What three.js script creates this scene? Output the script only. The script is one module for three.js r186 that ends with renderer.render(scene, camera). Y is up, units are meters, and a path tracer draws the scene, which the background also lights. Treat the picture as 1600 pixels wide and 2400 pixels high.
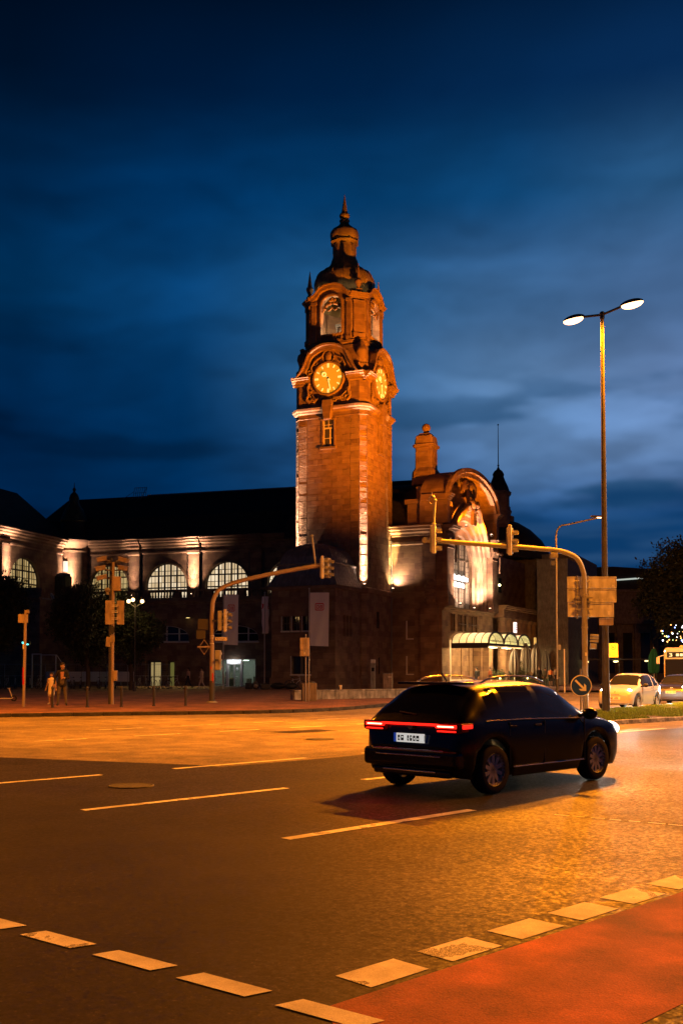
import * as THREE from 'three';
import { mergeGeometries } from 'three/addons/utils/BufferGeometryUtils.js';
import { RoundedBoxGeometry } from 'three/addons/geometries/RoundedBoxGeometry.js';
import { MarchingCubes } from 'three/addons/objects/MarchingCubes.js';
import { RectAreaLightUniformsLib } from 'three/addons/lights/RectAreaLightUniformsLib.js';
RectAreaLightUniformsLib.init();

// ---------------------------------------------------------------- camera, sky, exposure
const scene = new THREE.Scene();
const camera = new THREE.PerspectiveCamera(2 * Math.atan(1200 / 2400) * 180 / Math.PI, 2 / 3, 0.1, 2000);
camera.position.set(0, 1.6, 0);
camera.rotation.x = 2.2 * Math.PI / 180;
camera.setViewOffset(1600, 2400, 0, -279, 1600, 2400);
camera.updateProjectionMatrix();
const renderer = new THREE.WebGLRenderer({ antialias: true });
renderer.toneMapping = THREE.LinearToneMapping;
renderer.toneMappingExposure = 1;
renderer.shadowMap.enabled = true;

const PI = Math.PI, R = d => d * PI / 180;
function rng(seed) { let a = seed >>> 0; return () => { a = (a + 0x6D2B79F5) | 0; let t = Math.imul(a ^ (a >>> 15), 1 | a); t = (t + Math.imul(t ^ (t >>> 7), 61 | t)) ^ t; return ((t ^ (t >>> 14)) >>> 0) / 4294967296; }; }
const rand = rng(77), rr = (a, b) => a + (b - a) * rand();
const clamp = (x, a = 0, b = 1) => Math.min(b, Math.max(a, x));
const sstep = (a, b, x) => { const t = clamp((x - a) / (b - a)); return t * t * (3 - 2 * t); };
const lerp = (a, b, t) => a + (b - a) * t;
// tileable value noise
function hash2(i, j, s) { let h = Math.imul(i, 374761393) ^ Math.imul(j, 668265263) ^ Math.imul(s, 2246822519); h = Math.imul(h ^ (h >>> 13), 1274126177); return ((h ^ (h >>> 16)) >>> 0) / 4294967296; }
function vnoise(x, y, per, s) {
  const i = Math.floor(x), j = Math.floor(y), fx = x - i, fy = y - j, ux = fx * fx * (3 - 2 * fx), uy = fy * fy * (3 - 2 * fy);
  const w = k => ((k % per) + per) % per, i0 = w(i), i1 = w(i + 1), j0 = w(j), j1 = w(j + 1);
  return lerp(lerp(hash2(i0, j0, s), hash2(i1, j0, s), ux), lerp(hash2(i0, j1, s), hash2(i1, j1, s), ux), uy);
}
function fbm(x, y, per, oct, s) { let v = 0, a = 0.5, t = 0; for (let o = 0; o < oct; o++) { v += a * vnoise(x, y, per, s + o); t += a; a *= 0.5; x *= 2; y *= 2; per *= 2; } return v / t; }

// dusk sky: deep blue overhead, paler toward the last light low on the far right, with broken cloud bands
{
  const w = 2048, h = 1024, d = new Float32Array(w * h * 4);
  const mix3 = (a, b, t) => [lerp(a[0], b[0], t), lerp(a[1], b[1], t), lerp(a[2], b[2], t)];
  const lin = v => { v /= 255; return v < 0.04045 ? v / 12.92 : Math.pow((v + 0.055) / 1.055, 2.4); };
  // twilight colours (display values) by height above the horizon; columns run from 18 degrees left to 18 right
  const ELS = [0, 4, 8, 12, 16, 20, 25, 30, 36, 60], AZS = [-18, -9, 0, 9, 18];
  const G = [[[0, 24, 54], [0, 30, 62], [2, 38, 76], [2, 36, 76], [0, 32, 70]], [[0, 28, 60], [0, 34, 70], [4, 46, 88], [6, 46, 90], [0, 40, 82]], [[0, 34, 72], [0, 44, 88], [12, 60, 106], [24, 68, 116], [22, 64, 112]], [[0, 32, 68], [0, 44, 86], [30, 76, 124], [78, 112, 154], [90, 120, 162]], [[0, 38, 76], [2, 50, 94], [44, 94, 140], [84, 120, 162], [86, 114, 156]], [[0, 44, 82], [8, 64, 114], [32, 86, 132], [60, 102, 148], [70, 104, 148]], [[0, 36, 72], [0, 50, 96], [4, 60, 108], [14, 70, 118], [40, 86, 130]], [[0, 16, 38], [0, 26, 58], [0, 32, 68], [4, 40, 80], [8, 44, 86]], [[0, 5, 16], [0, 8, 22], [0, 11, 28], [0, 14, 36], [0, 17, 42]], [[0, 3, 10], [0, 3, 10], [0, 4, 12], [0, 4, 12], [0, 4, 12]]].map(r => r.map(c => c.map(lin)));
  const grid = (a, el) => { const x = clamp((a + 18) / 9, 0, 3.999), i = Math.floor(x), tx = x - i; let j = 0; while (j < ELS.length - 2 && ELS[j + 1] < el) j++; const ty = clamp((el - ELS[j]) / (ELS[j + 1] - ELS[j])), q = t => t * t * (3 - 2 * t) * 0.5 + t * 0.5; return mix3(mix3(G[j][i], G[j][i + 1], q(tx)), mix3(G[j + 1][i], G[j + 1][i + 1], q(tx)), q(ty)); };
  for (let j = 0; j < h; j++) for (let i = 0; i < w; i++) {
    const el = ((j + 0.5) / h - 0.5) * 180, az = (i + 0.5) / w * 360 - 90;   // az 0 = straight ahead, positive to the right
    const a = ((az + 180) % 360 + 360) % 360 - 180;
    const toward = sstep(-4, 9, a) * (1 - sstep(35, 80, a));      // side of the set sun
    let c = mix3(grid(a, el), grid(-18, el), sstep(35, 85, a));
    const fine = fbm(a * 0.2 + 9, el * 0.85 + 60, 4096, 5, 23), wisp = fbm(a * 0.13 + 70, el * 0.7 + a * 0.03 + 20, 4096, 5, 71), soft = fbm(a * 0.06 + 4, el * 0.17 + 8 - a * 0.02, 4096, 4, 13);
    const mul = k => { c = c.map(v => v * k); };
    const wx = 3.2 * (fbm(a * 0.12 + 5, el * 0.2 + 3, 4096, 3, 201) - 0.5), wy = 2.6 * (fbm(a * 0.12 + 15, el * 0.3 + 9, 4096, 3, 205) - 0.5), det = fbm((a + wx) * 0.26 + 50, (el + wy) * 0.8 - a * 0.06 + 12, 4096, 6, 211);
    mul(0.82 + 0.36 * soft); mul(1 + 0.62 * (det - 0.5) * (1 - sstep(24, 34, el)));
    mul(1 + 0.3 * toward * sstep(0.44, 0.64, fine) * sstep(5, 8, el) * (1 - sstep(13, 18, el)));                       // torn bright bands
    c = mix3(c, [0.008, 0.06, 0.155], toward * sstep(0.5, 0.66, wisp) * sstep(7, 9.5, el) * (1 - sstep(13, 18, el)) * 0.72);   // dark scud
    c = mix3(c, c.map(v => v * 0.62), (1 - toward) * sstep(0.42, 0.64, fbm(a * 0.1 + 17, el * 0.5 + 40, 4096, 5, 91)) * sstep(5, 9, el) * (1 - sstep(15, 21, el)));
    const bank = sstep(9.8, 8.0, el + (fine - 0.5) * 3.4 - (a - 12) * 0.04) * toward;
    c = mix3(c, [0.0028, 0.038, 0.125], bank * 0.75);
    const hair = sstep(0.5, 0.66, fbm(a * 0.1 + 33, el * 1.5 + a * 0.06 + 11, 4096, 5, 37)) * sstep(2.5, 5, el) * (1 - sstep(7, 9, el)); c = mix3(c, [0.03, 0.09, 0.21], hair * 0.5 * toward);
    if (el < 0) c = mix3(c, [0.002, 0.008, 0.02], sstep(0, -6, el));
    const k = (j * w + i) * 4; d[k] = c[0]; d[k + 1] = c[1]; d[k + 2] = c[2]; d[k + 3] = 1;
  }
  const t = new THREE.DataTexture(d, w, h, THREE.RGBAFormat, THREE.FloatType);
  t.mapping = THREE.EquirectangularReflectionMapping; t.magFilter = t.minFilter = THREE.LinearFilter; t.needsUpdate = true;
  scene.background = t; scene.environment = t;
}
// the sun has set: no directional light; all direct light comes from the lamps built below
const SODIUM = [1, 0.262, 0.004], LEDWARM = [1, 0.62, 0.34], FLOOD = [1, 0.235, 0.003], WARM = [1, 0.6, 0.4], HALOGEN = [1, 0.5, 0.18];

// ---------------------------------------------------------------- textures and materials
function tex(n, fn, srgb, rep) {
  const d = new Uint8Array(n * n * 4);
  for (let j = 0; j < n; j++) for (let i = 0; i < n; i++) { const v = fn(i / n, j / n, i, j), k = (j * n + i) * 4; if (typeof v === 'number') d[k] = d[k + 1] = d[k + 2] = clamp(v) * 255; else { d[k] = clamp(v[0]) * 255; d[k + 1] = clamp(v[1]) * 255; d[k + 2] = clamp(v[2]) * 255; } d[k + 3] = 255; }
  const t = new THREE.DataTexture(d, n, n); t.wrapS = t.wrapT = THREE.RepeatWrapping; t.magFilter = THREE.LinearFilter; t.minFilter = THREE.LinearMipmapLinearFilter; t.generateMipmaps = true;
  if (srgb) t.colorSpace = THREE.SRGBColorSpace; t.repeat.set(1 / rep, 1 / rep); t.needsUpdate = true; return t;
}
function canvasTex(w, h, fn) {
  const c = document.createElement('canvas'); c.width = w; c.height = h; fn(c.getContext('2d'), w, h);
  const t = new THREE.CanvasTexture(c); t.colorSpace = THREE.SRGBColorSpace; t.magFilter = THREE.LinearFilter; return t;
}
const g2 = v => [v, v, v];
// asphalt: stones in dark binder, patches and tyre-polished tone, tile in metres
function asphaltTex(seed, base, spread) {
  return tex(1024, (u, v, i, j) => {
    const grain = hash2(i, j, seed), g2n = vnoise(u * 340, v * 340, 340, seed + 1), mid = fbm(u * 24, v * 24, 24, 4, seed + 2), big = fbm(u * 4, v * 4, 4, 3, seed + 5);
    let k = base * (0.72 + spread * (grain - 0.5) * 0.7 + spread * (g2n - 0.5) * 0.5 + (mid - 0.5) * 0.5 + (big - 0.5) * 0.5 + 0.28);
    if (grain > 0.992) k *= 1.9;
    return [k * 1.03, k * 0.95, k * 0.84];
  }, true, 9);
}
const T = {};
T.asphOld = asphaltTex(3, 0.44, 0.4); T.asphNew = asphaltTex(9, 0.15, 0.9);
T.asphBump = tex(1024, (u, v, i, j) => 0.55 * hash2(i, j, 31) + 0.3 * vnoise(u * 400, v * 400, 400, 32) + 0.15 * fbm(u * 12, v * 12, 12, 3, 33), false, 5.3);
T.asphRough = tex(1024, (u, v, i, j) => { const k = 0.8 + 0.3 * (fbm(u * 5, v * 5, 5, 5, 41) - 0.5) + 0.34 * (vnoise(u * 300, v * 300, 300, 45) - 0.5) + 0.3 * (hash2(i, j, 46) - 0.5); return [k, k, k]; }, false, 7.7);
T.red = tex(1024, (u, v, i, j) => { const m = fbm(u * 14, v * 14, 14, 5, 61), s = fbm(u * 5, v * 5, 5, 3, 65), gr = hash2(i, j, 66); const k = 0.78 + (m - 0.5) * 0.7 + (s - 0.5) * 0.35 + (gr - 0.5) * 0.25; return [0.8 * k, 0.41 * k, 0.26 * k]; }, true, 5);
T.paint = tex(512, (u, v, i, j) => { const m = fbm(u * 10, v * 10, 10, 5, 81), gr = hash2(i, j, 82), k = 0.83 + (m - 0.5) * 0.4 + (gr - 0.5) * 0.14; return m > 0.73 && gr > 0.35 ? [0.4, 0.39, 0.37] : [k, k, k * 0.97]; }, true, 2.2);
T.pave = tex(1024, (u, v, i, j) => { const bx = Math.floor(u * 20), by = Math.floor(v * 40), m = fbm(u * 6, v * 6, 6, 4, 91), t = hash2(bx, by, 92), jx = (u * 20) % 1, jy = (v * 40) % 1; let k = 0.44 * (0.75 + 0.3 * t + (m - 0.5) * 0.6 + 0.15 * (hash2(i, j, 93) - 0.5)); if (jx < 0.05 || jy < 0.09) k *= 0.7; return [k * 1.2, k * 0.84, k * 0.7]; }, true, 4);
// sandstone: bedded tone with soot streaks
T.stone = tex(1024, (u, v, i, j) => {
  const bed = fbm(u * 6, v * 48, 6 * 1, 3, 101), bl = fbm(u * 8, v * 8, 8, 5, 105), gr = hash2(i, j, 108);
  const by = Math.floor(v * 8), off = (by % 2) * 0.5, bx = Math.floor((u * 4 + off) % 4), t = hash2(bx, by, 109);
  const k = 0.84 + (bed - 0.5) * 0.14 + (bl - 0.5) * 0.24 + (gr - 0.5) * 0.1 + (t - 0.5) * 0.2;
  return [0.575 * k, 0.47 * k * (0.97 + 0.06 * t), 0.375 * k];
}, true, 4);
T.stoneBump = tex(1024, (u, v) => {
  const y = v * 8, by = Math.floor(y), fy = y - by, x = u * 4 + (by % 2) * 0.5, fx = x - Math.floor(x);
  const e = Math.min(Math.min(fy, 1 - fy) * 0.5, Math.min(fx, 1 - fx)), j = sstep(0, 0.022, e);
  return j * (0.72 + 0.28 * fbm(u * 60, v * 60, 60, 3, 113));
}, false, 4);
T.rough = tex(512, (u, v, i, j) => 0.55 * fbm(u * 9, v * 22, 9, 5, 121) + 0.45 * fbm(u * 40, v * 40, 40, 3, 125), false, 1.6);
T.roof = tex(512, (u, v) => { const y = v * 20, by = Math.floor(y), x = u * 14 + (by % 2) * 0.5, t = hash2(Math.floor(x) % 14, by, 131); return g2(0.19 + t * 0.1 + (fbm(u * 5, v * 5, 5, 3, 132) - 0.5) * 0.1); }, true, 4);
T.copper = tex(512, (u, v, i, j) => { const st = fbm(u * 30, v * 3, 30, 4, 141), m = fbm(u * 6, v * 6, 6, 4, 145), k = 0.85 + (st - 0.5) * 0.5 + (m - 0.5) * 0.5; return [0.5 * k, 0.46 * k, 0.35 * k]; }, true, 2.5);
T.grime = tex(512, (u, v, i, j) => { const st = fbm(u * 20, v * 4, 20, 4, 151), m = fbm(u * 8, v * 8, 8, 4, 155), k = 0.9 + (st - 0.5) * 0.28 + (m - 0.5) * 0.3 + (hash2(i, j, 157) - 0.5) * 0.06; return g2(k); }, true, 2);
T.granite = tex(512, (u, v, i, j) => { const m = fbm(u * 6, v * 6, 6, 4, 161), s = fbm(u * 16, v * 4, 16, 4, 165), k = 0.46 + (m - 0.5) * 0.3 + (s - 0.5) * 0.35 + (hash2(i, j, 166) - 0.5) * 0.25; return g2(k); }, true, 2);
T.cloth = tex(256, (u, v, i, j) => 0.5 + 0.5 * Math.sin(u * 2 * PI * 64) * Math.sin(v * 2 * PI * 64), false, 0.4);

const mats = {};
function M(key, col, rough = 0.85, metal = 0, o = {}) {
  const m = new (o.transmission !== undefined || o.clearcoat || o.specularIntensity !== undefined ? THREE.MeshPhysicalMaterial : THREE.MeshStandardMaterial)({ roughness: rough, metalness: metal, ...o });
  m.color.setRGB(...(Array.isArray(col) ? col : [col, col, col])); m.name = key;
  return mats[key] = m;
}
function ME(key, col, glow, rough = 0.5) { const m = new THREE.MeshStandardMaterial({ roughness: rough }); m.color.setRGB(...col); m.emissive.setRGB(...glow); m.name = key; return mats[key] = m; }
M('stone', 1, 0.9, 0, { map: T.stone, bumpMap: T.stoneBump, bumpScale: 0.012 });
M('stonePlain', 1, 0.9, 0, { map: T.stone, bumpMap: T.rough, bumpScale: 0.006 });
const blockMats = [0.91, 0.97, 1.0, 1.04].map((k, i) => M('block' + i, [k, k * (0.985 - 0.01 * i), k * 0.97], 0.9, 0, { map: T.stone, bumpMap: T.rough, bumpScale: 0.012 }));
const quoinMats = [0.9, 1.0, 1.08].map((k, i) => M('quoin' + i, [k, k, k * 0.98], 0.92, 0, { map: T.stone, bumpMap: T.rough, bumpScale: 0.05 }));
M('slate', 0.28, 0.85, 0, { map: T.roof });
M('copper', [0.95, 0.86, 0.62], 0.6, 0.0, { map: T.copper });
M('copperGreen', [0.34, 0.42, 0.36], 0.65, 0.2, { map: T.copper });
M('zinc', [0.2, 0.2, 0.2], 0.55, 0.3, { map: T.grime });
M('asphOld', 1, 0.9, 0, { specularIntensity: 0.3, map: T.asphOld, roughnessMap: T.asphRough, bumpMap: T.asphBump, bumpScale: 0.0015 });
M('asphNew', 1, 0.8, 0, { specularIntensity: 0.17, map: T.asphNew, roughnessMap: T.asphRough, bumpMap: T.asphBump, bumpScale: 0.0011 });
M('asphOld2', [0.5, 0.5, 0.5], 0.8, 0, { specularIntensity: 0.5, map: T.asphOld, bumpMap: T.asphBump, bumpScale: 0.0015 });
M('red', 1, 0.92, 0, { map: T.red, bumpMap: T.asphBump, bumpScale: 0.004 });
M('paint', 1, 0.75, 0, { map: T.paint, bumpMap: T.asphBump, bumpScale: 0.002 });
M('pave', 1, 0.9, 0, { map: T.pave });
M('granite', 1, 0.85, 0, { map: T.granite });
M('galv', 0.42, 0.45, 0.55, { map: T.grime });
M('greyPaint', [0.4, 0.4, 0.38], 0.55, 0, { map: T.grime });
M('alu', [0.72, 0.72, 0.7], 0.55, 0.2, { map: T.grime });
M('black', 0.02, 0.5); M('rubber', 0.018, 0.9); M('dark', 0.05, 0.6); M('darkMetal', 0.06, 0.45, 0.5);
M('white', [0.75, 0.75, 0.73], 0.6); M('cream', [0.6, 0.57, 0.5], 0.7); M('frameWhite', [0.62, 0.6, 0.55], 0.55);
M('glassDark', [0.02, 0.022, 0.025], 0.05); M('glassCar', [0.015, 0.016, 0.018], 0.04); M('brownFrame', [0.1, 0.08, 0.06], 0.6);
M('chrome', 0.7, 0.15, 1); M('bark', [0.06, 0.045, 0.03], 0.95);
M('leaf', [0.03, 0.042, 0.016], 0.7, 0, { side: THREE.DoubleSide }); M('leafLight', [0.15, 0.27, 0.035], 0.7, 0, { side: THREE.DoubleSide });
M('soil', [0.07, 0.055, 0.035], 0.95); M('woodSlat', [0.2, 0.15, 0.1], 0.8, 0, { map: T.grime });
M('boxBeige', [0.42, 0.34, 0.27], 0.7, 0, { map: T.grime }); M('boxGrey', [0.3, 0.3, 0.29], 0.7, 0, { map: T.grime });
M('signBlue', [0.008, 0.05, 0.34], 0.4); M('basalt', [0.13, 0.125, 0.12], 0.8, 0, { map: T.granite }); M('signWhite', [0.75, 0.75, 0.75], 0.4); M('signRed', [0.5, 0.02, 0.015], 0.5);
M('fabricGrey', [0.13, 0.12, 0.11], 0.95); M('poleDark', [0.085, 0.08, 0.075], 0.6, 0.2, { map: T.grime }); M('fabricGreen', [0.01, 0.14, 0.09], 0.9);
M('carBlack', [0.006, 0.006, 0.007], 0.2, 0);
M('carWhite', [0.5, 0.49, 0.47], 0.3, 0, { clearcoat: 1, clearcoatRoughness: 0.05 });
M('carDark', [0.03, 0.026, 0.024], 0.28, 0, { clearcoat: 1, clearcoatRoughness: 0.05 });
M('busPaint', [0.68, 0.62, 0.5], 0.35, 0, { clearcoat: 0.6, clearcoatRoughness: 0.1 });
M('concrete', [0.3, 0.29, 0.27], 0.9, 0, { map: T.grime });
M('farWall', [0.16, 0.15, 0.13], 0.9, 0, { map: T.grime });
M('glassClear', [0.75, 0.85, 0.8], 0.05, 0, { transmission: 1, thickness: 0, ior: 1.45 });
M('canopyGlass', [0.8, 0.8, 0.74], 0.9, 0, { transmission: 0.55, thickness: 0 });
M('bannerCloth', [0.72, 0.69, 0.68], 0.95, 0, { transmission: 0.25, thickness: 0 });

// ---------------------------------------------------------------- helpers
const used = {};
function numbered(n) { used[n] = (used[n] ?? -1) + 1; return used[n] ? n + '_' + String(used[n]).padStart(3, '0') : n; }
function thing(name, label, category, x = 0, y = 0, z = 0, deg = 0, group) {
  const g = new THREE.Group(); g.name = numbered(name); g.position.set(x, y, z); g.rotation.y = R(deg);
  g.userData = { label, category }; if (group) g.userData.group = group; scene.add(g); return g;
}
function structure(name, geo, mat) { const m = mesh(name, geo, mat, scene); m.name = numbered(name); m.userData.kind = 'structure'; return m; }
function fixWinding(g) {   // make every triangle face the way its normals point
  if (g.index || !g.attributes.normal || g.userData.wound) return g; const p = g.attributes.position.array, n = g.attributes.normal.array, uv = g.attributes.uv?.array, co = g.attributes.color?.array;
  for (let i = 0; i < p.length; i += 9) { const ux = p[i + 3] - p[i], uy = p[i + 4] - p[i + 1], uz = p[i + 5] - p[i + 2], vx = p[i + 6] - p[i], vy = p[i + 7] - p[i + 1], vz = p[i + 8] - p[i + 2]; const nx = uy * vz - uz * vy, ny = uz * vx - ux * vz, nz = ux * vy - uy * vx; if (nx * (n[i] + n[i + 3] + n[i + 6]) + ny * (n[i + 1] + n[i + 4] + n[i + 7]) + nz * (n[i + 2] + n[i + 5] + n[i + 8]) < 0) { const sw = (a, w) => { if (!a) return; const o = i / 3 * w; for (let k = 0; k < w; k++) { const t = a[o + w + k]; a[o + w + k] = a[o + 2 * w + k]; a[o + 2 * w + k] = t; } }; sw(p, 3); sw(n, 3); sw(uv, 2); sw(co, 3); } }
  g.userData.wound = true; return g;
}
function mesh(name, geo, mat, parent) {
  fixWinding(geo);
  const m = new THREE.Mesh(geo, typeof mat === 'string' ? mats[mat] : mat); m.name = name; m.castShadow = m.receiveShadow = true; parent.add(m); return m;
}
function copyOf(g, x, y, z, deg, label) { const c = g.clone(); c.name = numbered(g.name.replace(/_\d{3}$/, '')); c.position.set(x, y, z); c.rotation.y = R(deg); c.userData = { ...g.userData }; if (label) c.userData.label = label; scene.add(c); return c; }
const V = (x, y, z) => new THREE.Vector3(x, y, z);
// uv in metres from each triangle's dominant direction
function uvm(geo) {
  const g = geo.index ? geo.toNonIndexed() : geo, p = g.attributes.position, uv = new Float32Array(p.count * 2), a = V(), b = V(), c = V(), n = V();
  for (let i = 0; i < p.count; i += 3) {
    a.fromBufferAttribute(p, i); b.fromBufferAttribute(p, i + 1); c.fromBufferAttribute(p, i + 2);
    n.copy(b).sub(a).cross(c.clone().sub(a)); const ax = Math.abs(n.x), ay = Math.abs(n.y), az = Math.abs(n.z);
    [a, b, c].forEach((q, k) => { const j = (i + k) * 2; if (ay >= ax && ay >= az) { uv[j] = q.x; uv[j + 1] = q.z; } else if (ax >= az) { uv[j] = q.z; uv[j + 1] = q.y; } else { uv[j] = q.x; uv[j + 1] = q.y; } });
  }
  g.setAttribute('uv', new THREE.BufferAttribute(uv, 2)); return g;
}
function merge(list) {
  return mergeGeometries(list.filter(Boolean).map(g => { let q = g.index ? g.toNonIndexed() : g; if (!q.attributes.uv) uvm(q); for (const k of Object.keys(q.attributes)) if (!['position', 'normal', 'uv'].includes(k)) q.deleteAttribute(k); return q; }));
}
const box = (w, h, d, x = 0, y = 0, z = 0, ry = 0) => { const g = new THREE.BoxGeometry(w, h, d); if (ry) g.rotateY(ry); g.translate(x, y, z); return uvm(g); };
const boxB = (x0, x1, y0, y1, z0, z1) => box(Math.abs(x1 - x0), Math.abs(y1 - y0), Math.abs(z1 - z0), (x0 + x1) / 2, (y0 + y1) / 2, (z0 + z1) / 2);
const rbox = (w, h, d, r, x = 0, y = 0, z = 0, ry = 0) => { const g = new RoundedBoxGeometry(w, h, d, 2, r); if (ry) g.rotateY(ry); g.translate(x, y, z); return uvm(g); };
const cyl = (r0, r1, h, x = 0, y = 0, z = 0, seg = 16, open = false) => { const g = new THREE.CylinderGeometry(r1, r0, h, seg, 1, open); g.translate(x, y + h / 2, z); return g.toNonIndexed(); };
function bar(a, b, r, seg = 8) { const d = b.clone().sub(a), g = new THREE.CylinderGeometry(r, r, d.length(), seg); g.applyQuaternion(new THREE.Quaternion().setFromUnitVectors(V(0, 1, 0), d.clone().normalize())); g.translate((a.x + b.x) / 2, (a.y + b.y) / 2, (a.z + b.z) / 2); return g.toNonIndexed(); }
const tube = (pts, r, seg = 40, rad = 10) => new THREE.TubeGeometry(new THREE.CatmullRomCurve3(pts), seg, r, rad).toNonIndexed();
const lathe = (pts, seg = 24) => new THREE.LatheGeometry(pts.map(p => new THREE.Vector2(p[0], p[1])), seg).toNonIndexed();
const sphere = (r, x, y, z, sx = 1, sy = 1, sz = 1, n = 14) => { const g = new THREE.SphereGeometry(r, n, Math.round(n * 0.75)); g.scale(sx, sy, sz); g.translate(x, y, z); return g.toNonIndexed(); };
function shapeOf(pts) { const s = new THREE.Shape(); pts.forEach((p, i) => i ? s.lineTo(p[0], p[1]) : s.moveTo(p[0], p[1])); return s; }
function extrude(pts, depth, z = 0, holes = [], bevel = 0) {
  const s = shapeOf(pts); holes.forEach(h => s.holes.push(shapeOf(h)));
  const g = new THREE.ExtrudeGeometry(s, { depth: depth - 2 * bevel, bevelEnabled: bevel > 0, bevelSize: bevel, bevelThickness: bevel, bevelOffset: -bevel, bevelSegments: 1, curveSegments: 12 }); g.translate(0, 0, z + bevel); return uvm(g);
}
function arcPts(cx, cy, r, a0, a1, n, ry = r) { const o = []; for (let i = 0; i <= n; i++) { const a = R(lerp(a0, a1, i / n)); o.push([cx + r * Math.cos(a), cy + ry * Math.sin(a)]); } return o; }
// closed arched outline: straight jambs from y0 to the spring, then a half ellipse
const archPts = (cx, hw, y0, ys, rise = hw, n = 24) => [[cx - hw, y0], [cx + hw, y0], ...arcPts(cx, ys, hw, 0, 180, n, rise)];
// open-footed band that follows an arched opening
const archBand = (cx, hw, y0, ys, rise, t, n = 28) => [[cx + hw + t, y0], ...arcPts(cx, ys, hw + t, 0, 180, n, rise + t), [cx - hw - t, y0], [cx - hw, y0], ...arcPts(cx, ys, hw, 180, 0, n, rise), [cx + hw, y0]];
function clipPoly(poly, cx, hw, y0, ys, rise) {   // convex polygon clipped by an arched opening
  const clip = archPts(cx, hw, y0, ys, rise, 20); let out = poly;
  for (let i = 0; i < clip.length; i++) {
    const a = clip[i], b = clip[(i + 1) % clip.length], inn = p => (b[0] - a[0]) * (p[1] - a[1]) - (b[1] - a[1]) * (p[0] - a[0]) >= -1e-9, res = [];
    for (let k = 0; k < out.length; k++) {
      const p = out[k], q = out[(k + 1) % out.length], ip = inn(p), iq = inn(q);
      if (ip) res.push(p);
      if (ip !== iq) { const d1 = (b[0] - a[0]) * (p[1] - a[1]) - (b[1] - a[1]) * (p[0] - a[0]), d2 = (b[0] - a[0]) * (q[1] - a[1]) - (b[1] - a[1]) * (q[0] - a[0]), t = d1 / (d1 - d2); res.push([p[0] + (q[0] - p[0]) * t, p[1] + (q[1] - p[1]) * t]); }
    }
    out = res; if (out.length < 3) return null;
  }
  let A = 0; out.forEach((p, k) => { const q = out[(k + 1) % out.length]; A += p[0] * q[1] - q[0] * p[1]; }); return Math.abs(A) / 2 > 0.012 ? out : null;
}
// skin swept round a chamfered square: profile = [[offset, y], ...]
function chamferRing(half, ch) { const a = half, b = half - ch; return [[b, a], [a, b], [a, -b], [b, -a], [-b, -a], [-a, -b], [-a, b], [-b, a]]; }
function chamferSkin(profile, half, ch, capTop = true, capBot = true) {
  const P = [], rings = profile.map(([o, y]) => chamferRing(half + o, Math.max(0.02, ch + o * 0.59)).map(p => V(p[0], y, p[1])));
  const tri = (a, b, c) => P.push(a.x, a.y, a.z, b.x, b.y, b.z, c.x, c.y, c.z);
  for (let k = 0; k < rings.length - 1; k++) for (let i = 0; i < 8; i++) { const a = rings[k][i], b = rings[k][(i + 1) % 8], c = rings[k + 1][(i + 1) % 8], d = rings[k + 1][i]; tri(a, b, c); tri(a, c, d); }
  const cap = (r, up) => { for (let i = 1; i < 7; i++) up ? tri(r[0], r[i], r[i + 1]) : tri(r[0], r[i + 1], r[i]); };
  if (capTop) cap(rings[rings.length - 1], true); if (capBot) cap(rings[0], false);
  const g = new THREE.BufferGeometry(); g.setAttribute('position', new THREE.Float32BufferAttribute(P, 3)); g.computeVertexNormals(); return uvm(g);
}
// moulding of a given profile run straight along x between x0 and x1, projecting toward +z
function moulding(profile, x0, x1, z = 0, back = -0.2) {
  const pts = [[back, profile[0][1]], ...profile, [back, profile[profile.length - 1][1]]], P = [];
  const quad = (a, b, c, d) => P.push(...a, ...b, ...c, ...a, ...c, ...d);
  for (let i = 0; i < pts.length; i++) { const p = pts[i], q = pts[(i + 1) % pts.length]; quad([x0, p[1], z + p[0]], [x1, p[1], z + p[0]], [x1, q[1], z + q[0]], [x0, q[1], z + q[0]]); }
  const v2 = pts.map(p => new THREE.Vector2(p[0], p[1]));
  for (const t of THREE.ShapeUtils.triangulateShape(v2, [])) { for (const k of t) P.push(x0, pts[k][1], z + pts[k][0]); for (const k of [t[0], t[2], t[1]]) P.push(x1, pts[k][1], z + pts[k][0]); }
  const g = new THREE.BufferGeometry(); g.setAttribute('position', new THREE.Float32BufferAttribute(P, 3)); g.computeVertexNormals(); return uvm(g);
}
const CORNICE = (y0, y1, out) => { const h = y1 - y0; return [[0.04, y0], [0.1 * out + 0.05, y0 + 0.12 * h], [0.18 * out, y0 + 0.3 * h], [0.5 * out, y0 + 0.42 * h], [0.52 * out, y0 + 0.58 * h], [0.85 * out, y0 + 0.66 * h], [0.87 * out, y0 + 0.84 * h], [out, y0 + 0.9 * h], [out, y1]]; };
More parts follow.
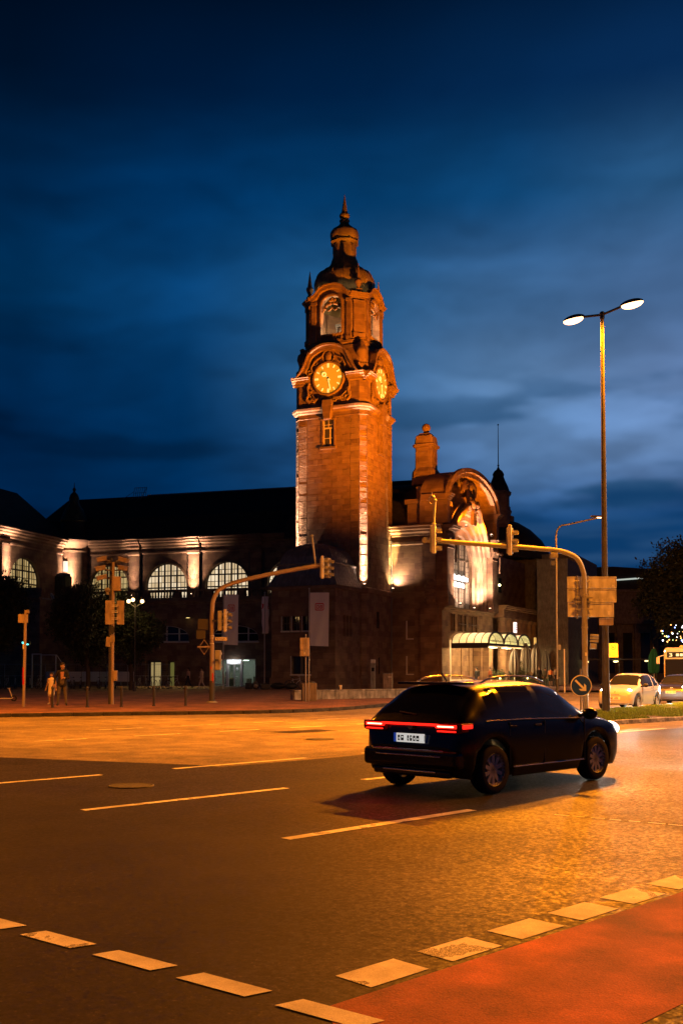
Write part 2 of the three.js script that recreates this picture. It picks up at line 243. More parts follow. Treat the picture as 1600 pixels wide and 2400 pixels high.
// lamps: a spot just in front of a glowing face
function spot(parent, from, to, col, I, deg, pen = 1, size = 4) {
  const l = new THREE.SpotLight(new THREE.Color().setRGB(...col), I, 0, R(deg), pen, 2); l.position.copy(from); l.target.position.copy(to); l.castShadow = true; l.shadow.radius = size; l.name = 'lamp_light'; parent.add(l); parent.add(l.target); l.target.name = 'lamp_target'; return l;
}
function point(parent, at, col, I, size = 5) { const l = new THREE.PointLight(new THREE.Color().setRGB(...col), I, 0, 2); l.position.copy(at); l.castShadow = true; l.shadow.radius = size; l.name = 'lamp_light'; parent.add(l); return l; }
ME('sodiumGlow', [0.8, 0.7, 0.6], [7, 3.4, 1.5]); ME('warmGlow', [0.8, 0.7, 0.6], [14, 9, 6]); ME('whiteGlow', [0.8, 0.8, 0.8], [6, 6, 5.6]);
// winding polyline helper: flat polygon sheet at height y
function sheet(pts, y, holes = []) { const s = shapeOf(pts.map(p => [p[0], -p[1]])); holes.forEach(h => s.holes.push(shapeOf(h.map(p => [p[0], -p[1]])))); const g = new THREE.ShapeGeometry(s); g.rotateX(-PI / 2); g.translate(0, y, 0); return uvm(g); }

// ---------------------------------------------------------------- ground, road, markings
structure('ground', sheet([[-400, 60], [400, 60], [400, -600], [-400, -600]], -0.03), 'asphOld');
// road coordinates: q along the traffic direction, s across it toward the camera
const RD = (q, s) => [(q + s) * 0.70711, (s - q) * 0.70711];
const road = structure('road', sheet([[-60, 20], [60, 20], [60, -75], [3.6, -75], [3.5, -54], [2.6, -48], [1.2, -43.6], [-0.6, -40.2], [-2.54, -38.25], [-4.67, -37.4], [-11.67, -35], [-60, -18.6]], 0), 'asphOld');
const fresh = [[-30, 15], [-30, -27.6], [-6.28, -18.91], [-2.46, -17.4]];
for (let k = 0; k <= 26; k++) { const q = 10.6 + k * 1.4; fresh.push(RD(q, -13.45 + (k > 1 ? rr(-0.16, 0.22) : 0))); }
fresh.push([38, 15]);
mesh('resurfaced_asphalt', sheet(fresh, 0.003), 'asphNew', road);
// sealed cracks and a worn seam: real thin strips of bitumen, a little proud
function crack(pts, w, name = 'tar_seam') {
  const L = [], Rr = [], P = []; const sub = []; for (let i = 0; i < pts.length - 1; i++) for (let k = 0; k < 8; k++) { const t = k / 8; sub.push([lerp(pts[i][0], pts[i + 1][0], t) + rr(-0.02, 0.02), lerp(pts[i][1], pts[i + 1][1], t) + rr(-0.02, 0.02)]); }
  sub.forEach((p, i) => { const n = sub[Math.min(i + 1, sub.length - 1)], m = sub[Math.max(0, i - 1)], dx = n[0] - m[0], dz = n[1] - m[1], l = Math.hypot(dx, dz) || 1, ww = w * rr(0.45, 1.2); L.push([p[0] - dz / l * ww, p[1] + dx / l * ww]); Rr.push([p[0] + dz / l * ww, p[1] - dx / l * ww]); });
  for (let i = 0; i < sub.length - 1; i++) { const a = L[i], b = L[i + 1], c = Rr[i + 1], d = Rr[i]; for (const t of [[a, c, b], [a, d, c]]) for (const q of t) P.push(q[0], 0.0058, q[1]); }
  const g = new THREE.BufferGeometry(); g.setAttribute('position', new THREE.Float32BufferAttribute(P, 3)); g.computeVertexNormals(); mesh(name, uvm(g), 'rubber', road);
}
crack([RD(5.6, -9.2), RD(8.2, -8.3), RD(10.4, -7.9)], 0.006);
crack([RD(10.2, -13.9), RD(12.2, -13.6), RD(13.6, -13.75), RD(15.6, -13.3)], 0.016);
crack([RD(13.2, -14.3), RD(14.7, -14.2), RD(16.4, -14.6)], 0.012);
crack([RD(15.6, -9.6), RD(16.4, -8.6), RD(17.4, -8.1)], 0.014);
crack([RD(7.2, -6.0), RD(9.6, -6.05), RD(12.2, -5.95), RD(16, -6.1)], 0.005);
crack([RD(11.5, -15.6), RD(14.2, -15.9), RD(17.2, -15.5), RD(21, -15.8)], 0.012);
crack([RD(16.8, -12.6), RD(17.6, -11.6), RD(18.8, -11.2), RD(19.4, -10)], 0.014);
crack([RD(9.4, -24.4), RD(14, -23.6), RD(20, -23.9)], 0.014);
crack([[-16, -31.4], [-7, -34.1], [-1, -36.1]], 0.06);
const mk = (pts, y = 0.0068) => mesh('lane_marking', sheet(pts, y), 'paint', road);
const dash = (q0, q1, s, w = 0.13) => mk([RD(q0, s - w / 2), RD(q1, s - w / 2), RD(q1, s + w / 2), RD(q0, s + w / 2)]);
for (const [a, b] of [[5.4, 8.53], [9.88, 12.8], [14.3, 17.3], [23.3, 26.3]]) dash(a, b, -13.72);
for (const [a, b] of [[1.7, 4.7], [6.23, 9.35], [10.85, 13.85]]) dash(a, b, -10.4);
for (const [a, b] of [[6.53, 9.39]]) dash(a, b, -7.28, 0.14);
for (const q of [11.45, 14.1, 16.7, 19.2, 21.85, 24.5, 27.1]) dash(q, q + 1.35, -21.2, 0.12);
for (const q of [14.9, 17.6, 20.3, 23, 25.7]) dash(q, q + 1.4, -24.1, 0.1);
{ const a = [2.35, -11.4], b = [3.55, -10.55]; for (let k = 0; k < 7; k++) { const t0 = k / 7, t1 = t0 + rr(0.08, 0.13), x0 = lerp(a[0], b[0], t0), z0 = lerp(a[1], b[1], t0), x1 = lerp(a[0], b[0], t1), z1 = lerp(a[1], b[1], t1), w = rr(0.012, 0.028); mk([[x0, z0], [x1, z1], [x1 + 0.01, z1 - w], [x0 + 0.01, z0 - w]]); } }
// ironwork and repairs in the carriageway
for (const [q, s2, r] of [[16.5, -17.2, 0.33], [9.2, -19.2, 0.33], [8.0, -12.1, 0.31]]) { const [mx, mz] = RD(q, s2), m = mesh('manhole_cover', lathe([[0, 0.012], [r * 0.86, 0.012], [r * 0.88, 0.006], [r * 0.92, 0.006], [r * 0.94, 0.014], [r, 0.014], [r, 0.002]], 28), 'basalt', road); m.position.set(mx, 0.002, mz); }
for (const [q0, q1, s0, s1] of [[17.5, 19.2, -20.2, -19.3], [17.0, 20.2, -7.2, -6.1]]) mesh('asphalt_patch', sheet([RD(q0, s0), RD(q1, s0 + 0.06), RD(q1 - 0.05, s1), RD(q0 + 0.07, s1 - 0.04)], 0.0046), s0 < -13 ? 'asphNew' : 'asphOld2', road);
for (let k = -1; k < 9; k++) { const q = 4.03 + k * 0.652; if (k >= 0) mk([RD(q - 0.225, -3.85), RD(q + 0.225, -3.85), RD(q + 0.215, -3.585), RD(q - 0.235, -3.585)]); }
// red cycle lane with its far row of blocks
const laneEnd = -0.2;
mesh('cycle_lane', sheet([RD(3.42, -3.53), RD(16, -3.53), RD(16, -2.36), RD(2.6, -2.36)], 0.0055), 'red', road);
for (let k = 0; k < 8; k++) { const q = 5.0 + k * 0.652; mk([RD(q - 0.225, -2.26), RD(q + 0.225, -2.26), RD(q + 0.225, -2.01), RD(q - 0.225, -2.01)]); }
// crossing edge: short dashes running down to the right
{ const dx = 0.782, dz = 0.623; for (let k = -4; k < 6; k++) { const cx = -1.68 + k * 0.54, cz = -6.135 + k * 0.435, e = 0.245, w = 0.058; mk([[cx - dx * e - dz * w - 0.03, cz - dz * e + dx * w], [cx + dx * e - dz * w - 0.03, cz + dz * e + dx * w], [cx + dx * e + dz * w + 0.03, cz + dz * e - dx * w], [cx - dx * e + dz * w + 0.03, cz - dz * e - dx * w]], 0.0088); } }

// station forecourt, raised by a kerb of single stones
const kerbLine = [[-40, -25.3], [-25, -30.4], [-11.67, -35.05], [-4.67, -37.45], [-2.54, -38.3], [-0.6, -40.25], [1.2, -43.7], [2.6, -48.1], [3.5, -54.1], [3.8, -62], [3.9, -75]];
structure('forecourt_pavement', sheet([...kerbLine.map(p => [p[0], p[1] - 0.1]), [4, -76], [44, -76], [60, -160], [-80, -160], [-80, -25]], 0.12), 'pave');
{
  const kerb = new THREE.Group(); kerb.name = 'kerb'; kerb.userData.kind = 'structure'; scene.add(kerb);
  const g = [0, 1, 2].map(i => rbox(0.985, 0.16, 0.2, 0.018)), cv = new THREE.CatmullRomCurve3(kerbLine.map(p => V(p[0], 0.05, p[1])), false, 'centripetal'), n = Math.floor(cv.getLength());
  for (let i = 0; i < n; i++) { const p = cv.getPointAt((i + 0.5) / n), t = cv.getTangentAt((i + 0.5) / n), m = mesh('kerb_stone', g[i % 3], 'basalt', kerb); m.position.set(p.x, p.y + rr(-0.004, 0.004), p.z); m.rotation.y = Math.atan2(-t.z, t.x); }
}
// grass island between the carriageways
const islandPts = [[6.75, -31.0], [6.85, -30.3], [7.4, -29.8], [8.83, -31.05], [10.95, -32.94], [14, -35.7], [20, -41.2], [26, -46.8], [24, -56], [18.5, -50.9], [15.57, -47.0], [12.0, -41.6], [9.0, -37.3], [7.4, -34.2]];
{
  const isl = structure('traffic_island', sheet(islandPts, 0.115), 'soil');
  const g = [rbox(0.985, 0.17, 0.15, 0.02), rbox(0.985, 0.165, 0.15, 0.02)], cv = new THREE.CatmullRomCurve3(islandPts.map(p => V(p[0], 0.045, p[1])), true, 'centripetal', 0.3), n = Math.floor(cv.getLength());
  for (let i = 0; i < n; i++) { const p = cv.getPointAt((i + 0.5) / n), t = cv.getTangentAt((i + 0.5) / n), m = mesh('kerb_stone', g[i % 2], 'granite', isl); m.position.set(p.x, p.y + rr(-0.005, 0.005), p.z); m.rotation.y = Math.atan2(-t.z, t.x); }
  // grass blades, uncountable
  const blade = new THREE.BufferGeometry(); blade.setAttribute('position', new THREE.Float32BufferAttribute([-0.012, 0, 0, 0.012, 0, 0, 0.006, 0.09, 0.03, -0.012, 0, 0, 0.006, 0.09, 0.03, -0.004, 0.09, 0.03, 0, 0, -0.012, 0, 0, 0.012, 0.05, 0.12, 0.01], 3)); blade.computeVertexNormals();
  const poly = islandPts, inside = (x, z) => { let c = false; for (let i = 0, j = poly.length - 1; i < poly.length; j = i++) { const a = poly[i], b = poly[j]; if ((a[1] > z) !== (b[1] > z) && x < (b[0] - a[0]) * (z - a[1]) / (b[1] - a[1]) + a[0]) c = !c; } return c; };
  const pts = []; while (pts.length < 42000) { const x = rr(6.8, 22), z = rr(-50, -29.9); if (inside(x, z) && inside(x - 0.12, z - 0.1) && inside(x + 0.05, z + 0.15) && fbm(x * 0.6, z * 0.6, 4096, 3, 7) > 0.32) pts.push([x, z]); }
  const im = new THREE.InstancedMesh(blade, mats.leafLight, pts.length), m4 = new THREE.Matrix4(), q = new THREE.Quaternion(), c = new THREE.Color();
  pts.forEach((p, i) => { const s = rr(0.35, 0.8) * (0.55 + fbm(p[0], p[1], 4096, 2, 17)); q.setFromEuler(new THREE.Euler(rr(-0.4, 0.4), rr(0, 6.28), rr(-0.4, 0.4))); m4.compose(V(p[0], 0.113, p[1]), q, V(s, s, s)); im.setMatrixAt(i, m4); const k = rr(0.6, 1.3); im.setColorAt(i, c.setRGB(k * rr(0.9, 1.3), k, k)); });
  im.name = 'grass'; im.userData = { kind: 'stuff', label: 'rough dry grass growing on the traffic island', category: 'grass' }; im.castShadow = im.receiveShadow = true; scene.add(im);
}
// low granite wall on the forecourt
{
  const w = thing('low_wall', 'low weathered granite wall along the forecourt behind the litter bin', 'wall', -2.46, 0.12, -51.47, 36.2);
  const n = 9, L = 7.6 / n; for (let i = 0; i < n; i++) { mesh('wall_stone', rbox(L - 0.012, 0.42, 0.4, 0.015, L * (i + 0.5), 0.21, 0), 'granite', w); mesh('cap_stone', rbox(L - 0.008, 0.07, 0.46, 0.015, L * (i + 0.5), 0.452, 0), 'granite', w); }
}

// ---------------------------------------------------------------- clock tower
{
  const tw = thing('clock_tower', 'floodlit sandstone clock tower with gabled clock faces and a copper onion dome', 'tower', 1.952 - 3.315 * 0.9135 - 0.0, 0, -85, -24);
  // centre of the tower from its near corner
  { const a = R(-24), X = V(Math.cos(a), 0, -Math.sin(a)), Z = V(Math.sin(a), 0, Math.cos(a)); tw.position.set(1.952, 0, -85).addScaledVector(X, -3.315).addScaledVector(Z, -3.315); }
  const H = 3.315, CH = 0.5;
  const base = mesh('tower_base', chamferSkin([[0.1, 0], [0.1, 1.1], [0.02, 1.2], [0.02, 8.0], [0.16, 8.1], [0.16, 8.45], [0.0, 8.6]], H, 0.3), 'stone', tw);
  mesh('slit_window', boxB(H - 0.05, H + 0.06, 5.2, 6.6, 0.3, 0.8), 'glassDark', base); mesh('slit_window', boxB(H - 0.05, H + 0.06, 1.3, 2.7, 0.2, 0.4), 'glassDark', base);
  const shaft = mesh('shaft_core', chamferSkin([[-0.03, 8.4], [-0.03, 23.7]], H, CH), 'dark', tw);
  // dressed stones of the two visible faces, laid in courses
  const y0 = 8.6, y1 = 23.55, nC = 30, ch = (y1 - y0) / nC, edge = H - CH;
  const geoCache = {};
  const block = (w, h, d) => { const v = Math.floor(rand() * 6), key = [w.toFixed(2), h.toFixed(2), d, v].join(); if (!geoCache[key]) { const g = rbox(w, h, d, Math.min(0.014, d / 3)), uv = g.attributes.uv; for (let i = 0; i < uv.count; i++) uv.setXY(i, uv.getX(i) + v * 0.73 + w, uv.getY(i) + v * 1.31); geoCache[key] = g; } return geoCache[key]; };
  for (let f = 0; f < 2; f++) {
    const face = new THREE.Group(); face.name = 'shaft_face'; face.rotation.y = f * PI / 2; tw.add(face);
    for (let r = 0; r < nC; r++) {
      const cuts = [-edge, -2.0, ...(r % 2 ? [-1.0, 0.3, 1.25] : [-0.62, 0.75]), 2.0, edge], y = y0 + (r + 0.5) * ch;
      for (let c = 0; c < cuts.length - 1; c++) {
        const q = c === 0 || c === cuts.length - 2, x0 = cuts[c], x1 = cuts[c + 1], w = x1 - x0 - (c === cuts.length - 3 || c === 0 ? 0.05 : 0.012), x = x0 + w / 2 + 0.006;
        if (f === 0 && y > 20.5 && y < 23.1 && x0 < 0.55 && x1 > -0.55 && !q) {   // leave the window opening clear
          if (x0 < -0.55) { const m = mesh('stone_block', block(-0.55 - x0 - 0.012, ch - 0.012, 0.09), blockMats[(r * 3 + c) % 4], face); m.position.set((x0 - 0.55) / 2, y, H - 0.035); }
          if (x1 > 0.55) { const m = mesh('stone_block', block(x1 - 0.55 - 0.012, ch - 0.012, 0.09), blockMats[(r + c) % 4], face); m.position.set((x1 + 0.55) / 2, y, H - 0.035); }
          continue;
        }
        const m = mesh('stone_block', block(w, ch - 0.012, 0.09), q ? quoinMats[Math.floor(rand() * 3)] : blockMats[Math.floor(rand() * 4)], face);
        m.position.set(x, y, H - 0.04 + (q ? rr(0, 0.018) : rr(0, 0.006)));
      }
    }
  }
  // chamfered corners: rock-faced stones between two slim edge ribs
  for (const [cx, cz, a] of [[1, 1, 45], [-1, 1, -45], [1, -1, 135]]) {
    const corner = new THREE.Group(); corner.name = 'corner_strip'; corner.position.set(cx * (H - CH / 2), 0, cz * (H - CH / 2)); corner.rotation.y = R(a); tw.add(corner);
    const w = CH * 1.414, n = 34, h = (y1 - y0) / n, g = [0, 1, 2, 3, 4].map(k => { const q = rbox(w - 0.1, h - 0.014, 0.11, 0.03), uv = q.attributes.uv; for (let i = 0; i < uv.count; i++) uv.setXY(i, uv.getX(i) + k * 0.57, uv.getY(i) + k * 1.13); return q; });
    for (let r = 0; r < n; r++) { const m = mesh('corner_stone', g[r % 5], quoinMats[Math.floor(rand() * 3)], corner); m.position.set(0, y0 + (r + 0.5) * h, -0.055 + rr(0, 0.022)); m.rotation.set(rr(-0.025, 0.025), rr(-0.02, 0.02), 0); }
    for (const s of [-1, 1]) mesh('edge_rib', boxB(s * (w / 2 + 0.01), s * (w / 2 - 0.04), y0, y1, -0.08, 0.035), 'stonePlain', corner);
  }
  // lower cornice, clock stage, upper cornice
  mesh('lower_cornice', chamferSkin([[0.0, 23.1], [0.05, 23.12], [0.05, 23.22], [0.02, 23.26], [0.02, 23.5], [0.12, 23.55], [0.2, 23.62], [0.2, 23.7], [0.34, 23.8], [0.36, 23.98], [0.1, 24.05], [0.02, 24.15]], H, CH), 'stonePlain', tw);
  mesh('clock_stage', chamferSkin([[0.0, 24.05], [0.0, 26.2], [-0.2, 28.0], [-0.45, 29.3]], H, CH), 'stone', tw);
  for (let k = 0; k < 4; k++) {
    const side = new THREE.Group(); side.name = 'clock_side'; side.rotation.y = k * PI / 2; tw.add(side);
    if (k > 1) { mesh('gable', extrude([[-2.9, 26.2], [2.9, 26.2], ...arcPts(0, 26.6, 2.2, 0, 180, 16, 2.7)], 0.9, H - 0.75), 'stonePlain', side); continue; }
    // entablature pieces left and right of the clock
    for (const s of [-1, 1]) mesh('cornice', moulding(CORNICE(26.02, 26.72, 0.55), s < 0 ? -H - 0.05 : 1.72, s < 0 ? -1.72 : H + 0.05, H), 'stonePlain', side);
    // bell-shaped gable: curved sides sweeping up to a round head
    const curve = []; for (let i = 0; i <= 40; i++) { const t = i / 40 * 2 - 1, a = Math.abs(t), x = t * 2.95; let y; if (a < 0.62) y = 27.45 + 1.85 * Math.sqrt(1 - Math.pow(a / 0.74, 2)); else { const u = (a - 0.62) / 0.38; y = lerp(28.46, 26.62, Math.pow(u, 0.8) * (1.0) ) - 0.12 * Math.sin(u * PI); } curve.push([x, y]); }
    const inner = curve.map(([x, y]) => [x * 0.86, 26.1 + (y - 26.1) * 0.865]);
    mesh('gable', extrude([[-2.95, 26.1], [2.95, 26.1], ...curve.slice().reverse()], 0.75, H - 0.7), 'stonePlain', side);
    const bandO = [...curve, ...inner.slice().reverse()];
    mesh('gable_moulding', merge([extrude(bandO, 0.42, H - 0.05, [], 0.03), extrude([...curve.map(([x, y]) => [x * 1.03, 26.1 + (y - 26.1) * 1.035]), ...curve.slice().reverse().map(([x, y]) => [x * 0.965, 26.1 + (y - 26.1) * 0.965])], 0.62, H - 0.05, [], 0.03)]), 'stonePlain', side);
    // clock
    const ck = new THREE.Group(); ck.name = 'clock'; ck.position.set(0, 26.45, H + 0.1); side.add(ck);
    const ring = new THREE.TorusGeometry(1.4, 0.13, 10, 48); mesh('bezel', ring.toNonIndexed(), 'stonePlain', ck);
    { const g = new THREE.CylinderGeometry(1.33, 1.33, 0.1, 48); g.rotateX(PI / 2); mesh('dial', g.toNonIndexed(), ME('dial', [0.4, 0.28, 0.05], [0.42, 0.185, 0.006]), ck); }
    const white = ME('clockMark', [0.8, 0.75, 0.6], [0.95, 0.62, 0.2]);
    for (let m = 0; m < 12; m++) { const g = rbox(m % 3 ? 0.11 : 0.17, m % 3 ? 0.27 : 0.34, 0.03, 0.012, 0, 1.08, 0.065); g.rotateZ(-m * PI / 6); mesh('hour_mark', g, white, ck); }
    const hand = (len, w, ang, ringed, name) => { const parts = [rbox(w, len, 0.03, 0.01, 0, len / 2 - 0.02, 0.1)]; if (ringed) { parts[0] = rbox(w, 0.34, 0.03, 0.01, 0, 0.17, 0.1); const t = new THREE.TorusGeometry(0.16, 0.05, 8, 24); t.translate(0, 0.5, 0.1); parts.push(t.toNonIndexed()); parts.push(rbox(w * 0.7, 0.3, 0.03, 0.01, 0, -0.15, 0.1)); } const g = merge(parts); g.rotateZ(-R(ang)); mesh(name, g, white, ck); };
    hand(0.6, 0.08, 314, true, 'hour_hand'); hand(1.1, 0.075, 168, false, 'minute_hand');
    mesh('hub', sphere(0.09, 0, 0, 0.1), 'dark', ck);
    // carved relief: scrolls, cartouche and swags around the dial
    const rel = [];
    const scroll = (cx, cy, r, dir, w = 0.09) => { const pts = []; for (let i = 0; i <= 26; i++) { const a = i / 26 * 4.6 * PI / 2 * dir, rad = r * (1 - i / 32); pts.push(V(cx + rad * Math.cos(a), cy + rad * Math.sin(a), H + 0.1 + 0.05 * Math.sin(i))); } rel.push(tube(pts, w, 40, 6)); };
    for (const s of [-1, 1]) {
      scroll(s * 1.75, 24.95, 0.32, s, 0.09); scroll(s * 1.32, 24.62, 0.24, -s, 0.08); scroll(s * 1.72, 27.1, 0.26, -s, 0.08); scroll(s * 1.25, 27.9, 0.24, s, 0.07); scroll(s * 0.62, 24.55, 0.22, s, 0.07);
      rel.push(tube([V(s * 1.8, 26.2, H + 0.08), V(s * 1.95, 25.7, H + 0.12), V(s * 1.85, 25.2, H + 0.16), V(s * 2.0, 24.75, H + 0.12), V(s * 1.7, 24.4, H + 0.1)], 0.13, 24, 6), tube([V(s * 1.5, 25.1, H + 0.08), V(s * 1.2, 24.75, H + 0.18), V(s * 0.8, 24.75, H + 0.18), V(s * 0.5, 24.9, H + 0.1)], 0.1, 20, 6));
      rel.push(tube([V(s * 1.5, 27.0, H + 0.1), V(s * 1.55, 27.5, H + 0.2), V(s * 1.15, 28.05, H + 0.2), V(s * 0.6, 28.35, H + 0.15)], 0.09, 20, 6));
      for (let i = 0; i < 5; i++) rel.push(sphere(0.11, s * (0.7 + i * 0.22), 24.72 - 0.1 * Math.sin(i * 0.8), H + 0.16, 1, 1.2, 0.8, 8));
      for (let i = 0; i < 4; i++) rel.push(tube([V(s * (1.5 + i * 0.13), 25.5 - i * 0.22, H + 0.1), V(s * (1.75 + i * 0.1), 25.35 - i * 0.22, H + 0.2), V(s * (2.0 + i * 0.02), 25.45 - i * 0.22, H + 0.08)], 0.05, 10, 5));
    }
    rel.push(sphere(0.36, 0, 28.35, H + 0.1, 0.9, 1.15, 0.5, 14), tube(arcPts(0, 28.3, 0.55, -40, 220, 12).map(p => V(p[0], p[1], H + 0.14)), 0.08, 30, 6), box(1.1, 0.16, 0.3, 0, 28.86, H + 0.16));
    mesh('carved_relief', merge(rel), 'stonePlain', side);
    // keystone over the window, interrupting the lower cornice
    mesh('keystone', extrude([[-0.3, 22.85], [0.3, 22.85], [0.5, 24.2], [0.42, 24.55], [-0.42, 24.55], [-0.5, 24.2]], 0.6, H - 0.12, [], 0.04), 'stonePlain', side);
    if (k === 0) {
      const w = mesh('shaft_window', merge([boxB(-0.62, -0.5, 20.55, 22.95, H - 0.1, H + 0.1), boxB(0.5, 0.62, 20.55, 22.95, H - 0.1, H + 0.1), boxB(-0.7, 0.7, 22.85, 22.99, H - 0.1, H + 0.14)]), 'stonePlain', side);
      mesh('sill', boxB(-0.75, 0.75, 20.38, 20.58, H - 0.1, H + 0.22), 'stonePlain', w);
      mesh('pane', boxB(-0.5, 0.5, 20.58, 22.85, H - 0.09, H - 0.06), 'glassDark', w);
      mesh('frame', merge([boxB(-0.5, -0.4, 20.58, 22.85, H - 0.06, H + 0.0), boxB(0.38, 0.5, 20.58, 22.85, H - 0.06, H + 0.0), boxB(-0.4, 0.38, 22.12, 22.24, H - 0.06, H + 0.01), boxB(0.08, 0.18, 20.58, 22.12, H - 0.06, H + 0.0), boxB(-0.4, 0.38, 22.44, 22.49, H - 0.06, H), boxB(-0.05, 0.0, 22.24, 22.85, H - 0.06, H), boxB(-0.4, 0.38, 21.3, 21.35, H - 0.06, H), boxB(-0.4, 0.38, 20.58, 20.66, H - 0.06, H)]), 'cream', w);
    } else mesh('window_recess', merge([boxB(-0.5, -0.38, 20.3, 22.9, H - 0.06, H + 0.1), boxB(0.38, 0.5, 20.3, 22.9, H - 0.06, H + 0.1), boxB(-0.6, 0.6, 20.2, 20.4, H - 0.06, H + 0.2)]), 'stonePlain', side);
  }
  // urns on the corners of the clock stage
  for (const [cx, cz] of [[1, 1], [-1, 1], [1, -1]]) {
    const u = mesh('corner_urn', merge([box(0.9, 1.0, 0.9, cx * 2.75, 27.0, cz * 2.75, PI / 4), ...[0].map(() => { const g = lathe([[0.0, 27.4], [0.36, 27.5], [0.28, 27.8], [0.5, 28.5], [0.42, 28.9], [0.2, 29.1], [0.26, 29.4], [0, 29.55]], 12); g.translate(cx * 2.75, 0, cz * 2.75); return g; })]), 'stonePlain', tw);
  }
  // belfry
  const B = 2.72, BC = 0.85;
  mesh('belfry_base', chamferSkin([[0.05, 27.5], [0.05, 29.45], [0.15, 29.55], [0.15, 29.75], [0, 29.8]], B, BC), 'stone', tw);
  mesh('belfry_floor', box(4.6, 0.15, 4.6, 0, 30.0, 0), 'stonePlain', tw);
  for (let k = 0; k < 4; k++) {
    const side = new THREE.Group(); side.name = 'belfry_side'; side.rotation.y = k * PI / 2; tw.add(side);
    const hw = B - BC + 0.02, crown = []; for (let i = 0; i <= 30; i++) { const t = i / 30 * 2 - 1, a = Math.abs(t); crown.push([t * hw, a < 0.66 ? 33.62 + 0.95 * Math.sqrt(1 - Math.pow(a / 0.72, 2) * 0.82) : 33.62 + 0.46 * Math.pow(1 - (a - 0.66) / 0.34, 1.6)]); }
    const hole = archPts(0, 0.97, 30.35, 32.95, 0.85, 20);
    mesh('belfry_wall', extrude([[-hw, 29.75], [hw, 29.75], ...crown.slice().reverse()], 0.45, B - 0.42, [hole]), 'stonePlain', side);
    mesh('crown_moulding', merge([extrude([...crown.map(([x, y]) => [x * 1.02, y + 0.1]), ...crown.slice().reverse().map(([x, y]) => [x * 0.96, y - 0.22])], 0.34, B - 0.05, [], 0.02), extrude([...crown.map(([x, y]) => [x * 1.02, y + 0.22]), ...crown.slice().reverse().map(([x, y]) => [x * 0.98, y + 0.08])], 0.5, B - 0.05, [], 0.02)]), 'stonePlain', side);
    const fr = []; for (const o of [0, 0.12]) fr.push(extrude(archBand(0, 1.08 - o, 30.35, 32.95, 0.95 - o, 0.13), 0.08 + o, B + 0.0));
    mesh('window_surround', merge(fr), 'stonePlain', side);
    for (const s of [-1, 1]) { mesh('pilaster', merge([boxB(s * 1.42, s * 1.85, 29.8, 33.1, B, B + 0.16), boxB(s * 1.36, s * 1.9, 33.1, 33.35, B, B + 0.24), boxB(s * 1.38, s * 1.88, 29.8, 30.1, B, B + 0.22)]), 'stonePlain', side); }
    if (k < 2) {
      // carved mask and swags hanging in the arch head
      const o = []; for (const s of [-1, 1]) { for (let i = 0; i < 4; i++) o.push(sphere(0.14, s * (0.2 + i * 0.19), 33.15 - i * i * 0.04, B - 0.1, 1, 1.1, 0.9, 8)); o.push(tube([V(0, 32.8, B - 0.1), V(s * 0.3, 32.55, B - 0.05), V(s * 0.6, 32.75, B - 0.1), V(s * 0.95, 32.45, B - 0.12)], 0.07, 20, 6), sphere(0.17, s * 0.24, 33.42, B - 0.08, 0.8, 1.2, 0.8, 10)); } o.push(sphere(0.2, 0, 33.5, B - 0.08, 1, 1.1, 0.9, 10));
      mesh('arch_carving', merge(o), 'stonePlain', side);
      const bal = mesh('balustrade', merge([boxB(-1.05, 1.05, 30.28, 30.42, B - 0.25, B + 0.28), boxB(-1.05, 1.05, 29.78, 29.88, B - 0.25, B + 0.28)]), 'stonePlain', side);
      const bg = lathe([[0.05, 0], [0.09, 0.08], [0.05, 0.2], [0.04, 0.34], [0.08, 0.4]], 8); for (let i = 0; i < 9; i++) { const m = mesh('baluster', bg, 'stonePlain', bal); m.position.set(-0.92 + i * 0.23, 29.88, B + 0.1); }
    }
  }
  for (const [cx, cz, a] of [[1, 1, 45], [-1, 1, -45], [1, -1, 135], [-1, -1, 225]]) {
    const c = new THREE.Group(); c.name = 'corner_pier'; c.position.set(cx * (B - BC / 2), 0, cz * (B - BC / 2)); c.rotation.y = R(a); tw.add(c);
    mesh('pier', merge([boxB(-0.68, 0.68, 29.75, 33.35, -0.6, 0.06), boxB(-0.5, 0.5, 30.3, 32.9, 0.0, 0.2), boxB(-0.56, 0.56, 32.9, 33.15, 0, 0.27), boxB(-0.56, 0.56, 29.9, 30.3, 0, 0.3)]), 'stonePlain', c);
    mesh('pier_cornice', moulding(CORNICE(33.3, 33.8, 0.42), -0.82, 0.82, 0.05, -0.6), 'stonePlain', c);
    const p = mesh('pinnacle', merge([box(0.5, 0.4, 0.5, 0, 33.98, -0.02), ...[lathe([[0, 34.1], [0.2, 34.15], [0.16, 34.35], [0.34, 34.75], [0.3, 34.95], [0.17, 35.05], [0.2, 35.12], [0.02, 36.4], [0, 36.45]], 8)]]), 'stonePlain', c);
  }
  // dome: copper sheets with standing seams, octagonal
  const prof = [[2.15, 34.3], [2.2, 34.55], [2.42, 34.85], [2.62, 35.25], [2.66, 35.7], [2.55, 36.15], [2.25, 36.55], [1.75, 36.85], [1.4, 37.15], [1.2, 37.5], [1.1, 37.9]];
  const dome = mesh('dome', new THREE.LatheGeometry(prof.map(p => new THREE.Vector2(...p)), 16).toNonIndexed(), 'copper', tw);
  uvm(dome.geometry); 
  for (let i = 0; i < 16; i++) { const a = i / 16 * 2 * PI, pts = prof.map(p => V(p[0] * Math.cos(a) * 1.005, p[1], p[0] * Math.sin(a) * 1.005)); mesh('seam', tube(pts, 0.025, 20, 5), 'copper', dome); }
  mesh('dome_drum', lathe([[2.0, 33.4], [2.0, 34.25], [2.25, 34.3], [2.25, 34.4]], 8), 'copper', tw);
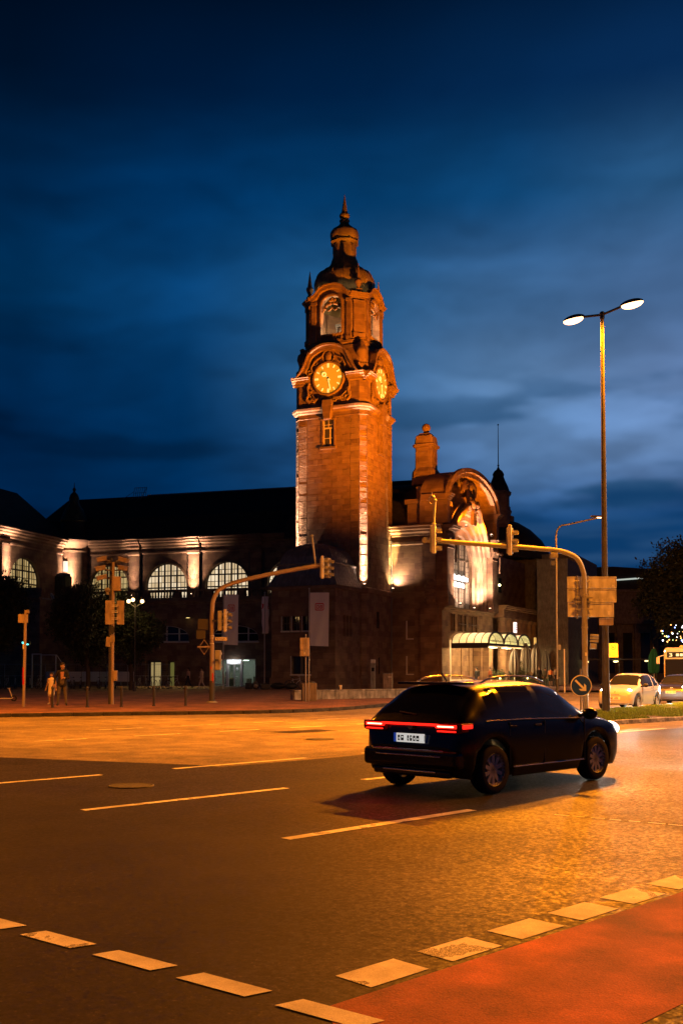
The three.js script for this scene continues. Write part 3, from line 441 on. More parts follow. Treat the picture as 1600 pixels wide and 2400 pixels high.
  mesh('lantern', merge([lathe([[1.1, 37.8], [1.08, 38.9], [1.02, 39.25], [1.3, 39.35], [1.32, 39.5], [1.0, 39.6]], 8), ...[0, 1, 2, 3, 4, 5, 6, 7].map(i => { const a = (i + 0.5) / 8 * 2 * PI; const g = box(0.34, 0.7, 0.05, 0, 38.75, 1.02); g.rotateY(a); return g; })]), 'copper', tw);
  mesh('lantern_cap', lathe([[1.05, 39.5], [1.2, 39.62], [1.28, 39.9], [1.28, 40.25], [1.16, 40.5], [0.8, 40.75], [0.5, 41.0], [0.36, 41.3], [0.46, 41.36], [0.46, 41.46], [0.28, 41.5], [0.28, 41.58]], 12), 'copper', tw);
  mesh('finial', merge([sphere(0.47, 0, 41.87, 0, 1, 0.68, 1, 14), lathe([[0.22, 42.1], [0.3, 42.18], [0.27, 42.25], [0.04, 43.7], [0.0, 43.9]], 8)]), 'copper', tw);
  // bells hung in their frame and the belfry lamp
  mesh('bell_frame', merge([box(0.18, 2.0, 0.18, -0.7, 31.1, 0), box(0.18, 2.0, 0.18, 0.7, 31.1, 0), box(1.7, 0.2, 0.3, 0, 32.1, 0), box(1.7, 0.16, 1.5, 0, 30.5, 0), lathe([[0.6, 31.0], [0.52, 31.3], [0.38, 31.8], [0.2, 32.05], [0, 32.1]], 14)]), 'dark', tw);
  const bl = mesh('belfry_lamp', box(0.3, 0.12, 0.3, 1.3, 30.2, 1.3), 'warmGlow', tw), bl2 = mesh('belfry_lamp', box(0.3, 0.12, 0.3, -1.3, 30.2, 1.3), 'warmGlow', tw);
  point(tw, V(1.3, 30.45, 1.3), [1, 0.66, 0.36], 55, 4); point(tw, V(-1.3, 30.45, 1.3), [1, 0.66, 0.36], 55, 4);
}
// uplight fixture with its narrow and wide beams
function uplight(x, y, z, ax, ay, az, label, beams, group = 'facade uplights') {
  const g = thing('facade_uplight', label, 'uplight', x, y, z, 0, group), dir = V(ax - x, ay - y, az - z).normalize();
  mesh('housing', merge([rbox(0.24, 0.14, 0.24, 0.02, 0, 0.0, 0)]), 'darkMetal', g);
  mesh('lens', cyl(0.09, 0.09, 0.02, 0, 0.071, 0, 16), 'warmGlow', g);
  for (const [col, I, deg, ta] of beams) spot(g, V(0, 0.13, 0), ta ? V(ta[0] - x, ta[1] - y, ta[2] - z) : dir.clone().multiplyScalar(10), col, I, deg, 1, 3);
  return g;
}
const frame = (ox, oz, deg) => { const a = R(deg), X = V(Math.cos(a), 0, -Math.sin(a)), Z = V(Math.sin(a), 0, Math.cos(a)); return (x, y, z) => V(ox, 0, oz).addScaledVector(X, x).addScaledVector(Z, z).setY(y); };
const TF = frame(1.952, -85, -24), WF = frame(-10.33, -95.48, -17);
{
  const c1 = TF(-0.25 + 0.17, 8.72, -0.25 + 0.17), up1 = TF(-0.2, 22, -0.2);
  uplight(c1.x, c1.y, c1.z, up1.x, up1.y, up1.z, 'small uplight at the foot of the tower edge nearest the street', [[WARM, 95, 50], [WARM, 5400, 8, TF(-0.25, 21, -0.25).toArray()], [WARM, 1100, 18]]);
  const c2 = TF(-6.63 - 0.05, 8.9, 0.3), up2 = TF(-6.4, 22, -0.15);
  uplight(c2.x, c2.y, c2.z, up2.x, up2.y, up2.z, 'small uplight at the tower edge above the dark pavilion roof', [[WARM, 190, 50], [WARM, 6400, 9], [WARM, 1600, 20]]);
  const c3 = TF(0.36, 8.75, -5.5), up3 = TF(-0.02, 22, -6.3);
  uplight(c3.x, c3.y, c3.z, up3.x, up3.y, up3.z, 'yellowish uplight in the corner between tower and entrance hall', [[[1, 0.72, 0.25], 40, 55], [[1, 0.6, 0.2], 2000, 11], [WARM, 120, 62, TF(2.2, 13.2, -6.0).toArray()]]);
}

// ---------------------------------------------------------------- arched windows, lit from inside
const litPanes = [[0.95, 0.7, 0.4], [1.1, 0.84, 0.52], [1.25, 1.0, 0.66], [0.85, 0.62, 0.34]].map((c, i) => ME('litPane' + i, [0.25, 0.24, 0.2], c.map(v => v * 0.75), 0.3));
const litDim = [[0.3, 0.2, 0.07], [0.4, 0.28, 0.11], [0.5, 0.36, 0.15]].map((c, i) => ME('litDim' + i, [0.2, 0.2, 0.15], c, 0.3));
function archWindow(parent, cx, hw, y0, ys, rise, z, cols, rows, mm, heavy, name = 'arched_window') {
  const w = new THREE.Group(); w.name = name; parent.add(w);
  const bars = [], clipBar = (x0, x1, yy0, yy1, d) => { const p = clipPoly([[x0, yy0], [x1, yy0], [x1, yy1], [x0, yy1]], cx, hw, y0, ys, rise); if (p) bars.push(extrude(p, d, z)); };
  for (let i = 1; i < cols.length - 1; i++) clipBar(cx + cols[i] - (heavy.includes(i) ? 0.085 : 0.028), cx + cols[i] + (heavy.includes(i) ? 0.085 : 0.028), y0, ys + rise + 0.1, heavy.includes(i) ? 0.12 : 0.06);
  for (let j = 1; j < rows.length - 1; j++) clipBar(cx - hw, cx + hw, rows[j][0] - rows[j][1], rows[j][0] + rows[j][1], rows[j][1] > 0.05 ? 0.11 : 0.055);
  bars.push(extrude(archPts(cx, hw, y0, ys, rise), 0.14, z - 0.01, [archPts(cx, hw - 0.07, y0 + 0.07, ys, rise - 0.07)]));
  mesh('frame', merge(bars), 'brownFrame', w);
  for (let i = 0; i < cols.length - 1; i++) for (let j = 0; j < rows.length - 1; j++) {
    const p = clipPoly([[cx + cols[i], rows[j][0]], [cx + cols[i + 1], rows[j][0]], [cx + cols[i + 1], rows[j + 1][0]], [cx + cols[i], rows[j + 1][0]]], cx, hw, y0, ys, rise);
    if (p) mesh('pane', extrude(p, 0.02, z + 0.01), mm[Math.floor(hash2(i + Math.round(cx * 10), j, 5) * mm.length)], w);
  }
  return w;
}
const span = (a, b, n) => Array.from({ length: n + 1 }, (_, i) => lerp(a, b, i / n));

// ---------------------------------------------------------------- long hall wing behind
{
  const w = thing('station_hall', 'long dark-roofed station hall with glowing half-round windows left of the tower', 'building', -10.33, 0, -95.48, -17);
  const cs = [-17.35, -10.65, -3.85, 2.95], yb = 8.3, ys = 10.35, r = 2.36, z = -8;
  mesh('hall_wall', extrude([[-20.6, yb], [9, yb], [9, 14.2], [-20.6, 14.2]], 0.6, z - 0.6, cs.map(c => archPts(c, r, 9.1, ys, r))), 'stone', w);
  mesh('hall_cornice', merge([moulding([[0.03, 13.75], [0.12, 13.82], [0.12, 13.95], [0.05, 14.0]], -20.6, 9, z), moulding(CORNICE(14.3, 15.35, 0.75), -20.6, 9, z, -0.7), boxB(-20.6, 9, 14.19, 14.32, z - 0.5, z + 0.04)]), 'stonePlain', w);
  for (const c of [-14.28, -7.46, -0.6, 6.2]) { const p = mesh('pilaster', boxB(c - 0.62, c + 0.62, yb, 13.74, z, z + 0.28), 'stone', w); mesh('capital', merge([moulding([[0.03, 13.6], [0.13, 13.72], [0.13, 13.98]], c - 0.7, c + 0.7, z + 0.28, -0.25), moulding(CORNICE(14.3, 15.38, 0.5), c - 0.72, c + 0.72, z + 0.42, -0.4)]), 'stonePlain', p); for (const s of [-1, 1]) mesh('painted_shade_strip', boxB(c + s * 0.63, c + s * 0.86, yb, 13.7, z - 0.02, z + 0.03), 'dark', p); }  // dark strips beside each pilaster: shade put into the colour, no recess
  cs.forEach((c, i) => {
    mesh('arch_moulding', merge([extrude(archBand(c, r, 9.1, ys, r, 0.22), 0.09, z), extrude(archBand(c, r, 9.1, ys, r, 0.09), 0.14, z)]), 'stonePlain', w);
    const cols = [-2.36, -1.92, -1.48, -1.05, -0.7, -0.36, 0, 0.36, 0.7, 1.05, 1.48, 1.92, 2.36], rows = [[9.1, 0], [9.75, 0.03], [10.2, 0.07], [10.75, 0.03], [11.45, 0.07], [11.95, 0.03], [12.75, 0]];
    archWindow(w, c, r, 9.1, ys, r, z - 0.4, cols, rows, i === 0 ? litDim : litPanes, [3, 5, 7, 9]);
  });
  // roof: steep slate slopes with a flat ridge
  { const P = [], q = (a, b, c, d) => P.push(...a, ...b, ...c, ...a, ...c, ...d); const x0 = -26, x1 = 16; q([x0, 15.3, -7.4], [x1, 15.3, -7.4], [x1, 17.8, -8.6], [x0, 17.8, -8.6]); q([x0, 17.8, -8.6], [x1, 17.8, -8.6], [x1, 21.05, -14], [x0, 21.05, -14]); q([x0, 21.05, -14], [x1, 21.05, -14], [x1, 15, -22], [x0, 15, -22]); q([x1, 15.3, -7.4], [x1, 15, -22], [x1, 21.05, -14], [x1, 17.8, -8.6]); const g = new THREE.BufferGeometry(); g.setAttribute('position', new THREE.Float32BufferAttribute(P, 3)); g.computeVertexNormals(); mesh('roof', uvm(g), 'slate', w); }
  { const rail = []; for (let i = 0; i < 7; i++) rail.push(bar(V(-17.6 + i * 0.25, 20.4, -13.4), V(-17.6 + i * 0.25, 22.0 - 0.0, -13.9), 0.03, 5)); rail.push(bar(V(-17.6, 22, -13.9), V(-16.1, 22, -13.9), 0.03, 5), bar(V(-16.1, 22, -13.9), V(-16.6, 20.2, -13.0), 0.03, 5), bar(V(-17.6, 21.4, -13.8), V(-16.1, 21.4, -13.8), 0.025, 5), bar(V(-20, 20.0, -13.3), V(-17.6, 21.6, -13.8), 0.025, 5)); mesh('roof_ladder_rail', merge(rail), 'galv', w); }
  mesh('ridge_cap', boxB(-16, 16, 21.0, 21.14, -14.2, -13.8), 'zinc', w);
  // return wing coming forward at the far left
  const rw = new THREE.Group(); rw.name = 'return_wing'; w.add(rw); rw.position.set(-21.5, 0, 0); rw.rotation.y = PI / 2;   // local x runs toward -z of the wing, z outward
  const lx = zz => -zz;
  mesh('return_wall', extrude([[-9, 8.3], [5.6, 8.3], [5.6, 14.3], [-9, 14.3]], 0.6, -0.6, [archPts(lx(1.0), 2.5, 9.1, 10.4, 2.3)]), 'stone', rw);
  mesh('return_cornice', merge([moulding(CORNICE(14.3, 15.3, 0.75), -9, 5.6, 0, -0.7), moulding([[0.03, 13.7], [0.12, 13.8], [0.12, 13.95]], -9, 5.6, 0)]), 'stonePlain', rw);
  mesh('return_pilaster', boxB(-5.15, -3.85, 8.3, 13.74, 0, 0.28), 'stone', rw);
  archWindow(rw, -1.0, 2.5, 9.1, 10.4, 2.3, -0.4, [-2.5, -2.05, -1.6, -1.1, -0.73, -0.37, 0, 0.37, 0.73, 1.1, 1.6, 2.05, 2.5], [[9.1, 0], [9.75, 0.03], [10.2, 0.07], [10.75, 0.03], [11.45, 0.07], [11.95, 0.03], [12.75, 0]], litDim, [3, 6, 9]);
  { const P = [], q = (a, b, c, d) => P.push(...a, ...b, ...c, ...a, ...c, ...d); q([-12, 15.3, 0.7], [6, 15.3, 0.7], [4, 20.2, -4.5], [-12, 20.2, -4.5]); q([6, 15.3, 0.7], [4, 20.2, -4.5], [6, 15.3, -8], [6, 15.3, 0.7]); const g = new THREE.BufferGeometry(); g.setAttribute('position', new THREE.Float32BufferAttribute(P, 3)); g.computeVertexNormals(); mesh('return_roof', uvm(g), 'slate', rw); }
  // rounded turret in the inner corner, with its small copper dome
  const tu = new THREE.Group(); tu.name = 'corner_turret'; tu.position.set(-21.4, 0, -7.6); w.add(tu);
  mesh('turret_wall', uvm(lathe([[1.55, 8.3], [1.55, 14.1], [1.62, 14.15], [1.62, 14.35], [1.55, 14.4]], 28)), 'stone', tu);
  mesh('turret_cornice', lathe([[1.5, 14.35], [1.62, 14.5], [1.7, 14.9], [1.95, 15.0], [1.97, 15.25], [2.1, 15.3], [2.1, 15.45], [1.5, 15.6]], 28), 'stonePlain', tu);
  mesh('turret_drum', lathe([[1.35, 15.5], [1.3, 17.3], [1.42, 17.4]], 16), 'slate', tu);
  mesh('turret_dome', uvm(lathe([[1.2, 17.3], [1.42, 17.5], [1.38, 17.7], [1.2, 18.2], [0.95, 18.8], [0.6, 19.3], [0.5, 19.6], [0.55, 20.0], [0.4, 20.4], [0.12, 20.7], [0.2, 20.95], [0.05, 21.2], [0.02, 21.7]], 16)), 'copperGreen', tu);
  mesh('turret_edge', lathe([[1.42, 17.38], [1.5, 17.42], [1.5, 17.52], [1.4, 17.56]], 20), 'copperGreen', tu);
  const tl = mesh('turret_window', boxB(-0.3, 0.25, 12.0, 13.1, 1.5, 1.58), ME('turretPane', [0.3, 0.3, 0.3], [0.3, 0.25, 0.24]), tu);
}
// chimney block / air duct on the terrace
{
  const p = WF(-20.6, 8.4, -4.4), g = thing('ventilation_unit', 'grey ventilation unit with a curved duct on the left terrace roof', 'ventilation', p.x, p.y, p.z, -17);
  mesh('cabinet', rbox(1.25, 2.9, 1.3, 0.05, 0, 1.45, 0), 'copperGreen', g); mesh('cabinet_lid', lathe([[0.75, 2.85], [0.7, 3.15], [0.3, 3.3], [0, 3.32]], 12), 'zinc', g);
  mesh('duct', tube([V(-1.4, 0.9, 0.8), V(-1.0, 1.05, 0.8), V(-0.75, 0.8, 0.8), V(-0.6, 0.1, 0.8)], 0.16, 20, 10), 'alu', g); mesh('fan_box', rbox(0.7, 0.6, 0.6, 0.04, -1.75, 0.8, 0.6), 'alu', g);
}
// ---------------------------------------------------------------- low wing in front of the hall
{
  const w = thing('low_wing', 'two-storey sandstone wing with a parapet and glazed shop door, left of the pavilion', 'building', -10.33, 0, -95.48, -17);
  const seg = (c, hw, y0, ys, rise) => archPts(c, hw, y0, ys, rise, 16);
  const holes = [seg(-6.66, 2.38, 4.32, 4.75, 1.1), seg(0.4, 2.38, 4.28, 4.7, 1.1), [[-8.75, 0.01], [-7.15, 0.01], [-7.15, 2.55], [-8.75, 2.55]], [[-6.55, 0.01], [-5.75, 0.01], [-5.75, 2.5], [-6.55, 2.5]], [[-1.7, 0.01], [2.5, 0.01], [2.5, 2.66], [-1.7, 2.66]]];
  mesh('wing_wall', extrude([[-15.6, 0], [4.6, 0], [4.6, 8.1], [-15.6, 8.1]], 0.55, -0.55, holes), 'stone', w);
  mesh('plinth', merge([boxB(-5.7, -1.75, 0, 1.05, 0, 0.12), boxB(2.55, 4.4, 0, 1.05, 0, 0.12), boxB(-15.6, -8.8, 0, 1.05, 0, 0.12)]), 'stonePlain', w);
  mesh('string_course', moulding([[0.03, 7.8], [0.15, 7.9], [0.15, 8.05], [0.28, 8.12], [0.28, 8.28]], -15.6, 4.6, 0), 'stonePlain', w);
  const para = mesh('parapet', merge([boxB(-15.6, 4.6, 8.27, 8.5, -0.3, 0.1), boxB(-15.6, 4.6, 9.1, 9.28, -0.3, 0.14)]), 'stonePlain', w);
  for (let x = -15.4; x < 4.6; x += 3.3) mesh('parapet_pier', boxB(x - 0.35, x + 0.35, 8.5, 9.1, -0.28, 0.08), 'stonePlain', para);
  { const bg = lathe([[0.06, 0], [0.11, 0.12], [0.06, 0.3], [0.05, 0.5], [0.1, 0.6]], 6); for (let x = -15.0; x < 4.4; x += 0.3) if (Math.abs(((x + 15.4) % 3.3 + 3.3) % 3.3) > 0.4 && Math.abs(((x + 15.4) % 3.3 + 3.3) % 3.3 - 3.3) > 0.4) { const m = mesh('baluster', bg, 'stonePlain', para); m.position.set(x, 8.5, -0.1); } }
  mesh('terrace_roof', boxB(-15.6, 6, 8.0, 8.25, -8.2, -0.4), 'concrete', w);
  // segmental windows
  for (const [c, y] of [[-6.66, 4.32], [0.4, 4.28]]) {
    const g = new THREE.Group(); g.name = 'segmental_window'; w.add(g); const ys = y + 0.43, z = -0.3, b = [];
    const cb = (x0, x1, a, bb) => { const p = clipPoly([[x0, a], [x1, a], [x1, bb], [x0, bb]], c, 2.38, y, ys, 1.1); if (p) b.push(extrude(p, 0.1, z)); };
    for (const o of [-1.3, 0, 1.3]) cb(c + o - 0.07, c + o + 0.07, y, y + 1.7); cb(c - 2.38, c + 2.38, y + 0.72, y + 0.8);
    b.push(extrude(seg(c, 2.38, y, ys, 1.1), 0.13, z - 0.01, [seg(c, 2.3, y + 0.08, ys, 1.02)]));
    mesh('frame', merge(b), 'frameWhite', g); mesh('sill', boxB(c - 2.45, c + 2.45, y - 0.1, y, -0.25, 0.12), 'frameWhite', g);
    const cols = [-2.38, -1.3, 0, 1.3, 2.38]; for (let i = 0; i < 4; i++) for (const [a, e] of [[y, y + 0.76], [y + 0.76, y + 1.6]]) { const p = clipPoly([[c + cols[i], a], [c + cols[i + 1], a], [c + cols[i + 1], e], [c + cols[i], e]], c, 2.38, y, ys, 1.1); if (p) mesh('pane', extrude(p, 0.02, z + 0.01), 'glassDark', g); }
  }
  // two narrow lit doors
  const dl = ME('doorLit', [0.3, 0.3, 0.25], [0.34, 0.25, 0.1]), dl2 = ME('doorLitGreen', [0.3, 0.3, 0.25], [0.1, 0.095, 0.02]);
  const dr = (x0, x1, m, midx) => { const g = new THREE.Group(); g.name = 'door'; w.add(g); mesh('frame', merge([boxB(x0, x0 + 0.1, 0, 2.5, -0.4, -0.28), boxB(x1 - 0.1, x1, 0, 2.5, -0.4, -0.28), boxB(x0, x1, 2.36, 2.55, -0.4, -0.28), boxB(x0, x1, 0.95, 1.02, -0.38, -0.29), ...(midx ? [boxB(midx - 0.06, midx + 0.06, 0, 2.5, -0.4, -0.28)] : [])]), 'brownFrame', g); mesh('pane', boxB(x0 + 0.1, x1 - 0.1, 0.02, 2.4, -0.36, -0.34), m, g); };
  dr(-8.45, -7.15, dl, -8.0); dr(-6.42, -5.78, dl2); mesh('door_jamb', merge([boxB(-8.75, -8.45, 0, 2.55, -0.5, -0.3), boxB(-6.55, -6.42, 0, 2.5, -0.5, -0.3)]), 'dark', w);
  // shop front: two dark panes, framed door, glowing fascia
  const sf = new THREE.Group(); sf.name = 'shop_front'; w.add(sf);
  mesh('shop_frame', merge([boxB(-1.7, -1.62, 0, 2.66, -0.3, -0.15), boxB(2.42, 2.5, 0, 2.66, -0.3, -0.15), boxB(-1.7, 2.5, 2.6, 2.66, -0.3, -0.15), boxB(-0.5, -0.36, 0, 2.6, -0.3, -0.12), boxB(1.02, 1.16, 0, 2.6, -0.3, -0.12), boxB(-1.62, -0.5, 0.25, 0.32, -0.3, -0.16), boxB(1.16, 2.42, 0.25, 0.32, -0.3, -0.16), boxB(-1.62, -0.5, 0.98, 1.03, -0.3, -0.18), boxB(-0.36, 1.02, 2.14, 2.24, -0.3, -0.12), boxB(0.29, 0.37, 0.02, 2.14, -0.3, -0.14), boxB(-0.36, -0.24, 0.02, 2.14, -0.3, -0.14), boxB(0.9, 1.02, 0.02, 2.14, -0.3, -0.14), boxB(-0.24, 0.9, 0.02, 0.12, -0.3, -0.14)]), 'frameWhite', sf);
  for (const [a, b] of [[-1.62, -0.5], [1.16, 2.42], [-0.24, 0.29], [0.37, 0.9]]) mesh('pane', boxB(a, b, 0.1, 2.6, -0.28, -0.265), 'glassClear', sf);
  mesh('fascia_sign', rbox(1.36, 0.36, 0.16, 0.03, 0.33, 2.42, -0.02), new THREE.MeshStandardMaterial({ color: 0xdddddd, emissive: 0xffffff, emissiveIntensity: 0.95, emissiveMap: canvasTex(256, 64, (c, W, Hh) => { c.fillStyle = '#e9eef2'; c.fillRect(0, 0, W, Hh); c.fillStyle = '#9fb0bb'; for (let i = 0; i < 9; i++) c.fillRect(22 + i * 13, 26 + (i % 3) * 2, 8, 20 - (i % 2) * 5); for (let i = 0; i < 3; i++) c.fillRect(196 + i * 14, 22, 9, 24); }) }), sf);
  mesh('interior', merge([boxB(-1.7, 2.5, 0.0, 2.66, -4.2, -4.1), boxB(-1.72, -1.66, 0, 2.66, -4.2, -0.4), boxB(2.46, 2.52, 0, 2.66, -4.2, -0.4), boxB(-1.7, 2.5, 2.62, 2.72, -4.2, -0.4), boxB(-1.7, 2.5, -0.06, 0.02, -4.2, -0.4)]), 'cream', sf);
  { const st = []; for (const [x, h] of [[-1.2, 1.5], [-0.7, 0.9], [1.4, 1.0], [1.8, 1.7], [2.2, 1.2], [0.6, 0.8]]) { st.push(box(0.35, h, 0.4, x, h / 2, -1.6 - rr(0, 1.6))); } mesh('shelving', merge(st), 'woodSlat', sf); }
  mesh('door_sticker', merge([sphere(0.13, 0.63, 1.72, -0.13, 1, 1, 0.15), boxB(0.42, 0.68, 0.98, 1.06, -0.14, -0.12), boxB(0.42, 0.56, 0.8, 0.86, -0.14, -0.12)]), 'white', sf);
  const lamp = mesh('shop_lamp', box(1.2, 0.05, 0.2, 0.3, 2.55, -2.2), 'whiteGlow', sf); point(sf, V(0.3, 2.4, -2.2), [0.85, 0.95, 1], 1.6, 6); { const l = point(sf, V(0.33, 2.35, 0.3), [0.85, 0.92, 1], 1.1, 6); }
  // far left block set forward
  mesh('side_block_wall', extrude([[-34, 0], [-15.5, 0], [-15.5, 8.1], [-34, 8.1]], 0.5, 7.0, [seg(-20.0, 1.9, 4.2, 4.6, 1.0)]), 'stone', w);
  mesh('side_block_return', boxB(-16.0, -15.5, 0, 8.1, -0.5, 7.0), 'stone', w);
  mesh('side_block_parapet', merge([moulding([[0.03, 7.8], [0.15, 7.9], [0.15, 8.05], [0.28, 8.12], [0.28, 8.28]], -34, -15.4, 7.5), boxB(-34, -15.4, 8.28, 9.15, 7.0, 7.4)]), 'stonePlain', w);
  mesh('side_block_roof', boxB(-34, -15.6, 8.0, 8.25, -8, 7.2), 'concrete', w);
  { const g = new THREE.Group(); g.name = 'segmental_window'; w.add(g); const b = [], c = -20, cb = (x0, x1, a, bb) => { const p = clipPoly([[x0, a], [x1, a], [x1, bb], [x0, bb]], c, 1.9, 4.2, 4.6, 1.0); if (p) b.push(extrude(p, 0.1, 7.2)); }; for (const o of [-0.95, 0.05, 1.0]) cb(c + o - 0.06, c + o + 0.06, 4.2, 5.7); cb(c - 1.9, c + 1.9, 4.88, 4.95); b.push(extrude(seg(c, 1.9, 4.2, 4.6, 1.0), 0.12, 7.19, [seg(c, 1.82, 4.28, 4.6, 0.92)])); mesh('frame', merge(b), 'frameWhite', g); mesh('pane', extrude(seg(c, 1.85, 4.25, 4.6, 0.95), 0.02, 7.2), 'glassDark', g); }
  mesh('downpipe', cyl(0.06, 0.06, 8, -16.9, 0, 7.6, 8), 'zinc', w);
}
// ---------------------------------------------------------------- pavilion with mansard roof in front of the tower
{
  const p = thing('corner_pavilion', 'dark two-storey pavilion with a curved mansard roof at the foot of the clock tower', 'building', 1.952, 0, -85, -24);
  const x0 = -6.1, x1 = -0.46, z0 = -0.2, z1 = 5;
  const fh = [[[-5.15, 4.78], [-4.5, 4.78], [-4.5, 5.95], [-5.15, 5.95]], [[-4.25, 4.78], [-3.6, 4.78], [-3.6, 5.95], [-4.25, 5.95]], [[-3.32, 4.78], [-2.67, 4.78], [-2.67, 5.95], [-3.32, 5.95]], [[-4.3, 1.3], [-2.6, 1.3], [-2.6, 2.75], [-4.3, 2.75]]];
  mesh('front_wall', extrude([[x0, 0], [x1, 0], [x1, 8.25], [x0, 8.25]], 0.45, z1 - 0.45, fh), 'stone', p);
  { const rh = [[-1.8, 4.35], [-2.45, 4.35], [-3.1, 4.35]].map(([a, b]) => [[a - 0.24, b], [a + 0.24, b], [a + 0.24, b + 1.7], [a - 0.24, b + 1.7]].map(q => [-q[0], q[1]])).map(h => h.map(q => [q[0] - 5, q[1]])); const g = extrude([[-4.55, 0], [0.2, 0], [0.2, 8.25], [-4.55, 8.25]], 0.45, 0, rh.map(h => h.map(q => [q[0], q[1]]))); g.rotateY(PI / 2); g.translate(x1 - 0.45, 0, 0); mesh('side_wall', uvm(g), 'stone', p); mesh('side_window_glass', boxB(x1 - 0.4, x1 - 0.36, 4.3, 6.1, 1.6, 3.6), 'glassDark', p); }
  mesh('left_wall', boxB(x0, x0 + 0.4, 0, 8.25, z0, z1 - 0.45), 'stone', p);
  mesh('plinth', merge([boxB(x0 - 0.12, x1 + 0.12, 0, 1.0, z1, z1 + 0.12), boxB(x1, x1 + 0.12, 0, 1.0, z0, z1)]), 'stonePlain', p);
  mesh('band_course', merge([boxB(x0 - 0.1, x1 + 0.12, 7.0, 7.25, z1, z1 + 0.12), boxB(x1, x1 + 0.12, 7.0, 7.25, z0, z1), boxB(x0 - 0.2, x1 + 0.22, 8.1, 8.35, z1 - 0.3, z1 + 0.22), boxB(x1 - 0.3, x1 + 0.22, 8.1, 8.35, z0, z1 - 0.3)]), 'stonePlain', p);
  fh.forEach((h, i) => {
    const [a, b, c, d] = [h[0][0], h[1][0], h[0][1], h[2][1]], g = new THREE.Group(); g.name = 'window'; p.add(g);
    mesh('pane', boxB(a, b, c, d, z1 - 0.3, z1 - 0.28), 'glassDark', g);
    mesh('frame', merge([boxB(a, a + 0.05, c, d, z1 - 0.28, z1 - 0.2), boxB(b - 0.05, b, c, d, z1 - 0.28, z1 - 0.2), boxB(a, b, d - 0.05, d, z1 - 0.28, z1 - 0.2), ...(i === 3 ? [boxB((a + b) / 2 - 0.1, (a + b) / 2 + 0.1, c, d, z1 - 0.3, z1 - 0.12)] : [boxB(a, b, (c + d) / 2 - 0.02, (c + d) / 2 + 0.02, z1 - 0.28, z1 - 0.22), boxB((a + b) / 2 - 0.02, (a + b) / 2 + 0.02, c, d, z1 - 0.28, z1 - 0.22)])]), 'brownFrame', g);
    mesh('sill', boxB(a - 0.08, b + 0.08, c - 0.12, c, z1 - 0.3, z1 + 0.1), 'cream', g); mesh('reveal', boxB(a - 0.06, a, c, d, z1 - 0.3, z1 + 0.03), 'cream', g);
  });
  // mansard: bell-cast lower slope, ledge, rounded upper cap, all in standing-seam sheet
  const prof = [[-0.3, 8.35], [-0.15, 8.6], [0.12, 9.1], [0.28, 9.6], [0.36, 10.1], [0.28, 10.16], [0.28, 10.26], [0.5, 10.3], [0.62, 10.8], [0.95, 11.35], [1.5, 11.75], [2.1, 11.95]];
  const P = [], ring = prof.map(([o, y]) => [[x0 + o, y, z0], [x0 + o, y, z1 - o], [x1 - o, y, z1 - o], [x1 - o, y, z0]]);
  for (let k = 0; k < ring.length - 1; k++) for (let i = 0; i < 3; i++) { const a = ring[k][i], b = ring[k][i + 1], c = ring[k + 1][i + 1], d = ring[k + 1][i]; P.push(...a, ...b, ...c, ...a, ...c, ...d); }
  { const t = ring[ring.length - 1]; P.push(...t[0], ...t[1], ...t[2], ...t[0], ...t[2], ...t[3]); }
  const g = new THREE.BufferGeometry(); g.setAttribute('position', new THREE.Float32BufferAttribute(P, 3)); g.computeVertexNormals();
  const rf = mesh('roof', uvm(g), 'zinc', p);
  const lo = prof.slice(0, 5), up = prof.slice(7);
  for (let i = 0; i <= 12; i++) { const t = i / 12; for (const pr of [lo, up]) { mesh('seam', tube(pr.map(([o, y]) => V(x1 - o + 0.01, y, lerp(z0, z1 - o, t))), 0.022, 10, 4), 'zinc', rf); if (i % 1 === 0) mesh('seam', tube(pr.map(([o, y]) => V(lerp(x0 + o, x1 - o, t), y, z1 - o + 0.01)), 0.022, 10, 4), 'zinc', rf); } }
}
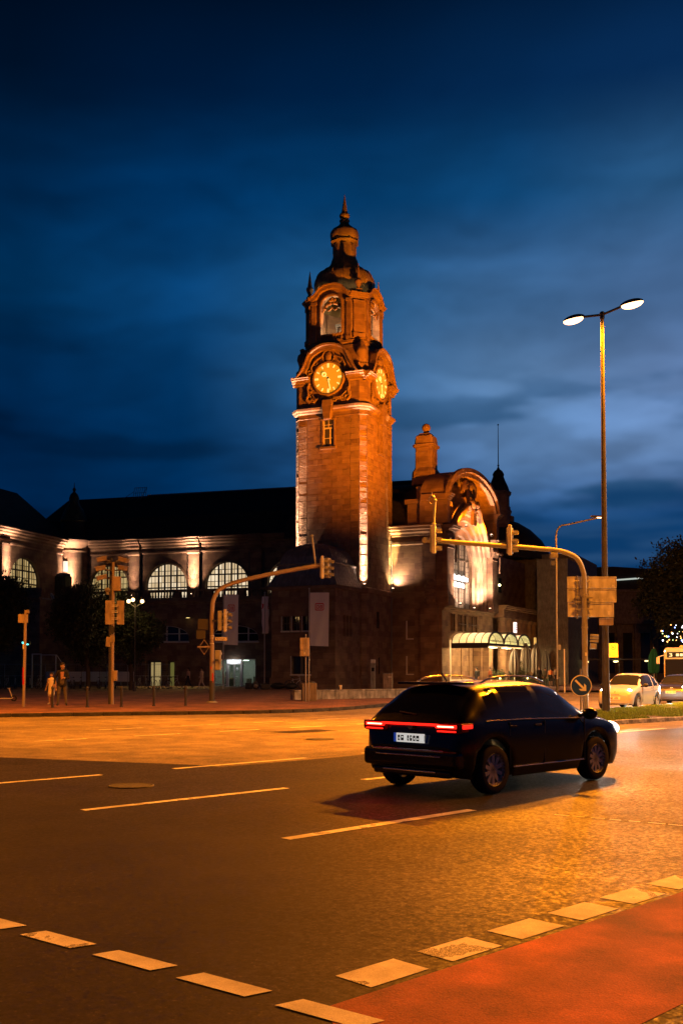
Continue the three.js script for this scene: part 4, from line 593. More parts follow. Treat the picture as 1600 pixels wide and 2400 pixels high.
// ---------------------------------------------------------------- entrance hall with arched portal gable
const EF = frame(8.686, -88.57, 63);   // x along the facade away from the street corner, z out of the facade
{
  const e = thing('entrance_hall', 'station entrance hall with a great floodlit arched gable right of the tower', 'building', 8.686, 0, -88.57, 63);
  const C = 6.85;
  // facade with the deep arched recess
  mesh('facade_wall', extrude([[0, 4.9], [13.6, 4.9], [13.6, 14.1], ...arcPts(C, 11.1, 6.0, 30, 150, 24), [0, 14.1]], 0.7, -0.7, [archPts(C, 5.2, 7.15, 11.1, 5.2, 36)]), 'stone', e);
  mesh('lower_wall', merge([boxB(0, 1.8, 0, 4.9, -0.7, 0), boxB(12.4, 13.6, 0, 4.9, -0.7, 0), boxB(1.8, 12.4, 4.5, 4.9, -0.7, 0)]), 'stone', e);
  mesh('sill_course', moulding([[0.03, 6.8], [0.2, 6.9], [0.2, 7.05], [0.32, 7.1], [0.32, 7.2]], 0, 13.6, 0), 'stonePlain', e);
  // deep splayed reveal stepping back to the window, in moulded bands
  const steps = [[5.22, 0.02], [4.95, -0.06], [4.85, -0.22], [4.4, -0.26], [4.28, -0.46], [3.75, -0.52], [3.62, -0.74], [3.05, -0.8], [2.95, -1.0], [2.78, -1.04], [2.76, -1.3]];
  const path = (r) => [[C + r, 7.15], [C + r, 9.2], ...arcPts(C, 11.1, r, 0, 180, 40), [C - r, 9.2], [C - r, 7.15]];
  for (let k = 0; k < steps.length - 1; k++) { const A = path(steps[k][0]), B = path(steps[k + 1][0]), za = steps[k][1], zb = steps[k + 1][1], P = []; for (let i = 0; i < A.length - 1; i++) P.push(...A[i], za, ...A[i + 1], za, ...B[i + 1], zb, ...A[i], za, ...B[i + 1], zb, ...B[i], zb); const g = new THREE.BufferGeometry(); g.setAttribute('position', new THREE.Float32BufferAttribute(P, 3)); g.computeVertexNormals(); mesh('reveal_band', uvm(g), 'stonePlain', e); }
  mesh('reveal_sill', boxB(C - 5.2, C + 5.2, 7.0, 7.15, -1.3, 0), 'stonePlain', e);
  mesh('archivolt', extrude([...arcPts(C, 11.1, 5.55, 16, 164, 36), ...arcPts(C, 11.1, 5.22, 164, 16, 36)], 0.4, 0, [], 0.04), 'stonePlain', e);
  // piers with capitals and entablature blocks
  for (const [a, b] of [[0.0, 1.6], [12.1, 13.55]]) {
    const p = new THREE.Group(); p.name = 'pier'; e.add(p);
    mesh('pier_shaft', boxB(a + 0.05, b, 7.2, 12.3, 0, 0.5), 'stone', p);
    mesh('pier_base', merge([boxB(a - 0.02, b + 0.08, 7.2, 8.1, 0, 0.6)]), 'stonePlain', p);
    mesh('capital', merge([moulding([[0, 12.2], [0.12, 12.3], [0.08, 12.5], [0.25, 12.95], [0.3, 13.1]], a, b + 0.05, 0.45, -0.4), sphere(0.2, a + 0.15, 12.95, 1.0, 1, 1, 0.8), sphere(0.2, b - 0.1, 12.95, 1.0, 1, 1, 0.8), tube([V((a + b) / 2, 12.6, 1.02), V((a + b) / 2 + 0.06, 12.1, 1.02), V((a + b) / 2 - 0.03, 11.5, 1.0), V((a + b) / 2, 11.0, 1.0)], 0.09, 16, 6)]), 'stonePlain', p);
    mesh('entablature', merge([boxB(a - 0.05, b + 0.1, 13.1, 13.5, 0, 0.6), moulding(CORNICE(13.5, 14.25, 0.8), a - 0.15, b + 0.25, 0.35, -0.35)]), 'stonePlain', p);
  }
  // great window
  archWindow(e, C, 2.82, 7.2, 11.1, 2.82, -1.1, span(-2.82, 2.82, 14), [[7.2, 0], ...span(7.85, 13.4, 11).map((y, i) => [y, i % 4 === 0 ? 0.06 : 0.02]), [13.95, 0]], [ME('portalPane', [0.3, 0.28, 0.24], [0.06, 0.042, 0.018], 0.25), ME('portalPane2', [0.34, 0.3, 0.26], [0.1, 0.07, 0.032], 0.25)], [3, 7, 11], 'portal_window');
  // illuminated lettering panel hung across the window
  const sg = new THREE.Group(); sg.name = 'illuminated_sign'; sg.position.set(0.75, 0, 0.35); sg.scale.x = 0.9; e.add(sg); const wl = ME('signLight', [0.8, 0.8, 0.8], [3.2, 3.1, 3.0]);
  mesh('logo_panel', merge([boxB(3.3, 3.85, 9.25, 10.35, -1.2, -1.1), boxB(3.95, 4.5, 9.25, 9.5, -1.2, -1.1), boxB(3.95, 4.5, 9.62, 9.95, -1.2, -1.1), boxB(3.95, 4.5, 10.05, 10.35, -1.2, -1.1)]), wl, sg);
  { const L = []; for (let i = 0; i < 12; i++) L.push(boxB(4.75 + i * 0.34, 4.75 + i * 0.34 + 0.27, 9.95, 10.3 + (i % 4 === 0 ? 0.12 : 0), -1.2, -1.1)); for (let i = 0; i < 9; i++) L.push(boxB(4.75 + i * 0.34, 4.75 + i * 0.34 + 0.27, 9.3, 9.62 + (i % 3 === 1 ? 0.12 : 0), -1.2, -1.1)); mesh('sign_letters', merge(L), wl, sg); }
  mesh('sign_rail', merge([boxB(3.2, 8.9, 9.78, 9.84, -1.3, -1.22), boxB(3.2, 8.9, 9.16, 9.2, -1.3, -1.22)]), 'darkMetal', sg);
  point(sg, V(5.8, 9.8, -0.8), [1, 0.98, 0.95], 2.2, 10);
  // attic and great hood arch over it
  mesh('attic_wall', extrude([[0.3, 14.0], [13.4, 14.0], [13.4, 16.7], ...arcPts(C, 16.6, 6.3, 0, 180, 30, 2.6)], 0.5, -2.2), 'stonePlain', e);
  const hood = (hw, rise, y) => arcPts(C, y, hw, 0, 180, 40, rise);
  mesh('hood_arch', extrude([[C + 7.0, 14.4], ...hood(7.0, 3.3, 16.6), [C - 7.0, 14.4], [C - 6.35, 14.4], ...hood(6.35, 2.75, 16.6).reverse(), [C + 6.35, 14.4]], 2.6, -2.0), 'stonePlain', e);
  mesh('hood_moulding', extrude([...hood(7.25, 3.5, 16.65), ...hood(6.75, 3.05, 16.65).reverse()], 0.4, 0.45, [], 0.05), 'stonePlain', e);
  mesh('hood_impost', merge([moulding(CORNICE(16.4, 16.95, 0.45), -0.45, 0.6, 0.6, -2.4), moulding(CORNICE(16.4, 16.95, 0.45), 13.1, 14.2, 0.6, -2.4)]), 'stonePlain', e);
  // sculpture: eagle-like crest and reclining figures on the portal arch
  { const r1 = rng(5), s = []; const lump = (x, y, z, n, sp, sc) => { for (let i = 0; i < n; i++) s.push(sphere(sc * (0.5 + r1() * 0.8), x + (r1() - 0.5) * sp, y + (r1() - 0.5) * sp * 1.3, z + (r1() - 0.5) * sp * 0.5, 0.8 + r1() * 0.5, 0.8 + r1() * 0.9, 0.8, 8)); };
    lump(C, 18.4, -0.3, 16, 1.1, 0.28); for (const q of [-1, 1]) { s.push(tube([V(C, 18.6, -0.2), V(C + q * 0.7, 19.0, 0), V(C + q * 1.4, 18.6, 0.1), V(C + q * 1.7, 17.9, 0)], 0.22, 20, 7), tube([V(C + q * 0.2, 18.2, 0), V(C + q * 0.7, 17.6, 0.2), V(C + q * 0.4, 17.0, 0.2)], 0.18, 16, 7), tube([V(C + q * 0.5, 16.4, 0.3), V(C + q * 1.3, 16.7, 0.4), V(C + q * 2.0, 16.2, 0.4), V(C + q * 2.5, 15.6, 0.3)], 0.24, 20, 8), sphere(0.25, C + q * 0.9, 17.1, 0.4)); }
    mesh('sculpture', merge(s), 'stonePlain', e);
    const t = []; for (let i = 0; i < 12; i++) t.push(sphere(0.16 + r1() * 0.16, C + (r1() - 0.5) * 1.1, 16.3 + r1() * 1.1, 0.45 + r1() * 0.3, 0.9, 1.3, 0.9, 8)); for (const q of [-0.3, 0, 0.3]) t.push(box(0.2, 1.4, 0.3, C + q, 15.7, 0.5)); mesh('keystone_figure', merge(t), 'stonePlain', e); }
  // side wall facing the forecourt, and the body behind
  const g1 = new THREE.Group(); g1.name = 'street_side'; g1.rotation.y = -PI / 2 - 0 + R(3); e.add(g1);   // turned to face the forecourt
  mesh('side_wall', extrude([[-7, 0], [0, 0], [0, 13.3], [-7, 13.3]], 0.5, -0.5), 'stone', g1);
  mesh('side_cornice', merge([moulding([[0.03, 12.6], [0.14, 12.7], [0.14, 12.9]], -7, -0.05, 0), moulding(CORNICE(13.3, 14.3, 0.7), -7, 0.1, 0, -0.5)]), 'stonePlain', g1);
  mesh('side_pilaster', merge([boxB(-1.7, -0.5, 7.2, 12.6, 0, 0.3), boxB(-1.9, -0.3, 0, 7.2, 0, 0.35)]), 'stone', g1);
  mesh('side_carving', merge([0, 1, 2, 3, 4, 5].map(i => sphere(0.35, -1.1 + (i % 2) * 0.2, 9.2 + i * 0.3 - 1.5, 0.35, 1.1, 1, 0.6, 9))), 'stonePlain', g1);
  for (const [x, y] of [[-3.3, 4.4], [-3.3, 1.3]]) mesh('narrow_window', merge([boxB(x, x + 0.12, y, y + 1.55, 0, 0.06), boxB(x, x + 0.7, y - 0.1, y, 0, 0.08)]), 'cream', g1);
  mesh('downpipe', cyl(0.07, 0.07, 13, -4.62, 0, 0.14, 8), 'zinc', g1);
  mesh('attic_block', merge([boxB(-3.3, -0.2, 14.25, 16.3, -3, -0.4), boxB(-3.5, 0, 16.3, 16.7, -3.1, -0.2), boxB(-2.6, -0.8, 16.7, 17.9, -2.6, -0.8)]), 'stone', g1);
  { const P = [], q = (a, b, c, d) => P.push(...a, ...b, ...c, ...a, ...c, ...d); mesh('hall_body', merge([boxB(0.2, 13.4, 0, 14.0, -14, -2.6)]), 'stone', e); const n = 16; for (let i = 0; i < n; i++) { const a = arcPts(C, 14, 6.5, 180, 0, n, 5.2), p0 = a[i], p1 = a[i + 1]; q([p0[0], p0[1], -2.0], [p1[0], p1[1], -2.0], [p1[0], p1[1], -16], [p0[0], p0[1], -16]); } const g = new THREE.BufferGeometry(); g.setAttribute('position', new THREE.Float32BufferAttribute(P, 3)); g.computeVertexNormals(); mesh('barrel_roof', uvm(g), 'slate', e); }
  // entrance bay: recessed warm wall, panels and door strips under the canopy
  mesh('entrance_wall', merge([boxB(1.8, 12.4, 0, 4.5, -1.9, -1.6), boxB(1.8, 2.0, 0, 4.5, -1.6, -0.7), boxB(12.2, 12.4, 0, 4.5, -1.6, -0.7)]), 'stonePlain', e);
  mesh('entrance_plinth', boxB(2.0, 12.2, 0, 0.75, -1.6, -1.5), 'cream', e);
  for (const x of [3.4, 5.9, 8.9, 11.0]) mesh('door_strip', merge([boxB(x, x + 0.16, 0, 4.4, -1.6, -1.5), boxB(x + 0.16, x + 0.32, 0, 4.4, -1.6, -1.56)]), x < 7 ? 'frameWhite' : 'stonePlain', e);
  // windows over the canopy
  for (const x of [2.1, 4.0, 5.0, 6.9, 7.9]) { const wd = new THREE.Group(); wd.name = 'upper_window'; e.add(wd); mesh('pane', boxB(x, x + 0.85, 5.15, 6.6, 0.0, 0.03), 'glassDark', wd); mesh('frame', merge([boxB(x - 0.06, x, 5.1, 6.65, 0, 0.12), boxB(x + 0.85, x + 0.93, 5.1, 6.65, 0, 0.12), boxB(x + 0.4, x + 0.46, 5.15, 6.6, 0.03, 0.08)]), 'stonePlain', wd); }
  mesh('upper_railing', merge([boxB(3.5, 8.4, 5.75, 5.79, 0.2, 0.24), ...[0, 1, 2, 3, 4, 5].map(i => boxB(3.6 + i * 0.9, 3.64 + i * 0.9, 5.55, 5.95, 0.2, 0.24))]), 'darkMetal', e);
  // glazed canopy of three barrel vaults
  const can = new THREE.Group(); can.name = 'entrance_canopy'; can.position.set(1.9, 0, 0.15); e.add(can);
  const span3 = 4.2, out = 3.4;
  for (let k = 0; k < 3; k++) {
    const cx = span3 * (k + 0.5); const rib = a => arcPts(cx, 3.95, span3 / 2 - 0.05, a, 180 - a, 14, 1.0);
    for (let j = 0; j < 5; j++) { const z0 = j * out / 5, z1 = (j + 1) * out / 5 - 0.04, P = [], r = rib(0); for (let i = 0; i < r.length - 1; i++) { const a = r[i], b = r[i + 1]; P.push(a[0], a[1], z0, b[0], b[1], z0, b[0], b[1], z1, a[0], a[1], z0, b[0], b[1], z1, a[0], a[1], z1); } const g = new THREE.BufferGeometry(); g.setAttribute('position', new THREE.Float32BufferAttribute(P, 3)); g.computeVertexNormals(); mesh('roof_pane', uvm(g), 'canopyGlass', can); }
    for (let j = 0; j <= 5; j++) mesh('rib', tube(rib(0).map(p => V(p[0], p[1] + 0.03, j * out / 5)), j === 5 ? 0.09 : 0.04, 24, 6), 'darkMetal', can);
    mesh('end_glass', extrude(rib(0), 0.02, out - 0.1), 'glassClear', can);
    mesh('tie_bar', boxB(cx - span3 / 2, cx + span3 / 2, 4.2, 4.24, out - 0.08, out - 0.04), 'darkMetal', can);
    const L = mesh('canopy_lamp', box(2.6, 0.05, 0.12, cx, 3.72, 1.6), ME('canopyGlow', [0.8, 0.8, 0.7], [5, 4.2, 2.6]), can);
    point(can, V(cx, 3.6, 1.7), [1, 0.56, 0.19], 85, 12); point(can, V(cx, 4.1, 2.4), [1, 0.82, 0.55], 9, 10);
  }
  mesh('gutter_beam', merge([boxB(-0.1, 0.1, 3.55, 4.0, 0, out), boxB(span3 * 3 - 0.1, span3 * 3 + 0.1, 3.7, 4.0, 0, out), boxB(span3 - 0.07, span3 + 0.07, 3.75, 3.97, 0, out), boxB(span3 * 2 - 0.07, span3 * 2 + 0.07, 3.75, 3.97, 0, out), boxB(-0.1, span3 * 3 + 0.1, 3.75, 3.95, out - 0.06, out + 0.06)]), 'darkMetal', can);
  // obelisk pedestal and ball on the roof
  const ob = new THREE.Group(); ob.name = 'roof_pedestal'; ob.position.set(3.4, 0, -2.8); ob.rotation.y = R(-87); e.add(ob);
  mesh('pedestal', merge([chamferSkin([[0.35, 18.4], [0.25, 19.6], [0.05, 19.9], [0, 20.0], [-0.02, 21.6], [0.0, 21.8], [0.2, 21.9], [0.22, 22.1], [0.05, 22.2], [-0.05, 22.9], [-0.3, 23.1], [-0.35, 23.2]], 0.82, 0.12), ...[0, 1, 2, 3].map(k => { const g = boxB(-0.45, 0.45, 20.3, 21.4, 0.78, 0.9); g.rotateY(k * PI / 2); return g; })]), 'stonePlain', ob);
  mesh('ball', merge([sphere(0.4, 0, 23.75, 0, 1, 1, 1, 16), cyl(0.3, 0.24, 0.3, 0, 23.15, 0, 12)]), 'stonePlain', ob);
  // transit sign cube
  const ts = mesh('transit_sign', rbox(0.7, 1.0, 0.14, 0.03, 13.2, 5.75, 2.4), ME('transitSign', [0.8, 0.8, 0.8], [2.0, 1.7, 1.6]), e); mesh('transit_symbol', merge([boxB(12.98, 13.42, 5.5, 5.62, 2.47, 2.485), boxB(12.98, 13.42, 5.72, 5.84, 2.47, 2.485), boxB(12.98, 13.42, 5.94, 6.06, 2.47, 2.485)]), 'signRed', ts);
  mesh('sign_bracket', boxB(13.15, 13.25, 5.2, 5.3, 0, 2.4), 'darkMetal', e);
}
// uplights on the entrance gable
{
  const u = (x, y, z, tx, ty, tz, label, beams) => { const a = EF(x, y, z), b = EF(tx, ty, tz); uplight(a.x, a.y, a.z, b.x, b.y, b.z, label, beams.map(([c, I, d, t]) => [c, I, d, t ? EF(...t).toArray() : undefined])); };
  u(10.6, 7.45, 0.75, 10.9, 14, -0.2, 'bright uplight at the foot of the far portal reveal', [[WARM, 230, 60], [WARM, 1400, 20], [WARM, 320, 70, [9.5, 13, -0.5]]]);
  u(6.9, 7.3, 0.5, 6.9, 16, 0.2, 'uplight in the middle of the portal sill washing the arch', [[WARM, 110, 80, [6.9, 12, -1]], [WARM, 900, 14, [6.85, 18.4, 0.2]]]);
  u(1.6, 7.4, 1.1, 1.2, 14, 0.5, 'uplight at the foot of the near portal pier', [[WARM, 40, 55], [WARM, 260, 25]]);
  u(3.4, 14.5, 1.0, 5.0, 18, -0.5, 'orange floodlight on the cornice below the hood arch', [[FLOOD, 260, 80]]);
  u(10.4, 14.5, 1.0, 8.6, 18, -0.5, 'orange floodlight on the far cornice below the hood arch', [[FLOOD, 260, 80]]);
}
// uplights on the hall pilasters
{
  const u = (x, y, z, tx, ty, tz, label, k) => { const a = WF(x, y, z), b = WF(tx, ty, tz); uplight(a.x, a.y, a.z, b.x, b.y, b.z, label, [[WARM, 110 * k, 45], [WARM, 560 * k, 22], [WARM, 660 * k, 12]]); };
  u(-7.46, 9.35, -7.1, -7.46, 14.5, -7.5, 'bright uplight before the pilaster left of the half-hidden window', 1.5);
  u(-14.28, 9.35, -7.1, -14.28, 14.5, -7.5, 'weak uplight before the pilaster behind the tree', 0.32);
  u(-20.7, 9.0, -5.5, -21.0, 14.5, -6.1, 'uplight at the foot of the rounded corner turret', 1.6);
  u(-20.55, 9.35, 4.5, -21.0, 14.5, 4.5, 'uplight before the pilaster at the far left edge of the hall', 1.2);
}
// colonnade right of the entrance
{
  const c = thing('colonnade', 'row of plain stone columns lit from below right of the entrance canopy', 'building', 8.686, 0, -88.57, 63);
  const g = lathe([[0.62, 0], [0.62, 0.3], [0.5, 0.42], [0.5, 3], [0.43, 6.4], [0.52, 6.5], [0.6, 6.8]], 18); uvm(g);
  for (let i = 0; i < 7; i++) { const m = mesh('column', g, 'stonePlain', c); m.position.set(15.0 + i * 1.75, 0, 0.5); }
  mesh('entablature', merge([boxB(13.7, 27, 6.8, 7.4, -0.4, 1.1), moulding(CORNICE(7.4, 8.0, 0.5), 13.7, 27, 1.0, -1)]), 'stonePlain', c);
  mesh('back_wall', boxB(13.6, 40, 0, 14, -3.2, -2.6), 'stone', c); mesh('upper_storey', merge([boxB(13.7, 30, 8.0, 13.5, -2.5, -1.2)]), 'stone', c);
  for (const [x, y] of [[16.5, 9.7], [19.0, 9.7]]) mesh('dim_window', merge([boxB(x, x + 0.9, y, y + 1.5, -1.2, -1.15)]), 'glassDark', c);
  for (let i = 0; i < 3; i++) { const L = mesh('floor_lamp', cyl(0.1, 0.1, 0.06, 16.0 + i * 3.5, 0.12, 1.9, 12), ME('floorGlow', [0.8, 0.7, 0.5], [6, 3.4, 1.0]), c); spot(c, V(16.0 + i * 3.5, 0.24, 1.9), V(16.0 + i * 3.5, 6, 0.5), HALOGEN, 34 / (1 + i * 0.6), 55, 1, 4); }
  const lampm = mesh('ceiling_lamp', sphere(0.14, 18.5, 10.4, -0.9), ME('greenLamp', [0.8, 0.8, 0.6], [5, 5, 2.2]), c); point(c, V(18.5, 10.3, -0.6), [1, 0.95, 0.5], 0.6, 6);
  for (const [x, y, h] of [[23.0, 5.6, 0.0]]) { mesh('lantern', rbox(0.35, 0.95, 0.2, 0.03, x, 4.6, 1.5), ME('lantern', [0.7, 0.6, 0.4], [0.75, 0.42, 0.1]), c); }
}
// dark domed tower and dome beyond the entrance, a figure on its parapet
{
  const d = thing('dome_tower', 'dark silhouetted lantern tower with tall mast beyond the entrance gable', 'tower', 17.7, 0, -115, -24);
  mesh('lantern_drum', uvm(lathe([[1.7, 12], [1.7, 16.5], [1.3, 16.8], [1.25, 21.2], [1.45, 21.3], [1.5, 21.6], [1.25, 21.8]], 8)), 'stone', d);
  mesh('lantern_dome', uvm(lathe([[1.3, 21.7], [1.1, 22.3], [0.78, 23.0], [0.6, 23.5], [0.66, 23.7], [0.6, 23.85], [0.45, 24.1], [0.2, 24.3], [0.06, 24.6]], 16)), 'slate', d);
  mesh('mast', merge([cyl(0.06, 0.03, 5.0, 0, 24.4, 0, 8), sphere(0.12, 0, 24.75, 0), sphere(0.09, 0, 29.4, 0)]), 'darkMetal', d);
  const e = thing('dome_hall', 'dark domed hall silhouetted against the sky right of the lantern tower', 'building', 17.7, 0, -118, -24);
  mesh('hall_block', boxB(-5, 9.5, 0, 14.5, -12, 2), 'farWall', e);
  mesh('great_dome', uvm(lathe([[6.3, 14.0], [6.2, 15.0], [5.4, 16.4], [4.2, 17.6], [2.8, 18.5], [1.4, 18.9], [0, 19.0]], 28)), 'slate', e);
  mesh('parapet_urn', merge([box(0.9, 1.5, 0.9, 2.0, 18.4, 1.0), lathe([[0, 19.0], [0.25, 19.1], [0.15, 19.3], [0.3, 19.7], [0.12, 20.0], [0.16, 20.2], [0, 20.3]], 10).translate(2.0, 0, 1.0)]), 'stonePlain', e);
  mesh('wing_block', boxB(7.0, 10.2, 0, 13.2, 1.5, 9), 'farWall', e);
}

// ---------------------------------------------------------------- street lamps
function streetLamp(x, z, label, I, col = SODIUM, bat = false)   // bat: optics that throw the light along the road, little straight down
 {
  const g = thing('street_lamp', label, 'street lamp', x, 0, z, 0, 'double-armed street lamps');
  mesh('pole', uvm(lathe([[0.14, 0], [0.14, 1.2], [0.125, 1.3], [0.06, 14.2], [0.06, 14.35]], 14)), 'poleDark', g);
  mesh('pole_cap', merge([sphere(0.1, 0, 14.42, 0), cyl(0.085, 0.085, 0.18, 0, 14.25, 0)]), 'darkMetal', g);
  for (const s of [-1, 1]) {
    const dx = s * 0.72, dz = s * 0.69, a = Math.atan2(-dz, dx), hd = new THREE.Group(); hd.name = 'lamp_head'; hd.rotation.y = a; hd.rotation.order = 'YXZ'; hd.position.set(0, 14.4, 0); g.add(hd);
    mesh('arm', bar(V(0.05, 0, 0), V(0.75, 0.1, 0), 0.045, 8), 'darkMetal', hd);
    const sh = new THREE.SphereGeometry(0.5, 18, 10, 0, 2 * PI, 0, PI / 2); sh.scale(0.92, 0.34, 0.34); sh.translate(1.15, 0.1, 0); mesh('hood', sh.toNonIndexed(), 'darkMetal', hd);
    const ln = new THREE.SphereGeometry(0.5, 18, 8, 0, 2 * PI, PI / 2, PI / 2); ln.scale(0.84, 0.34, 0.3); ln.translate(1.18, 0.1, 0); mesh('lens', ln.toNonIndexed(), 'sodiumGlow', hd);
    spot(hd, V(1.18, -0.12, 0), V(1.18, -10, 0), col, bat ? I * 0.2 : I, 86, 0.5, 8);
    if (bat) for (const q of [-1, 1]) spot(hd, V(1.18, -0.12, 0), V(1.18, -4.3, q * 9), col, I * 0.85, 52, 0.7, 8);
  }
  return g;
}
streetLamp(9.37, -36.4, 'tall street lamp with two glowing heads rising from the grass island', 4800, SODIUM, true);
streetLamp(-17.5, -29.5, 'tall double street lamp outside the frame at left', 850);
streetLamp(23, -41, 'tall double street lamp with whiter light outside the frame at right', 1100, LEDWARM);
// lamp on the near pavement behind the photographer's right shoulder
streetLamp(13.5, -21.5, 'tall double street lamp on the near side outside the frame at right', 750);
// curved-arm lamp by the station, carrying the tower floodlight
{
  const g = thing('arm_lamp', 'slim curved-arm street lamp with small lamps on the station forecourt', 'street lamp', 14.25, 0.12, -67.8);
  mesh('pole', tube([V(0, 0, 0), V(0, 5, 0), V(0, 9.5, 0), V(0.02, 10.6, 0), V(0.25, 11.05, 0), V(0.9, 11.2, 0), V(2.9, 11.65, 0)], 0.06, 60, 8), 'galv', g); mesh('base_sleeve', cyl(0.1, 0.1, 0.9, 0, 0, 0, 12), 'darkMetal', g);
  mesh('lamp_hood', rbox(0.8, 0.12, 0.26, 0.04, 2.7, 11.72, 0), 'darkMetal', g); mesh('lamp_lens', merge([rbox(0.3, 0.06, 0.18, 0.02, 2.85, 11.63, 0)]), 'sodiumGlow', g);
  spot(g, V(2.85, 11.55, 0), V(2.85, 0, 0), SODIUM, 500, 80, 0.8, 6);
  // orange floodlights clamped to the pole, aimed at the upper tower
  for (const y of [8.6, 9.2]) { const f = mesh('floodlight', rbox(0.44, 0.36, 0.3, 0.03, -0.12, y, -0.2), 'darkMetal', g); mesh('floodlight_glass', box(0.36, 0.28, 0.006, -0.12, y, -0.352), 'sodiumGlow', f); spot(g, V(-0.28, y + 0.12, -0.5), V(-13.9, 33.5, -20.4), FLOOD, 5900, 37, 1, 6); }
  mesh('service_box', rbox(0.2, 0.34, 0.2, 0.02, 0.14, 3.0, 0), 'boxGrey', g);
}
{ const g = thing('marker_post', 'thin white marker post beside the curved-arm lamp', 'post', 14.9, 0.12, -68.6); mesh('post', cyl(0.045, 0.04, 2.85, 0, 0, 0, 8), 'cream', g); mesh('post_cap', sphere(0.05, 0, 2.86, 0), 'cream', g); }

// ---------------------------------------------------------------- signal masts, signs, poles
function signalHead(parent, x, y, z, deg, plate = true) {   // three-lamp head seen from behind or aside, lamps toward local +z
  const g = new THREE.Group(); g.name = 'signal_head'; g.position.set(x, y, z); g.rotation.y = R(deg); parent.add(g);
  mesh('housing', rbox(0.28, 0.92, 0.2, 0.04), 'greyPaint', g);
  for (const k of [-1, 0, 1]) { const v = new THREE.CylinderGeometry(0.115, 0.115, 0.2, 14, 1, true, PI / 2 - 0.3, PI + 0.6); v.rotateX(PI / 2); v.rotateZ(PI); v.translate(0, k * 0.3 + 0.02, 0.19); mesh('visor', v.toNonIndexed(), 'greyPaint', g); mesh('lens', cyl(0.1, 0.1, 0.02, 0, 0, 0, 14).rotateX(PI / 2).translate(0, k * 0.3, 0.1), 'black', g); }
  if (plate) mesh('backboard', rbox(0.1, 1.05, 0.12, 0.02, -0.26, 0, 0.05), 'alu', g);
  mesh('bracket', box(0.08, 0.08, 0.3, 0, 0, -0.2), 'darkMetal', g);
  return g;
}
{ // right-hand mast with direction boards
  const g = thing('signal_mast', 'curved traffic signal mast carrying direction boards seen from behind on the island', 'signal mast', 8.4, 0.1, -35.4);
  mesh('pole', merge([tube([V(0, 0, 0), V(0, 1, 0), V(0, 3.6, 0)], 0.1, 10, 12)]), 'greyPaint', g);
  mesh('arm', tube([V(0, 3.5, 0), V(0, 4.4, 0), V(-0.03, 4.9, 0), V(-0.25, 5.38, 0), V(-0.75, 5.62, 0), V(-1.6, 5.72, 0), V(-3.4, 5.86, 0), V(-5.5, 6.02, 0)], 0.085, 70, 10), 'greyPaint', g);
  mesh('arm_collar', merge([cyl(0.12, 0.12, 0.1, 0, 4.05, 0), cyl(0.115, 0.115, 0.06, 0, 3.6, 0), cyl(0.115, 0.115, 0.06, 0, 2.95, 0), sphere(0.11, -5.5, 6.02, 0)]), 'greyPaint', g);
  for (const [x0, x1, y0, y1] of [[-0.53, 1.18, 4.37, 4.77], [-0.53, 1.17, 3.87, 4.35], [-0.52, 1.08, 3.36, 3.85]]) {
    const b = new THREE.Group(); b.name = 'direction_board'; g.add(b); const cx = (x0 + x1) / 2, cy = (y0 + y1) / 2;
    mesh('board', rbox(x1 - x0, y1 - y0, 0.03, 0.012, cx, cy, -0.3), 'alu', b);
    mesh('rim', merge([boxB(x0, x1, y1 - 0.03, y1, -0.29, -0.24), boxB(x0, x1, y0, y0 + 0.03, -0.29, -0.24), boxB(x0, x0 + 0.03, y0 + 0.03, y1 - 0.03, -0.29, -0.24), boxB(x1 - 0.03, x1, y0 + 0.03, y1 - 0.03, -0.29, -0.24)]), 'alu', b);
  }
  for (const x of [-0.2, 0.17]) { mesh('board_post', merge([cyl(0.03, 0.03, 1.5, x, 3.3, -0.2, 8), ...[3.42, 3.62, 3.85, 4.05, 4.35, 4.6].map(y => rbox(0.14, 0.05, 0.08, 0.01, x, y, -0.2))]), 'galv', g); }
  mesh('clamp', merge([3.62, 4.02, 3.88].map(y => box(0.62, 0.05, 0.08, 0, y, -0.1))), 'galv', g);
  mesh('sticker', merge([boxB(0.88, 0.96, 3.44, 3.57, -0.283, -0.28), boxB(1.04, 1.09, 4.43, 4.49, -0.283, -0.28)]), 'white', g);
  mesh('hidden_board', rbox(0.5, 0.25, 0.03, 0.01, 0.85, 3.2, -0.4), 'boxBeige', g);
  const sm = mesh('side_sign', merge([rbox(0.3, 0.07, 0.06, 0.01, 0.15, 2.72, 0.1), rbox(0.3, 0.07, 0.06, 0.01, 0.15, 2.62, 0.1), rbox(0.3, 0.07, 0.06, 0.01, 0.15, 2.52, 0.1), rbox(0.2, 0.2, 0.2, 0.02, 0.14, 2.35, 0.02)]), 'greyPaint', g); sm.rotation.z = -0.06;
  signalHead(g, -5.22, 6.05, 0.0, 78); signalHead(g, -2.55, 6.0, -0.1, 70);
  mesh('detector', rbox(0.26, 0.18, 0.2, 0.02, -1.05, 5.48, 0), 'greyPaint', g);
  mesh('camera_mast', merge([tube([V(-5.2, 6.0, 0), V(-5.19, 6.8, 0), V(-5.16, 7.35, 0)], 0.045, 10, 8), sphere(0.06, -5.15, 7.4, 0)]), 'greyPaint', g);
  { const t = new THREE.TorusGeometry(0.11, 0.018, 6, 18); t.scale(1, 1.35, 1); t.translate(-5.26, 7.42, 0); mesh('antenna_loop', merge([t.toNonIndexed(), sphere(0.07, -5.22, 7.52, 0), bar(V(-5.26, 7.5, 0), V(-5.27, 7.68, 0), 0.012, 5)]), 'galv', g); }
  mesh('stickers', merge([boxB(-0.02, 0.05, 2.0, 2.12, 0.1, 0.106)]), 'white', g);
}
